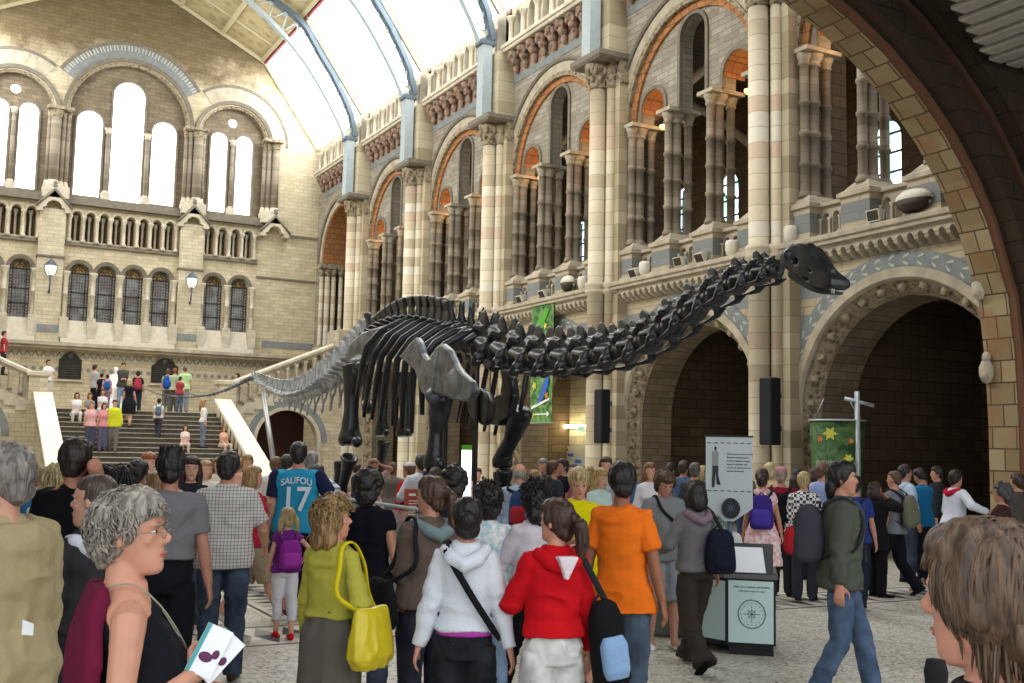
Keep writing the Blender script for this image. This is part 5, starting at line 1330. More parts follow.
        m.loft([[tuple(S(p)) for p in se(hw, f, b_, z, 22, 2.2)] for z, hw, f, b_ in [(zb, .21, .16, -.17), (zb + .2, .205, .15, -.165), (.80, .197, .135, -.155)] + [(z, hw + .007, f + .005, b_ - .006) for z, hw, f, b_ in tor if .9 < z < 1.12]])
        soft(m, 'skirt', cloth(bc, bot[3] if len(bot) > 3 else 'plain'), root, vox * 1.1, 3, .012, (14, 14, 3), True)
    # ---- shoes
    for i, (hip, kn, an, yaw) in enumerate(legs):
        a_ = S(an); m = MB(); R3 = Matrix.Rotation(math.radians(-yaw), 3, 'Z'); tilt = 0.0
        if (pose == 'walk' and i == 1) or (pose == 'walk2' and i == 0): tilt = -.55
        R3 = R3 @ Matrix.Rotation(tilt, 3, 'X')
        sec = [(-.075, .028, .0, .05), (-.06, .036, .0, .085), (-.02, .038, .0, .09), (.04, .040, .0, .075), (.1, .047, .0, .055), (.15, .046, .0, .045), (.185, .033, .002, .03), (.2, .015, .006, .02)]
        base = a_ - Vector((0, 0, .075 * s))
        if tilt: base = a_ - R3 @ Vector((0, 0, .075 * s))
        m.loft([[tuple(base + R3 @ (Vector((hw * math.cos(t), y, (z0 + z1) / 2 + (z1 - z0) / 2 * math.sin(t))) * s)) for t in [2 * PI * j / 10 for j in range(10)]] for y, hw, z0, z1 in sec])
        m.build('shoe', cloth(shoes), root)
    if glasses:
        g = MB()
        for q in (-1, 1):
            g.tube([HM @ (Vector((q * .033 + .021 * math.cos(a), .1, .112 + .015 * math.sin(a))) * hs) for a in [2 * PI * i / 14 for i in range(15)]], .0012 * hs, 5)
            g.tube([HM @ (Vector(p) * hs) for p in ((q * .054, .098, .116), (q * .078, .05, .117), (q * .081, -.005, .113))], .0013 * hs, 5)
        g.tube([HM @ (Vector(p) * hs) for p in ((-.012, .1, .114), (0, .104, .116), (.012, .1, .114))], .0012 * hs, 5)
        g.build('glasses', simple('thin_metal_frame', '8d7f78', .3, .8), root)
    return dict(root=root, U=U, S=S, s=s, AR=AR, HM=HM, hs=hs, loc=loc, rz=rz, b=b, vox=vox, top=topo, D=dist)

def smooth_pts(pts, k=4):
    P = [Vector(p) for p in pts]; out = []
    for i in range(len(P) - 1):
        a, b, c, d = P[max(i - 1, 0)], P[i], P[i + 1], P[min(i + 2, len(P) - 1)]
        for j in range(k):
            t = j / k; out.append(.5 * ((2 * b) + (c - a) * t + (2 * a - 5 * b + 4 * c - d) * t * t + (3 * b - a - 3 * c + d) * t ** 3))
    return out + [P[-1]]
def backpack(P, label, c1, c2=None, size=(.30, .16, .44), off=(0, 0, 0), one=None, tilt=0, group='backpacks', strap='26262a', grow=1.0, pat='plain'):
    root = thing('backpack', label, 'backpack', P['loc'], P['rz'], group); U, s = P['U'], P['s']
    w, d, h = size; cx, cy, cz = off[0], -.16 - d / 2 + off[1], 1.2 + off[2]; c2 = c2 or c1
    R = Matrix.Rotation(math.radians(tilt), 3, 'Y')
    def Q(x, y, z): v = R @ Vector((x, 0, z)); return U((cx + v.x, cy + y, cz + v.z))
    m = MB(); m.loft([[tuple(Q(p[0], p[1], z)) for p in se(hw, dd, -dd, 0, 16, 3)] for z, hw, dd in ((-h / 2, w * .42, d * .35), (-h * .42, w * .5, d * .5), (-.05, w * .51, d * .52), (h * .3, w * .46, d * .42), (h * .45, w * .34, d * .28), (h / 2, w * .2, d * .15))])
    mc_ = soft(m, 'main_compartment', cloth(c1, pat), root, P['vox'], 2, .004, (10, 10, 10))
    m = MB(); m.loft([[tuple(Q(p[0], p[1] - d * .42, z)) for p in se(hw, dd, -dd, 0, 14, 3)] for z, hw, dd in ((-h * .4, w * .34, d * .2), (-h * .3, w * .4, d * .3), (0, w * .4, d * .28), (h * .1, w * .3, d * .12))])
    soft(m, 'front_pocket', cloth(c2), mc_, P['vox'], 2)
    for sg in ((-1, 1) if one is None else (one,)):
        m = MB(); m.tube(smooth_pts([Q(sg * w * .25, d * .4, h * .42), U((sg * .12, -.13, 1.44)), U((sg * .13, -.02, 1.492)), U((sg * .13, .085, 1.43)), U((sg * .14, .128, 1.3)), U((sg * .165, .06, 1.12)), Q(sg * w * .4, d * .4, -h * .4)]), .021 * s, 6, flat=.3, up=(0, 1, 0))
        m.build('strap', cloth(strap), root)
    m = MB(); m.tube([Q(-.04, d * .3, h * .47), Q(0, d * .3, h * .56), Q(.04, d * .3, h * .47)], .01 * s, 6); m.build('grab_loop', cloth(strap), mc_)
    return root
def shoulder_bag(P, label, c, side=1, cross=True, size=(.3, .1, .26), z=.92, y=.0, strap='1e1e20', name='shoulder_bag', kind='plain', out=.0):
    root = thing(name, label, 'bag', P['loc'], P['rz'], 'shoulder bags'); U, s, b = P['U'], P['s'], P['b']
    w, d, h = size; x = side * (.23 * b + d / 2 + out)
    m = MB(); m.loft([[tuple(U((x + p[0], y + p[1], zz))) for p in se(dd, ww, -ww, 0, 14, 2.8)] for zz, ww, dd in ((z - h / 2, w * .4, d * .4), (z - h * .3, w * .52, d * .62), (z, w * .5, d * .55), (z + h * .4, w * .42, d * .3), (z + h / 2, w * .38, d * .15))])
    soft(m, 'bag_body', cloth(c, kind), root, P['vox'], 2, .008, (14, 14, 8), True)
    m = MB(); o = -side if cross else side; ox = .09 if cross else .13
    yw = w * (.3 if cross else .14)
    fr = [U((x, y + yw, z + h * .4)), U((side * .12 * (1 if cross else 1.6), .145 if cross else .10, 1.2)), U((o * .06, .14, 1.36)) if cross else U((side * .15, .105, 1.36)), U((o * ox, .03, 1.488))]
    bkp = [U((o * ox, -.07, 1.478)), U((o * .05, -.152, 1.34)) if cross else U((side * .16, -.125, 1.37)), U((side * .1 * (1 if cross else 1.7), -.145, 1.2)), U((x, y - yw, z + h * .4))]
    m.tube(smooth_pts(fr + bkp), .017 * s, 6, flat=.4, up=(0, 1, 0)); m.build('strap', cloth(strap), root)
    return root
# ================================================================ the long-necked dinosaur skeleton
def bone_mat(name, c, c2, rough=.38):
    m, nt, b = newmat(name, rough, 0, .5); co = coords(nt, obj=False)
    no = N(nt, 'ShaderNodeTexNoise', i_Scale=5.0, i_Detail=8.0, i_Roughness=.6); nt.links.new(co, no.inputs['Vector'])
    r = N(nt, 'ShaderNodeValToRGB'); r.color_ramp.elements[0].position = .38; r.color_ramp.elements[1].position = .68
    r.color_ramp.elements[0].color = lin(c); r.color_ramp.elements[1].color = lin(c2); nt.links.new(no.outputs[0], r.inputs[0]); nt.links.new(r.outputs[0], b.inputs['Base Color'])
    bump(nt, b, no.outputs[0], .25, .03); return m
BONE = bone_mat('dark_plaster_bone', '121315', '2f3236', .32); BONEG = bone_mat('highlit_grey_bone', '33373b', '6f757a', .36); BONET = bone_mat('dusty_skylit_bone', '74797c', 'b4b7b8', .45)  # highlights painted into the grey bone, dust and skylight into the pale
SPX = 6.6
din = thing('dinosaur_skeleton', 'huge dark long-necked dinosaur skeleton mounted across the hall', 'skeleton', (SPX, 15.5, 0))
def DP(v): v = Vector(v); return (v.x - SPX, v.y - 15.5, v.z)
# spine through the middle of the vertebrae: (Y, Z, X)
SP = [(7.08, 3.50, 6.6), (7.5, 3.47, 6.6), (7.94, 3.40, 6.6), (8.4, 3.25, 6.6), (8.9, 3.08, 6.6), (9.5, 2.94, 6.6), (10.2, 2.90, 6.6), (11.0, 2.91, 6.6), (11.8, 2.98, 6.6), (12.6, 3.14, 6.6), (13.4, 3.30, 6.6), (14.2, 3.46, 6.6), (15.0, 3.58, 6.6),
      (16.0, 3.62, 6.6), (17.0, 3.5, 6.6), (18.0, 3.28, 6.6), (19.0, 3.07, 6.6), (20.0, 2.92, 6.6), (21.0, 2.84, 6.6), (22.0, 2.86, 6.6), (23.0, 3.0, 6.58), (23.8, 3.2, 6.5), (24.5, 3.36, 6.4)]
def spine(s):
    for i in range(len(SP) - 1):
        a, b = SP[i], SP[i + 1]
        if a[0] <= s <= b[0]:
            p0 = SP[max(i - 1, 0)]; p3 = SP[min(i + 2, len(SP) - 1)]; t = (s - a[0]) / (b[0] - a[0])
            def cr(k):
                m0 = (b[k] - p0[k]) / max(b[0] - p0[0], 1e-6) * (b[0] - a[0]); m1 = (p3[k] - a[k]) / max(p3[0] - a[0], 1e-6) * (b[0] - a[0])
                return (2 * t ** 3 - 3 * t * t + 1) * a[k] + (t ** 3 - 2 * t * t + t) * m0 + (-2 * t ** 3 + 3 * t * t) * b[k] + (t ** 3 - t * t) * m1
            return Vector((cr(2), s, cr(1)))
    return Vector((SP[-1][2], s, SP[-1][1]))
def proto(m, name, vox=.016, it=2):
    o = m.build(name, BONE, None); r = o.modifiers.new('r', 'REMESH'); r.mode = 'VOXEL'; r.voxel_size = vox; r.use_smooth_shade = True
    q = o.modifiers.new('s', 'SMOOTH'); q.iterations = it; q.factor = .5
    dg = bpy.context.evaluated_depsgraph_get(); me = bpy.data.meshes.new_from_object(o.evaluated_get(dg)); bpy.data.objects.remove(o); return me
# neck vertebra, unit about 0.5 long, +y toward the tail
m = MB()
m.tube([(0, -.30, -.01), (0, -.22, 0), (0, 0, .01), (0, .2, -.01), (0, .27, -.02)], [.08, .13, .11, .15, .14], 12)
m.tube([(0, -.2, .1), (0, 0, .14), (0, .17, .14)], [.07, .09, .08], 10)
for s in (-1, 1):
    m.loft([[(s * .03, -.04, .12), (s * .09, -.04, .12), (s * .1, .22, .12), (s * .03, .22, .12)], [(s * .04, .04, .26), (s * .085, .04, .26), (s * .09, .24, .24), (s * .04, .24, .24)], [(s * .055, .14, .36), (s * .075, .14, .36), (s * .075, .22, .35), (s * .055, .22, .35)]], smooth=False)      # split neural spine
    m.tube([(s * .05, -.1, .1), (s * .10, -.24, .13), (s * .10, -.34, .17)], [.055, .05, .02], 8)                            # front joint
    m.tube([(s * .06, .1, .16), (s * .10, .22, .18), (s * .10, .32, .15)], [.06, .055, .025], 8)
    m.loft([[(s * .05, -.16, .12), (s * .05, .22, .18), (s * .07, .22, .08), (s * .07, -.16, .02)], [(s * .15, -.1, .05), (s * .15, .18, .08), (s * .17, .18, .02), (s * .17, -.1, -.03)]], smooth=False)
    m.tube([(s * .05, -.08, 0), (s * .15, -.05, -.08), (s * .16, .0, -.15)], [.06, .055, .045], 8)
    m.tube([(s * .16, -.2, -.11), (s * .16, .0, -.14), (s * .15, .25, -.13), (s * .14, .46, -.12)], [.018, .04, .02, .006], 6)      # long neck rib
NECKM = proto(m, 'neck_proto', .013, 1)
m = MB()      # back vertebra with a tall spine
m.tube([(0, -.16, 0), (0, -.1, 0), (0, 0, 0), (0, .1, 0), (0, .16, 0)], [.11, .13, .10, .13, .12], 12)
m.tube([(0, 0, .1), (0, .01, .25)], [.09, .07], 10)
for s in (-1, 1):
    m.tube([(0, .0, .2), (s * .14, -.01, .25), (s * .28, 0, .3)], [.06, .045, .035], 8)
    m.tube([(s * .05, -.05, .15), (s * .08, -.16, .18)], [.05, .03], 8); m.tube([(s * .05, .05, .15), (s * .08, .16, .18)], [.05, .03], 8)
m.loft([[(-.03, -.10, .2), (.03, -.10, .2), (.03, .11, .2), (-.03, .11, .2)], [(-.025, -.09, .5), (.025, -.09, .5), (.025, .10, .5), (-.025, .10, .5)], [(-.06, -.12, .66), (.06, -.12, .66), (.06, .13, .66), (-.06, .13, .66)], [(-.05, -.11, .71), (.05, -.11, .71), (.05, .12, .71), (-.05, .12, .71)]])
BACKM = proto(m, 'back_proto', .013, 1)
m = MB()      # shoulder-region vertebra with a forked spine
m.tube([(0, -.18, 0), (0, 0, 0), (0, .18, 0)], [.14, .10, .15], 12); m.tube([(0, 0, .1), (0, .02, .2)], [.10, .09], 10)
for s in (-1, 1):
    m.tube([(s * .04, .02, .18), (s * .07, .05, .32), (s * .09, .08, .46)], [.055, .04, .012], 8); m.tube([(0, 0, .14), (s * .16, -.02, .14), (s * .27, 0, .05)], [.08, .06, .045], 8)
    m.tube([(s * .06, -.05, .12), (s * .1, -.2, .13)], [.05, .03], 8); m.tube([(s * .06, .05, .12), (s * .1, .2, .13)], [.05, .03], 8)
SHOUM = proto(m, 'shoulder_proto', .013, 1)
m = MB()      # tail vertebra
m.tube([(0, -.13, 0), (0, 0, 0), (0, .13, 0)], [.115, .085, .115], 10); m.tube([(0, 0, .08), (0, .02, .16)], [.07, .05], 8)
for s in (-1, 1): m.tube([(s * .06, 0, .0), (s * .26, .02, .01)], [.05, .025], 8); m.tube([(s * .03, -.03, .12), (s * .05, -.15, .16)], [.03, .018], 6)
m.loft([[(-.03, -.06, .12), (.03, -.06, .12), (.03, .08, .12), (-.03, .08, .12)], [(-.025, .0, .34), (.025, .0, .34), (.025, .13, .34), (-.025, .13, .34)], [(-.045, .02, .40), (.045, .02, .40), (.045, .16, .40), (-.045, .16, .40)]])
TAILM = proto(m, 'tail_proto', .014, 1)
m = MB()
for s in (-1, 1): m.tube([(s * .05, 0, 0), (s * .035, .04, -.1), (0, .08, -.18)], [.022, .022, .022], 6)
m.tube([(0, .08, -.17), (0, .14, -.30), (0, .18, -.36)], [.026, .03, .01], 6); CHEVM = proto(m, 'chev_proto', .012, 1)
def put(name, me, y, sc, dy=.12, mat=None, roll=0, off=(0, 0, 0), pitch=0):
    p = spine(y); a = spine(max(7.08, y - dy)); b = spine(min(24.5, y + dy)); t = (b - a).normalized(); x = Vector((1, 0, 0)); x = (x - t * x.dot(t)).normalized(); z = x.cross(t)
    M = Matrix((x, t, z)).transposed().to_4x4(); o = link(name, me, None, din)
    if not me.materials: me.materials.append(BONE)
    if mat is not None: o.material_slots[0].link = 'OBJECT'; o.material_slots[0].material = mat
    o.matrix_local = Matrix.Translation(DP(p + M.to_3x3() @ Vector(off))) @ M @ Matrix.Rotation(math.radians(pitch), 4, 'X') @ Matrix.Diagonal((sc[0], sc[1], sc[2], 1)); return o
y = 7.22
for i in range(15):
    k = i / 14; L = .27 + .24 * min(1, k * 1.35); y0 = y; y += L
    if y0 + L / 2 > 12.85: break
    g = .62 + .74 * k; put('neck_vertebra', NECKM, y0 + L / 2, (g * 1.15, L / .5, g * (1.0 + .1 * k)))
y = 12.95
for i in range(3): put('shoulder_vertebra', SHOUM, y, (1.2, .95, 1.05 + .1 * i)); y += .32
i = 0
while y < 14.1: put('shoulder_vertebra', SHOUM, y, (1.2, .9, 1.2)); y += .31
while y < 17.2:
    hgt = .74 + .10 * math.sin(PI * (y - 14) / 3.4); put('back_vertebra', BACKM, y, (1.1, .85, hgt), pitch=6 * math.sin(y * 3)); y += .27 if y < 15.8 else .235
TG = []
n = 0
while y < 24.4:
    k = (y - 17.2) / 7.2; g = 1.45 * (1 - .72 * k); L = .27 * (1 - .45 * k)
    put('tail_vertebra', TAILM, y, (g, L / .27, g * (1.25 - .2 * k)), mat=BONET if k > .04 else None); n += 1
    if n % 2 == 0 and k < .86: put('chevron', CHEVM, y + L / 2, (g, g, g * (1.0 if k < .5 else .8)), off=(0, 0, -.10 * g), mat=BONET)
    y += L
# the thin whip of the tail, trailing away
WP = [on_x(262, 376, 6.4), on_x(250, 378, 6.3), on_x(240, 383.5, 6.1), on_x(226, 390, 5.8), on_x(210, 395, 5.4), on_x(186, 397.5, 5.0), on_x(162, 395, 4.55), on_x(144, 389, 4.25)]
WP = [spine(24.3)] + [p for p in WP[1:]]
m = MB(); m.tube([DP(p) for p in WP], [.07, .055, .042, .032, .026, .02, .015, .01], 8)
for i in range(len(WP) - 1):
    for j in range(4): m.ell(DP(WP[i].lerp(WP[i + 1], j / 4)), (.062 - .0075 * i,) * 3, 7, 5)
m.build('tail_whip', BONEG, din)
# ribs
for i in range(9):
    y = 12.95 + i * .27; p = spine(y)
    Lr = 1.5 if 1 < i < 8 else 1.2
    for s in (-1, 1):
        sw = .10 + .035 * i; q = []
        for t_ in (0, .12, .3, .5, .72, 1.0):
            xx = s * (.12 + .62 * math.sin(min(t_ * 1.75, 1.0) * PI / 2) - .22 * max(0, t_ - .6) * (1 if i < 5 else .3)); zz = .22 - Lr * t_ ** 1.25 + .06 * math.sin(t_ * PI); q.append((p.x + xx, y + sw * t_ * 2.2, p.z + zz))
        m = MB(); m.tube([DP(a) for a in q], [.04, .058, .056, .05, .05, .03], 8, flat=.55, up=(0, 1, 0)); m.build('rib', BONE, din)
def plate_bone(name, pts, X, th=.10, vox=.02, holes=(), bulge=0.0, mat=BONE, extra=None, lean=0.0):
    P = [on_x(a, b, X) for a, b in pts]; cy = sum(p.y for p in P) / len(P); cz = sum(p.z for p in P) / len(P)
    H = [[(on_x(a, b, X).y, on_x(a, b, X).z) for a, b in h] for h in holes]
    def fn(u, v, d): q = DP((X + d + lean * (v - cz), u, v)); return q
    m = MB(); m.plate([(p.y, p.z) for p in P], H, fn, -th / 2, th / 2)
    if extra: extra(m)
    return soft(m, name, mat, din, vox, 6, .012, (4, 4, 4))
def long_bone(name, pts, vox=.02, flat=1.0, mat=BONE, knobs=()):
    m = MB(); m.tube([DP(p) for p, r in pts], [r for p, r in pts], 12, flat=flat)
    for c, r in knobs: m.ell(DP(c), [q * .66 for q in r], 10, 7)
    return soft(m, name, mat, din, vox, 9, .012, (3, 3, 3))
sx = lambda px, py, X: on_x(px, py, X)
# right shoulder blade and coracoid, towards the camera
plate_bone('shoulder_blade', [(419, 338), (412, 345), (402, 357), (409, 362), (417, 369), (421, 380), (424, 391), (428, 396), (436, 392), (447, 396), (459, 400), (471, 401), (477, 392), (474, 381), (463, 372), (457, 362), (451, 350), (444, 345), (438, 349), (436, 358), (430, 360), (425, 354), (422, 343)], 5.75, .09, .014, mat=BONEG, extra=lambda m: [m.tube([DP(sx(441, 350, 5.73)), DP(sx(437, 368, 5.72)), DP(sx(436, 392, 5.73))], [.035, .045, .06], 8), m.ell(DP(sx(455, 384, 5.72)), (.05, .26, .2), 9, 7), m.ell(DP(sx(434, 396, 5.75)), (.12, .12, .1), 8, 6)])
plate_bone('shoulder_blade', [(503, 362), (508, 362), (514, 380), (516, 396), (512, 415), (502, 425), (494, 424), (490, 410), (495, 398), (507, 392)], 7.15, .12, .02)
plate_bone('breast_bone', [(470, 391), (478, 388), (488, 392), (493, 404), (491, 420), (486, 425), (479, 421), (472, 412)], 6.7, .12, .02)
# forelimbs
def limb(nm, seq, X, knobs=()):
    return long_bone(nm, [(sx(a, b, X), r) for a, b, r in seq], knobs=[(sx(a, b, X), r) for a, b, r in knobs])
limb('upper_arm_bone', [(440, 397, .15), (438, 412, .12), (436, 432, .085), (435, 450, .10), (434, 462, .14), (434, 468, .13)], 5.85, [(441, 399, (.13, .16, .12)), (429, 464, (.1, .1, .12)), (440, 464, (.1, .1, .12))])
limb('forearm_bone', [(430, 470, .09), (427, 490, .06), (425, 520, .055), (425, 545, .08)], 5.85); limb('forearm_bone', [(438, 470, .09), (437, 490, .06), (436, 520, .06), (435, 545, .09)], 5.85)
limb('upper_arm_bone', [(521, 409, .18), (518, 422, .16), (511, 440, .10), (505, 452, .11), (502, 462, .15), (502, 468, .13)], 7.3, [(526, 415, (.12, .12, .14)), (509, 464, (.08, .09, .11)), (496, 464, (.08, .09, .11))])
limb('forearm_bone', [(505, 470, .12), (504, 482, .08), (499, 505, .06), (497, 530, .07)], 7.3); limb('forearm_bone', [(497, 471, .07), (497, 490, .05), (495, 530, .06)], 7.3)
# hips
plate_bone('hip_blade', [(350, 361), (350, 352), (356, 341), (364, 334), (375, 329), (387, 326), (392, 330), (384, 336), (377, 342), (371, 352), (370, 361), (364, 363), (358, 365)], 6.15, .12, .02, mat=BONEG, extra=lambda m: m.ell(DP(sx(359, 362, 6.1)), (.14, .26, .1), 9, 6))
plate_bone('hip_blade', [(350, 361), (350, 352), (356, 341), (364, 334), (375, 329), (387, 326), (392, 330), (384, 336), (377, 342), (371, 352), (370, 361), (364, 363), (358, 365)], 7.05, .12, .02)
limb('pubic_bone', [(366, 366, .12), (367, 388, .07), (365, 402, .08), (369, 408, .12)], 6.5, [(369, 407, (.14, .16, .12))]); limb('sitting_bone', [(360, 368, .09), (354, 385, .05), (349, 398, .07)], 6.6)
limb('thigh_bone', [(354, 365, .20), (354, 374, .18), (352, 395, .125), (351, 415, .12), (350, 430, .15), (350, 440, .20), (350, 444, .16)], 5.95, [(361, 366, (.14, .18, .13)), (343, 441, (.14, .15, .13)), (357, 442, (.14, .15, .13))])
limb('shin_bone', [(350, 457, .15), (347, 470, .10), (343, 485, .075), (341, 505, .09), (341, 520, .13)], 5.95, [(346, 458, (.14, .2, .1))]); limb('shin_bone', [(340, 461, .10), (339, 475, .07), (336, 493, .06), (336, 518, .09)], 6.0)
for (a, b, c, d) in ((383, 372, 382, 436), (405, 372, 404, 436)):
    limb('thigh_bone' if a == 383 else 'side_support_bone', [(a, b, .15), ((a + c) / 2, 395, .10), ((a + c) / 2, 415, .09), (c, 430, .13), (c, d, .15)], 7.25, [(c - 3, d - 3, (.1, .1, .1)), (c + 4, d - 3, (.1, .1, .1))])
limb('shin_bone', [(383, 441, .13), (381, 460, .08), (379, 480, .08), (378, 500, .12)], 7.25)
# feet: stout toe bones fanned on the plinth
def foot(X, Y, n, nm):
    for k in range(n):
        a = (k - (n - 1) / 2) * .34; m = MB(); c = Vector((X, Y, .78)); e = c + Vector((math.sin(a) * .28, -math.cos(a) * .28, -.25)); f_ = e + Vector((math.sin(a) * .1, -math.cos(a) * .16, -.06))
        m.tube([DP(c), DP(c.lerp(e, .5)), DP(e)], [.075, .05, .065], 8); m.tube([DP(e), DP(f_)], [.06, .035], 8); soft(m, nm, BONE, din, .02, 1)
foot(5.95, 16.35, 5, 'hind_foot_bone'); foot(7.25, 18.0, 5, 'hind_foot_bone'); foot(5.85, 12.6, 4, 'fore_foot_bone'); foot(7.3, 14.1, 4, 'fore_foot_bone')
# skull and lower jaw
SKO = [(788, 257), (793, 250), (801, 246), (808, 246), (815, 249), (820, 256), (826, 265), (832, 272), (838, 277), (841, 281), (841, 286), (837, 289), (830, 289), (820, 286), (812, 282), (806, 276), (797, 271), (790, 268)]
plate_bone('skull', SKO, 6.6, .2, .010, holes=[[(800, 261), (804, 257.5), (808, 261), (806, 266), (801, 265)], [(812, 277.5), (818.5, 279.5), (817, 282.5), (811.5, 280.5)], [(816, 268), (820, 270), (823, 275), (817, 272.5)], [(824, 283), (831, 284.8), (831, 286.6), (824, 285.2)]], extra=lambda m: [m.ell(DP(sx(797, 256, 6.6)), (.15, .06, .07), 10, 7), m.tube([DP(sx(808, 250, 6.6)), DP(sx(819, 260, 6.6)), DP(sx(832, 275, 6.6))], [.06, .05, .05], 10), m.ell(DP(sx(834, 281, 6.6)), (.08, .04, .04), 9, 6)] )
plate_bone('lower_jaw', [(795, 271), (803, 275), (811, 283), (822, 289), (832, 291.5), (840, 291), (836, 294.5), (828, 294), (816, 290), (804, 284), (795, 277)], 6.6, .16, .011)
m = MB()
for k in range(8): p = sx(826 + k * 2, 289.5 + .2 * k, 6.6); m.tube([DP((p.x - .07, p.y, p.z + .01)), DP((p.x - .07, p.y, p.z - .035))], [.008, .003], 5)
m.build('teeth', simple('pale_teeth', 'b8b4a4', .4), din)
BLKI = simple('black_iron', '1e1c1c', .5)
# steel supports inside the ribcage and under the tail
sup = thing('tail_support_pole', 'slanting pale steel pole holding up the end of the tail', 'pole', (0, 0, 0))
m = MB(); m.tube([on_x(263, 392, 6.5), on_x(268, 425, 6.5), on_x(275, 470, 6.5) * 1.0], [.055, .06, .06], 8); q = on_x(275, 470, 6.5); m.tube([q, (q.x, q.y - .6, 0)], .06, 8); m.build('pole', simple('brushed_steel', 'a8aaa8', .35, .6), sup)
m = MB(); m.box(q.x - .2, q.x + .2, q.y - .8, q.y - .4, 0, .02); m.build('base_plate', simple('brushed_steel_plate', '8a8c8a', .4, .6), sup)
for nm, X, (a, b), (c, d) in (('nearest the forelimb bones', 6.6, (478, 350), (479, 470)), ('nearest the ribs', 6.6, (448, 345), (456, 470))):
    t = thing('steel_support', 'dark iron post rising under the backbone, ' + nm, 'post', (0, 0, 0), group='iron posts under the skeleton'); P = on_x(a, b, X)
    m = MB(); m.tube([P, (P.x, P.y, .3)], .032, 8); m.build('post', BLKI, t); m = MB(); m.lathe(P.x, P.y, [(.25, .3), (.25, .34), (.08, .4)], 12); m.build('foot', IROND, t)
t = thing('display_plinth', 'long low dark plinth under the dinosaur skeleton', 'plinth', (0, 0, 0)); m = MB(); m.box(5.0, 8.2, 10.6, 21.2, 0, .3, bev=.03); m.build('platform', simple('dark_plinth_paint', '3c3a38', .6), t)
GLS, nt, b = newmat('clear_barrier_glass', .05, 0, .5); b.inputs['Base Color'].default_value = (.75, .85, .82, 1); b.inputs['Alpha'].default_value = .18
t = thing('glass_barrier', 'low glass barrier round the dinosaur plinth', 'barrier', (0, 0, 0))
for y0 in [10.2 + 1.9 * k for k in range(6)]:
    m = MB(); m.box(4.6, 4.615, y0, y0 + 1.8, .1, 1.15); m.build('glass_panel', GLS, t); m = MB(); m.box(4.57, 4.645, y0 - .08, y0 - .02, 0, 1.2); m.build('barrier_post', IRON, t)
m = MB(); m.tube([(4.607, 10.1, 1.19), (4.607, 21.6, 1.19)], .02, 6); m.build('top_rail', IRON, t)
finish_soft()
# ================================================================ signs, banners, speakers, lamps on the cornice
BLK = simple('black_cabinet', '1a1a20', .6, var=.1)
def colspk(label, y):
    X = 14.5; t = thing('column_speaker', label, 'speaker', (X, y, 0), group='column speakers on the piers')
    m = MB(); m.box(-.12, .12, -.17, .17, 2.02, 3.34, bev=.02); m.build('cabinet', BLK, t)
    m = MB(); m.box(-.13, -.119, -.14, .14, 2.06, 3.3); m.build('grille', simple('speaker_cloth', '26262e', .9), t)
    m = MB(); m.box(.1, .26, -.05, .05, 2.3, 2.4); m.box(.1, .26, -.05, .05, 2.95, 3.05); m.build('bracket', IROND, t)
colspk('tall black column speaker on the pier behind the skull', on_x(770, 400, 14.5).y); colspk('tall black column speaker on the pier behind the middle of the neck', on_x(602, 420, 14.5).y)
# banners in the third bay
BX = 15.05
def banner_mat(nm='green_jungle_print', k=1.0):
    m, nt, b = newmat(nm, .7); co = coords(nt)
    no = N(nt, 'ShaderNodeTexNoise', i_Scale=3.2, i_Detail=3.0, i_Distortion=1.5); nt.links.new(co, no.inputs['Vector'])
    r = N(nt, 'ShaderNodeValToRGB'); e = r.color_ramp.elements; e[0].position = .3; e[0].color = lin('2c5230'); e[1].position = .72; e[1].color = lin('93a85c')
    q = e.new(.45); q.color = lin('47753f'); q = e.new(.58); q.color = lin('6d9656'); nt.links.new(no.outputs[0], r.inputs[0]); nt.links.new(r.outputs[0], b.inputs['Base Color']); 
    for q_ in e: q_.color = tuple(x * k for x in q_.color[:3]) + (1,)
    return m
BAND2 = banner_mat('shaded_green_jungle_print', .4)  # the same print with the archway's shade multiplied into its colours
BAN = banner_mat(); WHT = simple('white_print', 'e8ece4', .6, var=.03); BLU = simple('blue_print', '3a6ab8', .6); ORG = simple('orange_print', 'c8803a', .6); YEL = simple('yellow_print', 'd0cc50', .6)
p0, p1, p2 = on_x(532, 306, BX), on_x(554, 304, BX), on_x(532, 423, BX)
t = thing('hanging_banner', 'green jungle exhibition banner hanging behind the base of the neck', 'banner', (BX, (p0.y + p1.y) / 2, 0))
hw = (p0.y - p1.y) / 2; z1, z0 = p0.z, p2.z
m = MB(); n = 8; m.loft([[(-.0 + .012 * math.sin(k), -hw + 2 * hw * k / n, z0), (-.012 + .012 * math.sin(k), -hw + 2 * hw * k / n, z0), (-.012 + .012 * math.sin(k), -hw + 2 * hw * k / n, z1), (.0 + .012 * math.sin(k), -hw + 2 * hw * k / n, z1)] for k in range(n + 1)], smooth=False); m.build('cloth', BAN, t)
m = MB(); m.tube([(0, -hw - .08, z1 + .02), (0, hw + .08, z1 + .02)], .03, 6); m.tube([(0, 0, z1 + .02), (.35, 0, z1 + .1)], .02, 6); m.build('top_bar', IRON, t)
m = MB(); m.tube([(0, -hw - .02, z0), (0, hw + .02, z0)], .02, 6); m.build('bottom_bar', IRON, t)
F2 = lambda u, v, d: (-.03 + d, u, v)
def leafy(pts, mat, nm):
    m = MB(); m.plate(pts, [], F2, -.008, 0); m.build(nm, mat, t)
def star(c, r, n=5): return [(c[0] + (r if i % 2 == 0 else r * .5) * math.cos(PI * i / n), c[1] + (r if i % 2 == 0 else r * .5) * math.sin(PI * i / n)) for i in range(2 * n)]
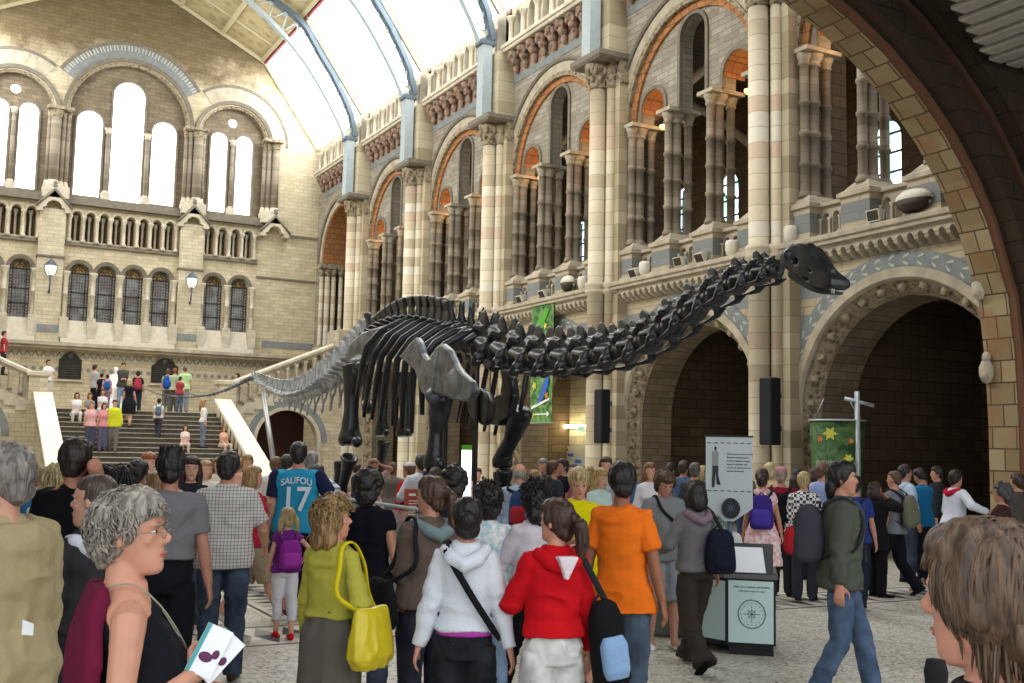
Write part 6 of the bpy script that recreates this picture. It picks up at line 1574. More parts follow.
leafy([(.35 * hw, z1 - .5), (.1 * hw, z1 - 1.0), (-.2 * hw, z1 - .6), (-.7 * hw, z1 - .2), (-.3 * hw, z1 - .15)], simple('leaf_green', '5aa83c', .6), 'leaf_print')
leafy(star((.65 * hw, z1 - .85), .13), ORG, 'flower_print'); leafy(star((-.35 * hw, z1 - .65), .11), YEL, 'butterfly_print')
leafy(star((.55 * hw, z0 + 1.05), .14), YEL, 'lower_butterfly_print'); leafy(star((-.55 * hw, z0 + .75), .12), ORG, 'lower_flower_print')
leafy([(-.75 * hw, z0 + 1.35), (-.35 * hw, z0 + 1.2), (.1 * hw, z0 + .75), (.3 * hw, z0 + .5), (.1 * hw, z0 + .55), (-.3 * hw, z0 + .7), (-.7 * hw, z0 + 1.0)], BLU, 'parrot_print')
leafy([(.8 * hw, z0 + .38), (-.8 * hw, z0 + .62), (-.8 * hw, z0 + .68), (.8 * hw, z0 + .46)], WHT, 'white_line')
leafy([(.5 * hw, z0 + .22), (.5 * hw, z0 + .26), (-.6 * hw, z0 + .26), (-.6 * hw, z0 + .32), (-.85 * hw, z0 + .24), (-.6 * hw, z0 + .16), (-.6 * hw, z0 + .22)], WHT, 'arrow')
leafy(star((.65 * hw, z0 + .24), .1, 4), YEL, 'small_motif')
def lettering(txt, size, loc, rot, mat, parent, name='lettering', ext=.002, al='CENTER'):
    cu = bpy.data.curves.new(name, 'FONT'); cu.body = txt; cu.align_x = al; cu.align_y = 'CENTER'; cu.size = size; cu.extrude = ext; cu.offset = size * .012
    o = bpy.data.objects.new(name, cu); col.objects.link(o); me = bpy.data.meshes.new_from_object(o.evaluated_get(bpy.context.evaluated_depsgraph_get())); bpy.data.objects.remove(o)
    o = link(name, me, mat, parent); o.location = loc; o.rotation_euler = rot; return o
from mathutils import Euler
RX = (PI / 2, 0, -PI / 2)       # reads from -X
lettering('BUTTERFLY', .25, (-.045, 0, z1 - 1.25), (PI / 2, -.22, -PI / 2), WHT, t); lettering('JUNGLE', .27, (-.045, -.05, z1 - 1.6), (PI / 2, -.22, -PI / 2), WHT, t)
# drum banner on a pole in front of the nearest archway
D0 = 19.6; P = CAM + ray(858, 470) * D0; az = math.atan2(P.x, P.y)
t = thing('banner_mast', 'silver mast with crossbar beside the green drum banner', 'mast', (P.x, P.y, 0), -az)
zt = (CAM + ray(858, 391) * D0).z
STL = simple('silver_paint', 'b8c0c4', .35, .3)
m = MB(); m.tube([(0, 0, 0), (0, 0, zt)], .048, 12); m.build('pole', STL, t); m = MB(); m.tube([(-.22, -.05, zt - .13), (.29, .05, zt - .26)], .035, 8); m.build('crossbar', STL, t)
m = MB(); m.lathe(0, 0, [(.3, 0), (.3, .03), (.08, .06)], 16); m.build('foot_plate', STL, t)
t2 = thing('drum_banner', 'green jungle drum banner in the nearest archway with butterfly lettering', 'banner', (P.x, P.y + .5, 0), -az)
zb1 = (CAM + ray(858, 421) * (D0 + .4)).z; zb0 = zb1 - 1.9; rr = .50
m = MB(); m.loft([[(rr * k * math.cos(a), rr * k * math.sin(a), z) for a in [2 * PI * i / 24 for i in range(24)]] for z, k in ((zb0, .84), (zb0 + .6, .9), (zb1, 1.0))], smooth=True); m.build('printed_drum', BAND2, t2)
m = MB(); m.tube([(rr * 1.02 * math.cos(2 * PI * i / 24), rr * 1.02 * math.sin(2 * PI * i / 24), zb1) for i in range(25)], .018, 5); m.build('top_ring', STL, t2)
for s_, x in ((-1, -.42), (1, .42)): m = MB(); m.tube([(s_ * .22, -.5 + .1 * s_, zt - .15), (x, -.02, zb1)], .012, 5); m.build('guy_wire', STL, t2)
for nm, x, z, r_, mt in (('flower_print', -.3, -.35, .07, ORG), ('flower_print', .25, -.38, .06, ORG), ('leaf_print', -.12, -.25, .14, YEL), ('leaf_print', .2, -.7, .1, YEL)):
    m = MB(); yy = -math.sqrt(max(rr * rr - x * x, .01)) - .012; m.plate([(x + a, zb1 + z + b) for a, b in star((0, 0), r_, 6)], [], lambda u, v, d: (u, yy + d, v), -.006, 0); m.build(nm, mt, t2)
G2_ = simple('pale_green_letters', 'a8b89c', .6)
lettering('BUTTERFLY', .085, (-.16, -.475, zb1 - .78), (PI / 2, .0, -.18), G2_, t2); lettering('JUNGLE', .12, (-.13, -.485, zb1 - .97), (PI / 2, 0, -.1), G2_, t2); lettering('BUTTERFLY', .085, (.22, -.47, zb1 - .83), (PI / 2, -.3, .3), G2_, t2); lettering('JUNGLE', .12, (.2, -.475, zb1 - 1.02), (PI / 2, -.3, .3), G2_, t2)
# sign board with pointed foot and compass disc
D0 = 10.6; P = CAM + ray(729, 480) * D0; az = math.atan2(P.x, P.y)
t = thing('sign_board', 'tall grey sign board with printed figure, text and dark compass disc', 'sign', (P.x, P.y, 0), -az - .08)
k = D0 / 1073; zc = CAM.z
zz = lambda py: (CAM + ray(729, py) * D0).z
GRB = simple('pale_grey_board', 'b4bcbe', .5, var=.03); BDG = simple('dark_print', '2e3236', .6); GRP = simple('grey_print', '8a8c8c', .6)
FYs = lambda u, v, d: (u, d, v)
m = MB(); hwid = 23 * k; m.plate([(-hwid, zz(437)), (hwid, zz(437)), (hwid, zz(508)), (.2 * hwid, zz(521)), (-.2 * hwid, zz(521)), (-hwid, zz(505))], [], FYs, 0, .04); m.build('board', GRB, t)
m = MB(); m.box(-hwid - .01, hwid + .01, -.01, .05, zz(437), zz(435.5)); m.build('top_strip', BDG, t)
m = MB()
for py in (443, 491):
    for i in range(7): u = -hwid * .85 + i * hwid * 1.7 / 6; m.box(u - .018, u + .018, -.004, 0, zz(py) - .004, zz(py) + .004)
m.build('dashed_lines', BDG, t)
for i, wd in enumerate((.95, .85, .95, .9, .95, .7)): m = MB(); m.box(-.02, -.02 + .19 * wd, -.004, 0, zz(453 + 3.3 * i) - .006, zz(453 + 3.3 * i) + .006) if False else None
for i, tx in enumerate(('There are no more to the', 'Museum and the plan', 'here to display a range', 'map of mankind, the', 'world, of nature across', 'across the world.')):
    lettering(tx, .024, (-.02, -.004, zz(454 + 3.4 * i)), (PI / 2, 0, 0), BDG, t, ext=.0005, al='LEFT')
ux = -.13; m = MB(); m.ell((ux, -.004, zz(448.5)), (.013, .004, .018), 8, 5, 0); m.build('printed_head', BDG, t)
m = MB(); m.plate([(ux - .035, zz(452)), (ux - .01, zz(450.5)), (ux + .012, zz(450.5)), (ux + .03, zz(453)), (ux + .028, zz(466)), (ux - .032, zz(466))], [], FYs, -.006, 0); m.build('printed_shirt', GRP, t)
m = MB(); m.plate([(ux - .032, zz(466)), (ux + .028, zz(466)), (ux + .026, zz(476)), (ux + .05, zz(485.5)), (ux + .01, zz(484.5)), (ux + .0, zz(472)), (ux - .012, zz(488)), (ux - .036, zz(487.5))], [], FYs, -.006, 0); m.build('printed_trousers', BDG, t)
zd = zz(508); m = MB(); m.loft([[(.02 + r_ * math.cos(a), yy, zd + 1.12 * r_ * math.sin(a)) for a in [2 * PI * i / 24 for i in range(24)]] for r_, yy in ((.085, -.0), (.09, -.02), (.085, -.04))], smooth=False); m.build('compass_disc', simple('navy_disc', '20242e', .4), t)
m = MB()
for i in range(8): a = PI * i / 4; m.add([(.02 + .055 * math.cos(a), -.043, zd + .06 * math.sin(a)), (.02 + .01 * math.cos(a + .5), -.043, zd + .01 * math.sin(a + .5)), (.02 + .01 * math.cos(a - .5), -.043, zd + .01 * math.sin(a - .5))], [(0, 1, 2)])
m.build('compass_star', simple('grey_star', '5a606c', .5), t)
m = MB(); m.tube([(0, .06, 0), (0, .06, zz(500))], .03, 8); m.lathe(0, .06, [(.22, 0), (.22, .03), (.05, .06)], 14); m.build('post', IROND, t)
# low information kiosk with back-lit map panels
D0 = 9.85; P = CAM + ray(744, 655) * D0; Ps = Vector((P.x, P.y, 0)); az = math.atan2(P.x, P.y)
t = thing('information_kiosk', 'low black information kiosk with pale map panels and compass drawing', 'kiosk', tuple(Ps), -az)
k = D0 / 1073; KX0, KX1 = -.16, .285
PANM = simple('pale_aqua_panel', 'b9d0d0', .4, var=.06, nscale=2.0); BLK2 = simple('black_gloss_frame', '121218', .3)
m = MB(); m.box(KX0 + .02, KX1 - .02, .05, .75, 0, .1); m.build('recessed_base', BLK2, t)
m = MB(); m.loft([[(KX0, 0, z), (KX1, 0, z), (KX1 + .0, .8, z), (KX0 - .35, .8, z), (KX0 - .32, .22, z)] for z in (.1, .70)], smooth=False); m.build('cabinet', BLK2, t)
m = MB(); m.loft([[(KX0 - .02, -.02, z), (KX1 + .02, -.02, z), (KX1 + .02, .82, z), (KX0 - .37, .82, z), (KX0 - .34, .2, z)] for z in (.70, .735)], smooth=False); m.build('top', simple('grey_worktop', '5c5c5c', .4), t)
m = MB(); m.box(KX0 + .02, KX1 - .02, -.012, .0, .12, .68); m.build('map_panel', PANM, t)
m = MB(); m.loft([[(KX0 - .01, -.005 + d, z), (KX0 - .315, .215 + d, z)] [::1] + [(KX0 - .315, .215 + d + .001, z), (KX0 - .01, -.004 + d, z)] for z, d in ((.13, -.012), (.67, -.012))], smooth=False); m.build('side_panel', PANM, t)
cx_, cz_ = .07, .38; INK = simple('ink_lines', '4a5a60', .6)
m = MB()
for r_ in (.125, .118, .03): m.tube([(cx_ + r_ * math.cos(2 * PI * i / 28), -.014, cz_ + 1.05 * r_ * math.sin(2 * PI * i / 28)) for i in range(29)], .002, 4)
for i in range(8):
    a = PI * i / 4; L = .075 if i % 2 == 0 else .05; m.tube([(cx_, -.014, cz_), (cx_ + L * math.cos(a), -.014, cz_ + L * math.sin(a))], .0022, 4)
for i in range(16): a = PI * i / 8; m.ell((cx_ + .098 * math.cos(a), -.014, cz_ + .1 * math.sin(a)), (.005, .002, .005), 5, 4)
m.build('compass_drawing', INK, t)
lettering('Help our museum go further', .028, (cx_, -.014, .625), (PI / 2, 0, 0), INK, t, ext=.0005); lettering('with your support today', .024, (cx_, -.014, .588), (PI / 2, 0, 0), INK, t, ext=.0005)
t = thing('leaflet_stand', 'dark leaflet stand with open white booklet on the kiosk', 'stand', tuple(Ps), -az)
m = MB(); m.box(-.2, .27, .25, .29, .735, 1.0); m.box(-.2, -.17, .06, .29, .735, .95); m.build('stand_back', simple('grey_metal_stand', '4c4c4c', .5), t)
m = MB(); m.loft([[(-.1 + x, .05, .75), (.2 + x, .05, .75), (.17 + x, .2, .97), (-.13 + x, .2, .97)] if q == 0 else [(-.1 + x, .06, .745), (.2 + x, .06, .745), (.17 + x, .21, .965), (-.13 + x, .21, .965)] for q, x in ((0, 0), (1, 0))], smooth=False); m.build('white_booklet', LF, t)
m = MB(); m.box(-.19, -.11, .1, .12, .745, .9); m.build('small_leaflets', LF, t)
t = thing('glass_display_case', 'pale green glass display case behind the kiosk', 'display case', (P.x + .25, P.y + 1.2, 0), -az)
m = MB(); m.box(-.42, .42, -.3, .3, 0, .85, bev=.02); m.build('case_base', simple('grey_green_case', '6f7c76', .5), t)
GL2, nt, b = newmat('green_case_glass', .05, 0, .5); b.inputs['Base Color'].default_value = (.6, .8, .74, 1); b.inputs['Alpha'].default_value = .3
m = MB(); m.box(-.42, .42, -.3, .3, .85, 1.2); m.build('glass_box', GL2, t)
m = MB(); m.box(-.44, .44, -.32, .32, 1.2, 1.22); m.build('case_rim', simple('grey_rim', '7c8884', .4), t)
m = MB(); m.ell((-.15, 0, .93), (.16, .12, .06), 9, 6); m.ell((.15, .05, .92), (.12, .1, .05), 9, 6); m.build('coins_and_notes', simple('pale_notes', 'b8b4a8', .8), t)
# red information panel, white lit pillar sign
P = CAM + ray(414, 505) * 14.0; az = math.atan2(P.x, P.y); zt = (CAM + ray(414, 489) * 14).z
t = thing('red_information_panel', 'orange red information panel with white text beside the glass barrier', 'sign', (P.x, P.y, 0), -az)
m = MB(); m.box(-.13, .13, 0, .04, .5, zt, bev=.006); m.build('panel', simple('orange_red_panel', 'a84a2c', .5, var=.05), t); m = MB(); m.tube([(0, .05, 0), (0, .05, .6)], .03, 8); m.build('leg', IROND, t)
m = MB(); m.box(-.07, .02, -.004, 0, zt - .09, zt - .06)
for i in range(8): m.box(-.07, .09, -.004, 0, zt - .16 - i * .035, zt - .15 - i * .035)
m.build('white_text_lines', WHT, t)
P = CAM + ray(466, 480) * 19.0; az = math.atan2(P.x, P.y); z1 = (CAM + ray(466, 445) * 19).z; h5 = (CAM + ray(466, 450) * 19).z
t = thing('lit_pillar_sign', 'glowing white pillar sign with bright green top among the leg bones', 'sign', (P.x, P.y, 0), -az)
m = MB(); m.box(-.09, .09, 0, .12, .1, h5); m.build('lit_panel', glowing('lit_white_panel', 'ffffff', 1.5), t); m = MB(); m.box(-.09, .09, 0, .12, h5, z1); m.build('green_top', simple('bright_green', '5cc830', .5), t); m = MB(); m.box(-.12, .12, -.02, .14, 0, .1); m.build('foot', IROND, t)
# strip light, exit sign and posters on the recess wall
RW_ = 17.58
p0, p1 = on_x(556, 427, RW_), on_x(592, 427, RW_); t = thing('strip_light', 'glowing strip light on the recess wall behind the banner', 'light', (RW_, (p0.y + p1.y) / 2, p0.z))
hw = (p0.y - p1.y) / 2; m = MB(); m.box(-.16, -.08, -hw, hw, -.04, .04, bev=.01); m.build('tube', glowing('warm_strip_tube', 'ffeeb8', 30.0), t); m = MB(); m.box(-.08, 0, -hw - .03, hw + .03, -.05, .05); m.build('fitting', WHT, t)
p = on_x(581, 429, RW_ - .3); t = thing('exit_sign', 'small pale green exit sign hanging before the strip light', 'sign', (RW_ - .3, p.y, p.z)); m = MB(); m.box(-.02, .02, -.17, .17, -.08, .08, bev=.005); m.build('sign_plate', glowing('pale_green_sign', '8cc8a0', .8), t)
lettering('EXIT', .11, (-.024, 0, 0), RX, WHT, t, ext=.001); m = MB(); m.box(-.01, .3, -.02, .02, .08, .1); m.build('bracket', IRON, t)
for nm, (a, b, c, d), q in (('plain pale grey poster on the recess wall, hidden partly by heads', (544, 447, 559, 480), 0), ('white poster with small coloured pictures under the strip light', (563, 446, 592, 480), 1)):
    p0, p1 = on_x(a, b, RW_), on_x(c, d, RW_); t = thing('wall_poster', nm, 'poster', (RW_, 0, 0), group='posters on the recess wall'); m = MB(); m.box(-.03, 0, p1.y, p0.y, p1.z, p0.z); m.build('board', simple('poster_board', 'b8b4a4', .6, var=.04), t)
    if q:
        m = MB()
        for (x, z, w_, h_) in ((.45, .45, .22, .12), (.35, .62, .2, .12), (.75, .65, .16, .1), (.2, .25, .2, .1)): m.box(-.036, -.03, p0.y - (p0.y - p1.y) * (x + w_), p0.y - (p0.y - p1.y) * x, p0.z - .9 * (z + h_), p0.z - .9 * z)
        m.build('picture_blocks', BLU, t); m = MB(); m.box(-.036, -.03, p0.y - .35, p0.y - .08, p0.z - .16, p0.z - .08); m.build('heading_bar', BDG, t)
# spotlights standing on the gallery cornice
CAPW = simple('cream_spotlight_shell', 'd8d4c4', .5, var=.05); SPD = simple('dark_reflector', '3c3428', .5)
def bowl(label, px, py, r=.27):
    p = on_x(px, py, 15.12); t = thing('cornice_uplighter', label, 'spotlight', (15.12, p.y, 6.09), group='uplighters along the gallery cornice')
    m = MB(); m.loft([[(x_ * .8 * q, y_, .17 + z_) for x_, y_, z_ in [(r * .7 * math.cos(a), r * 1.15 * math.sin(a), 0) for a in [2 * PI * i / 16 for i in range(16)]] for _ in (0,)] if False else [(r * .7 * k_ * math.cos(a), r * 1.15 * k_ * math.sin(a), h_) for a in [2 * PI * i / 16 for i in range(16)]] for k_, h_ in ((.55, .1), (.85, .2), (1.0, .32), (.93, .38), (.6, .46), (.2, .49))]); m.build('shell', CAPW, t)
    m = MB(); m.loft([[(r * .7 * k_ * math.cos(a), r * 1.15 * k_ * math.sin(a), h_) for a in [2 * PI * i / 16 for i in range(16)]] for k_, h_ in ((.5, .09), (.8, .18), (.98, .3))]); m.xf(Matrix.Translation((-.015, 0, -.015))); m.build('reflector', SPD, t)
    m = MB(); m.box(-.12, .12, -.1, .1, 0, .03); m.tube([(0, -.12, .02), (0, -.1, .15)], .02, 6); m.tube([(0, .12, .02), (0, .1, .15)], .02, 6); m.build('stand', IROND, t)
def spot(label, px, py, tilt=.5):
    p = on_x(px, py, 15.1); t = thing('cornice_floodlight', label, 'spotlight', (15.1, p.y, 6.09), group='floodlights along the gallery cornice')
    m = MB(); M = Matrix.Translation((0, 0, .17)) @ Matrix.Rotation(-tilt, 4, 'Y'); m.loft([[(x, y, z) for y, z in ((-w_, -h_), (w_, -h_), (w_, h_), (-w_, h_))] for x, w_, h_ in ((-.14, .15, .11), (.02, .12, .09), (.14, .07, .05))], smooth=False); m.xf(M); m.build('lamp_head', CAPW, t)
    m = MB(); m.box(-.145, -.141, -.13, .13, -.09, .09); m.xf(M); m.build('lens', SPD, t); m = MB(); m.box(-.1, .1, -.12, .12, 0, .02); m.tube([(0, -.17, .0), (0, -.17, .2)], .012, 5); m.tube([(0, .17, .0), (0, .17, .2)], .012, 5); m.build('yoke', IROND, t)
def urn(label, px, py):
    p = on_x(px, py, 15.15); t = thing('white_cylinder_lamp', label, 'spotlight', (15.15, p.y, 6.09), group='white cylinder lamps along the gallery cornice'); m = MB(); m.lathe(0, 0, [(.08, 0), (.12, .05), (.15, .15), (.15, .3), (.13, .36), (.06, .38)], 12); m.build('canister', CAPW, t); m = MB(); m.lathe(0, 0, [(.05, -.0), (.1, .03)], 10); m.build('foot', IROND, t)
bowl('bowl shaped uplighter on the cornice closest to the huge entrance arch', 914, 205, .33); bowl('bowl shaped uplighter on the cornice between the banner and the middle pier', 568, 286, .25)
spot('small floodlight on the cornice under the blue pedestal nearest the entrance arch', 878, 222, .2); spot('floodlight pair member nearer the pier behind the skull', 703, 262); spot('floodlight pair member under the second blue pedestal', 682, 267, .3); spot('floodlight beside the white cylinder lamp over the second archway', 636, 273); spot('floodlight at the banner on the far cornice', 545, 300); spot('floodlight just past the banner on the far cornice', 522, 302)
urn('white cylinder lamp by the pier behind the skull', 732, 255); urn('white cylinder lamp over the ground floor arch, second bay', 645, 270); urn('white cylinder lamp just past the pier behind the skull, nearer the entrance', 791, 243); urn('white cylinder lamp between the uplighter and the middle pier', 583, 286)
# ---------------------------------------------------------------- the crowd: nearest people first
p = person(131, 491, 2.98, 84, 'older woman with short tousled grey hair, glasses and black sleeveless top holding leaflets', sex='f', b=1.12, fatt=.2, skin_c='c08a72', hair=('tousled', '8d857a'),
           top_=('tank', '15161c'), bot=('trousers', '1c1c22'), arms=((-.16, .22, 1.12), (.12, .17, 1.25)), head=(24, 4), glasses=True, stoop=.12)
U, s, wp = p['U'], p['s'], p
m = MB(); sh_ = []
for i in range(10):      # maroon top laid over her back
    t_ = i / 9; z = 1.50 - t_ * .68; w_ = .085 + .11 * min(1, t_ * 5)
    yy = lambda x: -.06 - .055 * math.cos(x * 6) - .028 * math.sin(min(t_ * 5, 1.57)) + .05 * max(0, t_ - .4)
    xs = [w_ * k / 4 for k in range(-4, 5)]
    sh_.append([tuple(U((x, yy(x), z - x * x * 1.2))) for x in xs] + [tuple(U((x, yy(x) + .035, z - x * x * 1.2))) for x in reversed(xs)])
m.loft(sh_); o = soft(m, 'maroon_cardigan', cloth('5e1530'), p['root'], .008, 2, .010, (14, 14, 3), True)
t = thing('camera_strap', 'thin grey cord with a black clip round the neck of the older woman', 'strap', p['loc'], p['rz'])
m = MB(); m.tube(smooth_pts([U(q) for q in ((0, -.10, 1.475), (.05, -.085, 1.485), (.085, -.02, 1.50), (.09, .07, 1.44), (.06, .15, 1.34), (0, .18, 1.28), (-.05, .15, 1.34), (-.09, .07, 1.44), (-.085, -.02, 1.50), (-.05, -.085, 1.485), (0, -.10, 1.475))]), .0024, 6); m.build('cord', simple('grey_cord', '8f8a7a', .7), t)
m = MB(); m.tube([U((0, .18, 1.31)), U((.01, .19, 1.27)), U((.02, .2, 1.22))], [.008, .012, .008], 8); m.build('clip', cloth('15161c'), t)
t = thing('leaflets', 'white folded leaflets with teal edge held by the older woman', 'leaflet', p['loc'], p['rz'])
hd = p['U'](p['AR'][1][2]) + Vector((0, .02, .03))

def leaf(c, ang, off, nm):
    M = Matrix.Translation(c + off) @ Matrix.Rotation(ang, 4, 'X')
    a = MB(); a.box(-.002, .002, -.04, .035, -.03, .105); a.xf(M); a.build(nm, LF, t)
    a = MB(); a.box(.0021, .003, -.04, -.028, -.03, .105); a.xf(M); a.build('teal_strip', LT, t)
    a = MB(); a.ell((.003, -.005, .02), (.001, .02, .014), 12, 6); a.ell((.003, .018, .035), (.001, .01, .013), 12, 6); a.xf(M); a.build('printed_picture', LD, t)
leaf(hd, -.45, Vector((.012, .01, .0)), 'front_leaflet'); leaf(hd, -.75, Vector((.004, .025, -.01)), 'back_leaflet')
p = person(981, 523, 1.80, -80, 'woman with layered brown hair in profile, cropped at the lower corner of the picture', sex='f', skin_c='c98f78', hair=('layered', '5c4737'), top_=('blouse', '2a2226', 'plain', 1), bot=('trousers', '22222a'), vox=.0055, head=(9, -4))
m = MB(); m.tube([p['U'](q) for q in ((-.05, .06, 1.47), (0, .085, 1.445), (.05, .06, 1.47), (.07, -.03, 1.495), (0, -.09, 1.5), (-.07, -.03, 1.495), (-.05, .06, 1.47))], .0022, 5)
t = thing('necklace', 'thin silver necklace on the woman cropped at the lower corner', 'necklace', p['loc'], p['rz']); m.build('chain', simple('silver', 'c8c8cc', .25, .9), t)
t = thing('microphone', 'black foam topped microphone beside the profile woman', 'microphone', tuple(CAM + ray(936, 672) * 1.62), 0)
m = MB(); m.lathe(0, 0, [(.0, .02), (.014, .018), (.018, .0), (.016, -.02), (.012, -.03)], 12); m.build('foam_top', simple('black_foam', '101014', .9), t)
m = MB(); m.lathe(0, 0, [(.011, -.02), (.01, -.2), (.012, -.21)], 12); m.build('grip', simple('black_plastic', '18181c', .5), t)
person(3, 445, 4.1, -38, 'grey haired man in beige jacket seen from behind at the photo edge', b=1.12, fatt=.25, skin_c='b98a74', hair=('short', '77716a'), top_=('jacket', 'a0916f'), bot=('trousers', '1d2440'), head=(-20, 0))
t = thing('folded_paper', 'small white folded paper near the beige jacket pocket', 'paper', tuple(CAM + ray(28, 628) * 3.7), .4); m = MB(); m.loft([[(-.02, y, -.02), (.02, y, -.028), (.02, y, .012), (-.02, y, .03)] for y in (0, .004)], smooth=False); m.build('sheet', LF, t)
person(93, 475, 4.75, -38, 'young man with cropped hair in dark grey jacket with white hood', b=1.0, skin_c='c0917c', hair=('shaved', '4a3c34'), top_=('jacket', '2e2c2e', 'plain', 'c8cad8'), bot=('trousers', '202226'), head=(-28, 2))
p = person(336, 498, 5.75, 42, 'woman with wavy fair hair in yellow cardigan and grey skirt', sex='f', b=1.05, fatt=.1, skin_c='c88a72', hair=('wavy', '86683f'), top_=('cardigan', 'a5a042', 'plain', 1.9), bot=('skirt', '5c5750', .35), arms=('down', (.23, .16, 1.02)), head=(42, 0), hemz=1.06)
shoulder_bag(p, 'shiny yellow shoulder bag on the woman in the yellow cardigan', 'cdb81e', 1, False, (.34, .13, .34), .97, -.02, 'c8b41e', 'yellow_handbag', 'silk', .03)
p = person(468, 498, 5.6, 6, 'woman with black pinned hair in white hooded top and dark jeans', sex='f', b=.94, skin_c='b98670', hair=('bun', '17120f'), top_=('hoodie', 'ccd0d8'), bot=('jeans', '15161f'), arms=('hang', 'hang'), head=(-8, -2), hemz=1.015)
t = thing('crossbody_strap', 'black strap running diagonally across the white hooded top', 'strap', p['loc'], p['rz']); m = MB(); U = p['U']
m.tube([U(q) for q in ((-.1, .06, 1.47), (-.115, -.03, 1.505), (-.1, -.12, 1.455), (-.04, -.163, 1.36), (.06, -.15, 1.2), (.16, -.125, 1.05), (.2, -.06, .98), (.1, .14, 1.1), (-.05, .15, 1.3), (-.1, .06, 1.47))], .02, 6, flat=.35, up=(0, 1, 0)); m.build('strap', cloth('17171b'), t)
m = MB(); m.box(-.16, .16, -.125, .10, .90, .955); 
m2 = MB(); m2.loft([[tuple(p['S'](q)) for q in se(.162, .118, -.13, z)] for z in (.985, 1.03)]); soft(m2, 'pink_shirt_hem', cloth('a8409a'), p['root'], .01, 1)
p = person(555, 500, 5.5, -22, 'girl with brown ponytail in red hooded top and white trousers', sex='f', b=1.0, skin_c='c28c74', hair=('ponytail', '3a251a'), top_=('hoodie', 'b8101a', 'plain', 'b8101a'), bot=('jeans', 'c9c9c6'), arms=((-.16, .32, 1.12), 'down'), head=(-32, 4), hemz=1.01)
m = MB(); U = p['U']; m.loft([[tuple(U(q)) for q in ((-.06, -.15, 1.455), (.06, -.15, 1.455), (.01, -.166, 1.33), (-.01, -.166, 1.33))], [tuple(U(q)) for q in ((-.06, -.225, 1.455), (.06, -.225, 1.455), (.01, -.198, 1.33), (-.01, -.198, 1.33))]], smooth=False); soft(m, 'white_hood_lining', cloth('d8c8d0'), p['root'], .006, 5)
backpack(p, 'black and pale blue backpack slung on the girl in red', '141416', '7f9cc0', (.2, .17, .46), (.27, .10, -.22), one=1, tilt=-8)
p = person(623, 461, 6.9, 14, 'dark haired boy in orange t-shirt and blue jeans', b=.88, fatt=.0, skin_c='8a5a42', hair=('short', '14100e'), top_=('tee', 'd96a1a'), bot=('jeans', '3d5268', 1.15), pose='stride', head=(-18, 0), hemz=.84, arms=('hang', 'hang'))
p = person(172, 449, 7.0, 2, 'black haired man in grey t-shirt and black trousers', b=1.02, skin_c='a87660', hair=('spiky', '15110f'), top_=('tee', '6e6d70'), bot=('trousers', '14151a'), head=(5, 0), hemz=1.07, arms=('hang', 'hang'))
p = person(229, 452, 8.55, 4, 'stocky man in checked short sleeved shirt and blue jeans', b=1.08, fatt=.14, skin_c='c08c74', hair=('short', '231c18'), top_=('shirt', '5c4a48', 'plaid'), bot=('jeans', '33475f', 1.2), shoes='4a3626', head=(8, 0), hemz=.86, arms=('hang', (.3, .22, 1.0)))
p = person(370, 470, 7.5, 16, 'woman with dark curly hair in black short sleeved top', sex='f', b=1.02, skin_c='b07c66', hair=('curly', '1c1410'), top_=('blouse', '0e0f18', 'plain', 1), bot=('jeans', '3a4660'), head=(0, 0), arms=('down', 'hang'))
p = person(430, 477, 6.6, -28, 'woman with brown ponytail in brown hooded jacket looking aside', sex='f', b=1.1, fatt=.1, skin_c='b9866e', hair=('ponytail', '4a3426'), top_=('hoodie', '5e5148', 'plain', '6f7f80'), bot=('jeans', '23273a'), arms=('chest', 'down'), head=(-28, 3))
shoulder_bag(p, 'black shoulder bag with white piping on the woman in brown', '18181c', -1, False, (.34, .12, .30), .96, .05)
p = person(488, 483, 7.4, -10, 'woman with dark curly hair in pale blue top and light jeans', sex='f', skin_c='b9866e', hair=('curly', '1e1612'), top_=('blouse', '8fc0c8', 'floral'), bot=('jeans', '6f8fb0'), pose='stride', arms=('down', 'down'))
p = person(534, 479, 7.4, -35, 'woman with bushy black hair in white blouse and black trousers walking', sex='f', skin_c='a87660', hair=('bushy', '0e0c0b'), top_=('blouse', 'c8c0c8'), bot=('trousers', '101014', 1.1), pose='walk', arms=('swingf', 'swingb'))
p = person(579, 467, 8.6, 172, 'fair haired woman in bright yellow t-shirt facing the viewer, looking down', sex='f', b=1.1, fatt=.1, skin_c='c08c76', hair=('short', 'a89468'), top_=('tee', 'c9bf0c'), bot=('skirt', 'b0ac9c', .5, 'check'), arms=('fold', 'chest'), head=(0, -22), hemz=.82)
t = thing('sunglasses', 'sunglasses held by the woman in the yellow t-shirt', 'glasses', p['loc'], p['rz']); m = MB(); U = p['U']
for q in (-.03, .03): m.ell(U((q + .04, .31, 1.02)), (.022, .008, .018), 8, 6)
m.tube([U((.04, .31, 1.03)), U((.05, .25, 1.12))], .004, 5); m.build('dark_lenses', simple('black_gloss', '0c0c0e', .15), t)
p = person(664, 470, 10.3, 160, 'boy with brown hair in grey t-shirt and grey shorts looking down', b=.98, skin_c='b5826c', hair=('curly', '4a3424'), top_=('tee', '77797c'), bot=('shorts', '8a9098'), shoes='d8d8d8', pose='stand2', head=(0, -28), hemz=.85)
shoulder_bag(p, 'black bag with a red fitting on a strap across the boy in grey', '17171b', -1, True, (.3, .1, .22), .95)
p = person(696, 477, 9.35, -28, 'woman with dark hair in grey hooded top and flared brown trousers', sex='f', b=1.02, skin_c='a87660', hair=('bob', '1e1613'), top_=('hoodie', '6c696c', 'plain', '7d6a74'), bot=('trousers', '36302c', 1.7), shoes='141414', pose='walk2', arms=('fwd', 'down'), lean=2)
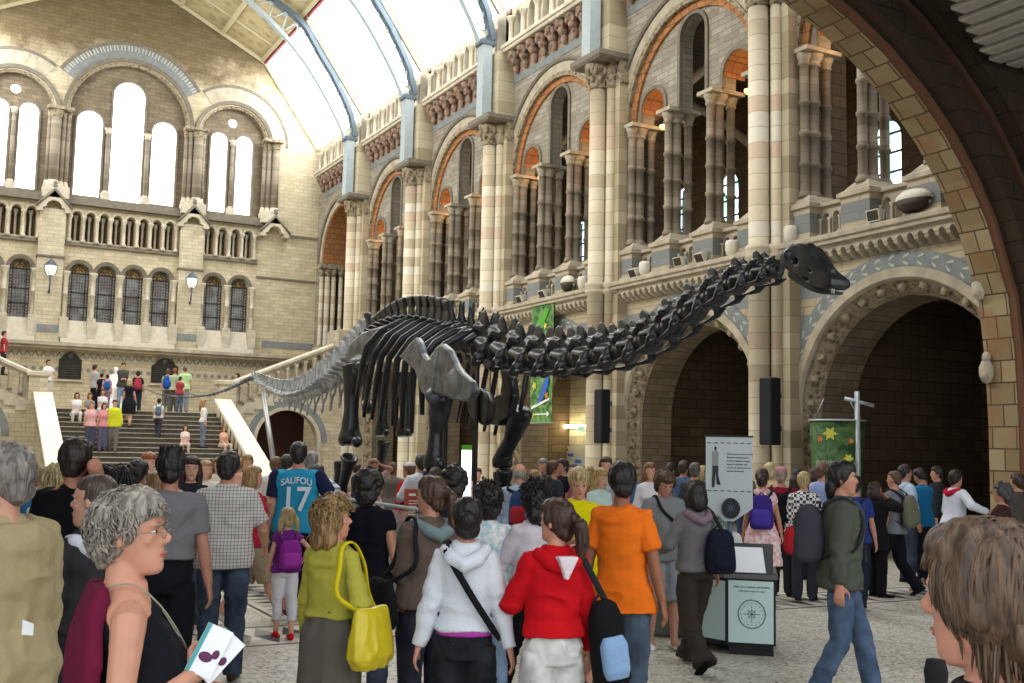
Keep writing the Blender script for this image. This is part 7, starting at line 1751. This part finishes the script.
backpack(p, 'dark navy backpack on the woman in brown trousers', '1a1d2c', None, (.28, .16, .40), (.14, .03, -.08), one=1)
p = person(840, 459, 8.1, 88, 'young man with black hair in dark green jacket and blue jeans striding', b=1.0, skin_c='b07c66', hair=('mullet', '120f0e'), top_=('jacket', '474b42'), bot=('jeans', '3a5478', 1.1), pose='stridew', arms=('hang', (.24, -.02, .86)), lean=3, hemz=.86)
m = MB(); U = p['U']; m.loft([[tuple(U(q)) for q in ((x0, .135, 1.46), (x1, .135, 1.46), (x1 * 1.2, .168, 1.05), (x0 * 1.2, .168, 1.05))] for x0, x1 in ((-.045, .045), (-.04, .04))], smooth=False); m.build('pale_shirt_front', cloth('a8a898'), p['root'])
backpack(p, 'large black and red backpack on the man in the green jacket', '3a3a42', 'a02026', (.32, .24, .40), (.0, .04, .02))
# the little girl and the people around her
p = person(288, 510, 10.35, -8, 'little girl with fair pigtails in purple top and white leggings', sex='f', child=True, skin_c='cf9c84', hair=('pigtails', 'a08a60'), top_=('blouse', '6c2a7c', 'plain', 1), bot=('cropped', 'd4d2d8'), shoes='d01828', pose='stride', arms=('down', 'hip'), head=(-10, 0))
backpack(p, 'purple drawstring bag on the back of the little girl', '8a2a8c', '9a3a9c', (.3, .16, .38), (.03, .02, -.03), strap='7a2a7c')
p = person(299, 442, 11.6, 3, 'tall man in blue football shirt with number 17', b=1.25, fatt=.1, skin_c='b98670', hair=('short', '1e1814'), top_=('tee', '2a8fb4'), bot=('cropped', '14161e'), shoes='3a3a3a', pose='stand2', arms=('hang', 'hip'), hemz=.86)
m17 = p
for sg in (0, 1):
    sh, el, wr = p['AR'][sg]; m = MB(); m.tube([p['U'](sh - Vector(((-1, 1)[sg] * .03, 0, -.03))), p['U'](sh), p['U'](sh.lerp(el, .78))], [.085, .091, .084], 10); soft(m, 'navy_sleeve', cloth('1c2440'), p['root'], .016, 2)
def shirt_text(txt, w, zc, P, curve=0.0):
    cu = bpy.data.curves.new('shirt_lettering', 'FONT'); cu.body = txt; cu.align_x = 'CENTER'; cu.align_y = 'CENTER'; cu.size = 1; cu.extrude = .01; cu.offset = .015
    o = bpy.data.objects.new('shirt_lettering', cu); col.objects.link(o); dg = bpy.context.evaluated_depsgraph_get(); me = bpy.data.meshes.new_from_object(o.evaluated_get(dg)); bpy.data.objects.remove(o)
    xs = [v.co.x for v in me.vertices]; k = w / (max(xs) - min(xs))
    for v in me.vertices:
        x, y, e = v.co.x * k, v.co.y * k * 1.15, v.co.z
        v.co = P['U']((x, -.168 + .35 * x * x + e * .3 - .012 * 0, zc + y - curve * x * x))
    link('shirt_lettering', me, cloth('c8d4dc'), P['root'])
shirt_text('17', .24, 1.18, p); shirt_text('SALIFOU', .30, 1.375, p, 1.2)
person(255, 463, 11.2, 78, 'fair haired woman in red top and beige shorts walking past', sex='f', skin_c='c88f78', hair=('bob', '9a7a50'), top_=('tee', 'a8283c'), bot=('shorts', '9a8a70'), shoes='c8c8c4', pose='walk2', arms=('point', 'swingb'))
person(312, 452, 13.2, 15, 'grey haired man in striped shirt behind the football shirt', skin_c='c08c76', hair=('short', '8a857e'), top_=('shirt', '7a8aa8', 'stripe'), bot=('trousers', '3a3a44'), arms=('down', 'out'))
person(318, 463, 12.3, 10, 'dark haired boy in white top beside the football shirt', H=1.62, skin_c='b98670', hair=('short', '241a14'), top_=('tee', 'c8ccd4'), bot=('shorts', '2a2c38'))
person(192, 457, 10.6, 175, 'young woman with long dark hair facing the viewer between two men', sex='f', skin_c='cf9f88', hair=('long', '2a1a14'), top_=('blouse', '2a2832', 'plain', 1), bot=('jeans', '3a4660'), shoes='d0d0d0')
p = person(78, 439, 6.5, 22, 'man in black t-shirt with one hand raised to his head', b=1.06, skin_c='a8745c', hair=('short', '241812'), top_=('tee', '0d0d10'), bot=('jeans', '1c2238'), arms=('down', (.10, .03, 1.57)))
person(103, 459, 7.2, 20, 'dark haired woman in blue top beside the man in black', sex='f', H=1.68, skin_c='b07c66', hair=('bob', '2a1c14'), top_=('blouse', '2f5f98'), bot=('jeans', '2a3048'))
person(124, 461, 6.9, 0, 'woman with long black hair seen from behind, in a dark top', sex='f', H=1.69, skin_c='a87660', hair=('long', '100d0c'), top_=('blouse', '3a3850'), bot=('jeans', '2a3048'))
person(58, 457, 7.2, 20, 'woman with long blonde hair seen from behind near the parapet', sex='f', H=1.68, skin_c='c99a80', hair=('long', 'a8976a'), top_=('blouse', 'c8c4b0'), bot=('jeans', '4a5a78'))
person(38, 461, 9.2, 60, 'boy in bright blue shirt in profile near the parapet', H=1.6, skin_c='cf9c84', hair=('short', '7a5638'), top_=('tee', '2f6fa8'), bot=('jeans', '3a4660'))
person(158, 469, 7.8, -10, 'child with light brown hair between the woman in black and grey t-shirt', H=1.62, child=True, skin_c='cf9c84', hair=('bob', '8a6a42'), top_=('tee', '7a8a94'), bot=('jeans', '3a4660'))
p = person(149, 455, 12.0, 170, 'ginger haired boy holding a white map open in front of him', H=1.72, skin_c='d8a890', hair=('short', 'a0623a'), top_=('tee', '7c8c98'), bot=('jeans', '3a4660'), arms=('fwd', 'fwd'))
t = thing('paper_map', 'white map held open by the ginger haired boy', 'map', p['loc'], p['rz']); m = MB(); m.loft([[tuple(p['U'](q)) for q in ((-.28, .34, 1.3), (-.28, .36, 1.5), (-.28, .35, 1.5), (-.28, .33, 1.3))], [tuple(p['U'](q)) for q in ((0, .42, 1.27), (0, .44, 1.48), (0, .43, 1.48), (0, .41, 1.27))], [tuple(p['U'](q)) for q in ((.28, .34, 1.3), (.28, .36, 1.5), (.28, .35, 1.5), (.28, .33, 1.3))]], smooth=False); m.build('sheet', LF, t)
person(139, 468, 9.3, 30, 'man with dark hair partly hidden behind the map', H=1.68, skin_c='a87660', hair=('short', '1c1613'), top_=('shirt', '5a5f68'), bot=('jeans', '3a4660'))
person(276, 457, 15.2, 10, 'brown haired visitor in white shirt behind the football shirt', skin_c='c08c76', hair=('short', '6a4e36'), top_=('shirt', 'd0d0cc'), bot=('trousers', '4a4a50'))
person(287, 455, 13.9, 0, 'dark haired visitor in white behind the shoulder of the football shirt', skin_c='b98670', hair=('short', '2a201a'), top_=('shirt', 'c4c8c8'), bot=('trousers', '3a3a44'))
person(248, 455, 15.5, 170, 'visitor with light hair in pink top behind the checked shirt', sex='f', skin_c='cf9c84', hair=('short', '9a8050'), top_=('tee', 'c89a90'), bot=('trousers', '5a5a60'))
person(206, 462, 14.0, 160, 'fair haired child in cream top between the two men', H=1.6, child=True, skin_c='d8a890', hair=('bob', 'b09060'), top_=('tee', 'd8d0c0'), bot=('jeans', '5a6a88'))
# mid distance, around the dinosaur
person(374, 459, 17.5, 150, 'woman in pink top with raised arms near the hind leg bones', sex='f', skin_c='c08c76', hair=('bob', '9a7050'), top_=('tee', 'd0a8a0'), bot=('trousers', '6a6258'), arms=('head', 'down'))
person(393, 465, 18.5, 10, 'boy in grey jacket walking between the dinosaur legs', H=1.6, skin_c='c08c76', hair=('short', '6e5038'), top_=('jacket', '7a746c'), bot=('jeans', '4a5468'), pose='walk')
p = person(408, 467, 15.5, -60, 'person in red jacket and white cap walking past the red panel', H=1.66, skin_c='c08c76', hair=('short', '6e5038'), top_=('jacket', 'b02030'), bot=('trousers', '3c4a34'), pose='walk', hats=('cap', 'd8d4cc'))
person(421, 455, 15.0, -20, 'tall man in white shirt beside the red jacket', skin_c='b5826c', hair=('short', '3a2a20'), top_=('shirt', 'd0d4dc', 'plain', 1), bot=('trousers', '4a5468'), arms=('fwd', 'down'))
person(455, 470, 8.2, 8, 'dark haired visitor behind the brown hooded jacket', H=1.7, skin_c='a87660', hair=('curly', '1a1411'), top_=('jacket', '26262c'), bot=('jeans', '2a3048'))
person(436, 470, 13.0, 10, 'brown haired visitor in dark coat under the forelimb bones', sex='f', H=1.6, skin_c='b98670', hair=('bob', '3c2c20'), top_=('coat', '3a3432'), bot=('jeans', '2a3048'))
p = person(520, 463, 12.8, 12, 'bald man in pale blue shirt carrying a red backpack', b=1.1, skin_c='c9977e', hair=('fringe_grey_bald', '9a948c'), top_=('shirt', 'a4b4cc', 'plain', 1), bot=('jeans', '3a4a5a'), pose='stride')
backpack(p, 'red and navy backpack on the bald man', '30406a', 'a82c34', (.3, .18, .46), (.08, 0, 0))
person(535, 467, 17.0, 30, 'fair haired child beside the red backpack', H=1.5, child=True, skin_c='cf9c84', hair=('short', '9a7a50'), top_=('tee', '5a6a5a'), bot=('jeans', '4a5468'))
person(543, 459, 17.5, 178, 'man with grey hair in black shirt facing the viewer by the posters', skin_c='c9977e', hair=('short', '8a847a'), top_=('tee', '202024'), bot=('trousers', '30303a'))
person(554, 461, 15.8, 60, 'bearded man in dark grey top near the posters', skin_c='c08c76', hair=('short', '5a3a28'), top_=('tee', '3c4450'), bot=('jeans', '3a4660'))
person(562, 459, 17.0, -120, 'man with dark hair in black t-shirt in front of the posters', skin_c='b98670', hair=('short', '2a1e18'), top_=('tee', '18181c'), bot=('jeans', '3a4660'))
person(545, 473, 12.0, 15, 'dark haired child in pale blue top before the black shirts', H=1.55, child=True, skin_c='b98670', hair=('short', '2a2422'), top_=('tee', '5f78a8'), bot=('jeans', '3a4660'))
person(581, 468, 15.4, 10, 'woman with white hair band and dark hair behind the yellow t-shirt', sex='f', skin_c='c08c76', hair=('long', '3a2a20'), top_=('tee', 'b86a78'), bot=('trousers', '30303a'))
person(600, 468, 12.6, 140, 'blonde woman in white and teal top looking down', sex='f', skin_c='cf9c84', hair=('long', 'b0905c'), top_=('blouse', 'b8ccc8'), bot=('jeans', '6a8a90'), head=(0, -15), arms=('fold', 'chest'))
person(606, 457, 15.0, 176, 'boy with brown fringe in pale t-shirt facing the viewer', skin_c='cf9c84', hair=('bob', '4a3424'), top_=('tee', 'a8acb8'), bot=('jeans', '4a5468'))
person(650, 463, 14.5, 165, 'woman with brown bob in white top with a dark strap', sex='f', skin_c='cf9c84', hair=('bob', '7a5638'), top_=('blouse', 'd0ccd0'), bot=('trousers', '4a4a50'), arms=('chest', 'down'))
person(684, 461, 17.5, 20, 'visitor with brown hair in white and blue behind the boy in grey', skin_c='b98670', hair=('short', '3a2a20'), top_=('tee', '4a6080'), bot=('trousers', '30303a'))
person(695, 463, 16.0, 5, 'grey haired man standing just beside the tall sign board', skin_c='b98670', hair=('short', '5a5650'), top_=('jacket', '3a3f48'), bot=('trousers', '30303a'))
person(703, 466, 18.5, 30, 'blonde visitor half hidden behind the tall sign board', sex='f', skin_c='cf9c84', hair=('bob', 'b09a70'), top_=('tee', 'b0a898'), bot=('trousers', '50505a'))
person(728, 508, 12.0, 5, 'child in white jacket low behind the sign board', H=1.15, child=True, skin_c='cf9c84', hair=('short', '4a3a30'), top_=('jacket', 'd0d2d0'), bot=('trousers', '30303a'))
p = person(762, 471, 13.4, 2, 'dark haired girl in pink flowered dress with a purple backpack', sex='f', H=1.66, skin_c='b98670', hair=('bun', '3a2c24'), top_=('dress', 'd08a8c', 'floral'), bot=('leggings', '6a8a84'), pose='stand')
backpack(p, 'purple patterned backpack on the girl in the pink dress', '3a2a78', '4a3a98', (.3, .16, .44), pat='floral' if False else 'plain')
p = person(781, 467, 14.2, 5, 'man in crimson t-shirt and pink cap with a black backpack', b=1.1, skin_c='c9977e', hair=('short', '9a8a80'), top_=('tee', '8a1c38'), bot=('trousers', '30303a'), hats=('cap', 'b07a80'))
backpack(p, 'black backpack on the man in the crimson t-shirt', '14151a', None, (.28, .16, .42), (.08, 0, -.02))
person(770, 463, 17.5, 30, 'blonde woman with pale skin behind the purple backpack', sex='f', skin_c='d8a890', hair=('bob', 'c8b48a'), top_=('tee', 'd0b090'), bot=('trousers', '50505a'))
person(798, 469, 16.2, 30, 'dark haired visitor in brown coat beside the crimson t-shirt', sex='f', skin_c='a87660', hair=('long', '241a16'), top_=('coat', '3a2a28'), bot=('trousers', '30303a'))
person(804, 472, 13.8, 8, 'blonde child in black and white checked shirt', H=1.62, child=True, skin_c='cf9c84', hair=('short', 'b09a6c'), top_=('shirt', '3a3a48', 'check', 1), bot=('trousers', '30303a'))
person(823, 463, 15.2, 40, 'visitor in pale blue top raising an arm beside the striding man', skin_c='c08c76', hair=('short', '6a4a38'), top_=('tee', '8c9ac8'), bot=('trousers', '30303a'), arms=('down', 'face'))
p = person(855, 476, 13.2, 12, 'child carrying a bright blue rucksack behind the striding man', H=1.6, child=True, skin_c='b98670', hair=('short', '2a201a'), top_=('tee', '2a3a78'), bot=('trousers', '202430'), pose='stride')
backpack(p, 'bright blue rucksack behind the man in the green jacket', '28509a', '1c3a78', (.32, .2, .48))
p = person(876, 483, 14.3, 60, 'woman in black coat with dark headwear holding a hand to her face', sex='f', H=1.5, b=1.05, skin_c='a87660', hair=('bob', '2c221e'), top_=('coat', '17161a'), bot=('trousers', '121216'), shoes='121214', arms=('face', 'face'), hats=('beret', '3a322c'))
p = person(893, 468, 14.6, -66, 'boy with cropped hair in grey t-shirt and dark trousers walking', b=1.0, skin_c='c08c76', hair=('shaved', '5a4636'), top_=('tee', '70757c'), bot=('trousers', '14141c', 1.2), shoes='1a1a1c', pose='walk')
backpack(p, 'olive backpack on the walking boy in grey', '6a6a58', None, (.28, .16, .44))
person(906, 465, 16.0, 62, 'dark haired youth in white hooded top facing the blue jacket', skin_c='b98670', hair=('short', '241a16'), top_=('hoodie', 'b8c8e0'), bot=('jeans', '34405a'))
person(922, 468, 16.3, -70, 'dark haired youth in bright blue jacket looking down', skin_c='a87660', hair=('short', '1c1613'), top_=('jacket', '1f6a98'), bot=('trousers', '1a1c28'), head=(0, -25))
person(936, 470, 17.5, -100, 'youth in black jacket standing in the dark archway', H=1.7, skin_c='b98670', hair=('short', '1c1613'), top_=('jacket', '22262c'), bot=('trousers', '1a1c28'))
person(952, 470, 15.0, 50, 'person in white jacket with red hood leaning forward', skin_c='b98670', hair=('short', '1c1613'), top_=('hoodie', 'ccd0dc', 'plain', 'b01c38'), bot=('trousers', '1a2038'), lean=8, arms=('fwd', 'out'))
person(1000, 482, 12.2, -84, 'older woman with dark grey hair in brown top by the arch jamb', sex='f', b=1.1, H=1.57, skin_c='b07c66', hair=('curly', '3c3a3c'), top_=('blouse', '3a2420'), bot=('trousers', '202024'))
person(1016, 470, 14.5, -60, 'small distant visitor in grey beside the arch jamb', H=1.65, skin_c='b98670', hair=('short', '3a2a20'), top_=('jacket', '4a443e'), bot=('trousers', '202024'))
for px, top, D, phi, lab, hr, tc in (
    (340, 466, 20.0, 20, 'distant woman in lilac top beyond the hind leg bones', ('bob', '7a5638'), ('tee', 'a89ab0')),
    (478, 468, 19.5, 170, 'distant visitor in pink top behind the white pillar sign', ('short', '3a2a20'), ('tee', 'c09a98')),
    (505, 470, 20.5, 30, 'distant visitor in green beside the dark forelimb bone', ('short', '5a4636'), ('tee', '5a7a5a')),
    (571, 464, 21.0, 150, 'distant man in white shirt under the strip light', ('short', '6a5a4a'), ('shirt', 'c8c4bc')),
    (590, 466, 20.0, 10, 'distant woman in cream coat by the second poster', ('bob', '9a8050'), ('coat', 'b8ac94')),
    (632, 467, 18.5, 150, 'distant child in blue top behind the orange t-shirt', ('short', '5a4636'), ('tee', '4a6a98')),
    (671, 463, 20.5, 20, 'distant visitor in dark top in the archway', ('short', '2a201a'), ('tee', '2c3038')),
    (712, 468, 19.0, -30, 'distant visitor in grey coat behind the sign board edge', ('short', '2a201a'), ('coat', '5a5a5e')),
    (745, 466, 19.5, 30, 'distant man in green jacket behind the sign board', ('short', '6a5a4a'), ('jacket', '5a6a4c')),
    (815, 468, 18.0, 0, 'distant woman in maroon cardigan near the carved arch', ('bob', '3a2a20'), ('cardigan', '7a3a44')),
    (428, 466, 21.0, 100, 'distant visitor in beige coat past the red panel', ('short', '6a5a4a'), ('coat', 'a89c84')),
    (358, 464, 22.0, 60, 'distant man in navy top past the hind leg bones', ('short', '3a2a20'), ('tee', '303a58')),
    (165, 458, 16.0, 20, 'distant visitor with dark hair at the foot of the stairs', ('short', '2a201a'), ('tee', '8a8a94')),
    (218, 458, 17.0, 170, 'distant woman in cream at the foot of the stairs', ('bob', '7a5638'), ('tee', 'd0c8b4')),
    (240, 459, 18.5, 30, 'distant visitor in peach top below the parapet', ('short', 'a08060'), ('tee', 'd0a890')),
    (92, 462, 14.0, 160, 'distant woman in lilac scarf at the foot of the stairs', ('long', '3a2a20'), ('tee', 'a88ab0'))):
    person(px, top, D, phi, lab, H=1.85 - (top - (436.9 + .0206 * (px + 74))) * D / 1073, sex='f' if 'woman' in lab else 'm', hair=hr, top_=tc, bot=('trousers', random.choice(['30303a', '3a4660', '4a4a50'])), pose=random.choice(['stand', 'stand2', 'stride']))
# ---------------------------------------------------------------- people on the stairs and landing
YB = 41.3 - 18 * .4
def on_stair(px, py):
    d = ray(px, py); k = 2.95 / 7.2     # z = (y - YB) * k
    t_ = (CAM.z + YB * k) / (d.y * k - d.z); P = CAM + d * t_
    i = int((P.y - YB) / .4); return (P.x, YB + i * .4 + .15, (i + 1) * 2.95 / 18)
def landing(px, py):
    P = on_z(px, py, 2.95); return (P.x, max(P.y, 41.6), 2.95)
def sp(px, py, H, phi, label, where='stair', **k):
    L = on_stair(px, py) if where == 'stair' else landing(px, py)
    return person(px, py, 40, phi, label, H=H, loc=L, group='visitors on the staircase', vox=.03, face=False, **k)
sp(93, 411, 1.78, 60, 'man in grey shirt and black trousers standing on the landing, nearest the statue', 'landing', top_=('shirt', 'a8a8ac', 'plain', 1), bot=('trousers', '1c1c20'))
sp(100, 410, 1.35, 20, 'child in black on the landing', 'landing', top_=('tee', '202024'), bot=('trousers', '202024'), hair=('short', '1a1411'))
p = sp(112, 409, 1.3, 0, 'child in purple print carrying a small blue backpack on the landing', 'landing', top_=('tee', 'b890a8'), bot=('trousers', '90708a')); backpack(p, 'small blue backpack of the child on the landing', '2a5a98', size=(.3, .18, .4))
sp(121, 411, 1.82, 175, 'tall man in dark grey shirt and pale jeans facing down the stairs', 'landing', top_=('shirt', '4c4844', 'plain', 1), bot=('jeans', '7a92b0'), arms=('fold', 'fold'), hair=('short', '1a1411'))
p = sp(136, 414, 1.78, 0, 'man in dark top with red backpack at the top of the stairs', 'landing', top_=('tee', '2a2c34'), bot=('trousers', '2a3040'), hair=('short', '241a16')); backpack(p, 'red backpack on the man at the top of the stairs', 'a03848', size=(.3, .18, .46))
sp(127, 430, 1.72, 15, 'blonde woman in black dress climbing the stairs', sex='f', top_=('dress', '1c1e26'), bot=('leggings', 'c9a890'), hair=('bob', 'c0aa80'), pose='climb')
p = sp(166, 413, 1.72, 0, 'visitor with a blue rucksack on the landing before the bronze plaque', 'landing', top_=('tee', '9aa08a'), bot=('trousers', '6a6c6a'), hair=('short', '6a4a38')); backpack(p, 'blue rucksack on the landing visitor before the bronze plaque', '2450a0', size=(.34, .22, .5))
sp(173, 413, 1.74, 5, 'visitor in pale green top beside the blue rucksack', 'landing', top_=('tee', 'b0b898'), bot=('trousers', '5a5650'), hair=('short', '8a5a3a'))
sp(183, 413, 1.8, 0, 'man in lime green t-shirt and grey trousers on the landing', 'landing', b=1.15, top_=('tee', 'b8d8a0'), bot=('trousers', '8a9098'), hair=('short', '6a5a48'))
sp(193, 411, 1.35, 30, 'child in red and jeans beside the lime green t-shirt', 'landing', top_=('tee', '9a3a48'), bot=('jeans', '4a5a78'))
p = sp(156, 438, 1.35, 5, 'child in white t-shirt climbing the middle of the stairs', child=True, top_=('tee', 'd4d8dc'), bot=('trousers', '3a3c48'), hair=('short', '1a1411'), pose='climb'); backpack(p, 'grey backpack on the child climbing the stairs', '5a6a78', size=(.28, .16, .4))
sp(112, 455, 1.72, 178, 'visitor in yellow jacket and grey trousers coming down the stairs', top_=('jacket', 'c8cc30'), bot=('trousers', '6a6866'), pose='stride')
sp(89, 455, 1.62, 170, 'visitor in pale pink top coming down beside the parapet', sex='f', top_=('tee', 'd8a8a8'), bot=('trousers', '4a4a60'), hair=('short', '8a6a50'))
sp(101, 453, 1.6, 165, 'visitor in rose coloured top next to the yellow jacket', sex='f', top_=('tee', 'd08a94'), bot=('trousers', '5a5a70'), hair=('bob', '4a3424'))
for px, py, lab, c in ((75, 418, 'seated visitor in white on the upper steps, nearest the parapet', 'd8d8d8'), (88, 418, 'seated visitor in black and white on the upper steps', '8a8480'), (102, 418, 'seated visitor with striped strap on the upper steps', 'd0ccd0')):
    sp(px, py, 1.65, 176, lab, sex='f', top_=('tee', c), bot=('leggings', 'c4c0bc'), pose='sit', arms=('lap', 'lap'), hair=('bob', '5a4030'))
sp(202, 452, 1.68, 80, 'fair haired woman in white top near the foot of the stairs', sex='f', top_=('blouse', 'dcd8d4'), bot=('jeans', '6a7a98'), hair=('long', 'a07848'))
sp(184, 450, 1.5, 176, 'girl in pale dress seated on the lower stairs', sex='f', top_=('tee', 'd8c8c0'), bot=('leggings', 'c4b0a0'), pose='sit', arms=('lap', 'lap'), hair=('long', '4a3424'))
sp(222, 450, 1.5, 150, 'child in peach top seated beside the sloping parapet', sex='f', top_=('tee', 'd8a890'), bot=('leggings', 'c4b0a0'), pose='sit', arms=('lap', 'lap'), hair=('bob', '8a5a3a'))
# on the side flight and behind the far balustrade
P = on_y(236, 396, 42.6); person(236, 361, 42, -120, 'person in black leaning by the newel of the side stair', H=1.66, sex='f', loc=(P.x, 42.6, 2.95), group='visitors on the staircase', vox=.03, face=False, top_=('jacket', '17161a'), bot=('trousers', '17161a'), hair=('long', '2a1c16'))
P = on_y(48, 372, 42.6); person(48, 352, 42, 150, 'visitor in white leaning over the balustrade at the photo edge', H=1.6, sex='f', loc=(P.x, 42.6, 3.15), group='visitors on the staircase', vox=.03, face=False, top_=('tee', 'd8d4d0'), bot=('trousers', 'c8c0b8'), arms=('rail', 'rail'))
P = on_y(3, 360, 42.6); person(3, 340, 42, 90, 'visitor in red high on the side stair at the photo edge', H=1.6, sex='f', loc=(P.x, 42.6, 4.1), group='visitors on the staircase', vox=.03, face=False, top_=('tee', 'a03040'), bot=('trousers', '30303a'))
# white marble statue of a seated man on a plinth
MARB = simple('white_marble', 'f0f0ee', .4, var=.05, obj=True)
SKINS['f0f0ee'] = MARB; CL[('f0f0ee', 'hair')] = MARB; CL[('f0f0ee', 'plain')] = MARB
P = on_y(114, 405, 45.2)
p = person(114, 380, 44, 176, 'white marble statue of a seated man on the landing', H=1.9, loc=(P.x, 45.2, 3.75), group=None, vox=.03, skin_c='f0f0ee', hair=('short', 'f0f0ee'), top_=('coat', 'f0f0ee'), bot=('trousers', 'f0f0ee'), shoes='f0f0ee', pose='sit', arms=('lap', 'lap'), face=False, hemz=.9)
st = p['root']; st.name = 'marble_statue'; st['category'] = 'statue'
if 'group' in st: del st['group']
m = MB(); m.box(-.4, .4, -.5, .3, -.45, .1, bev=.04); m.box(-.3, .3, -.5, -.38, .1, .7, bev=.05); m.build('marble_chair', MARB, st)
m = MB(); m.box(-.6, .6, -.7, .85, -.8, -.6, bev=.03); m.box(-.5, .5, -.6, .7, -.6, -.45, bev=.03); m.build('plinth', MARB, st)
finish_soft()
for o in col.objects:
    if '_t' in o: del o['_t']
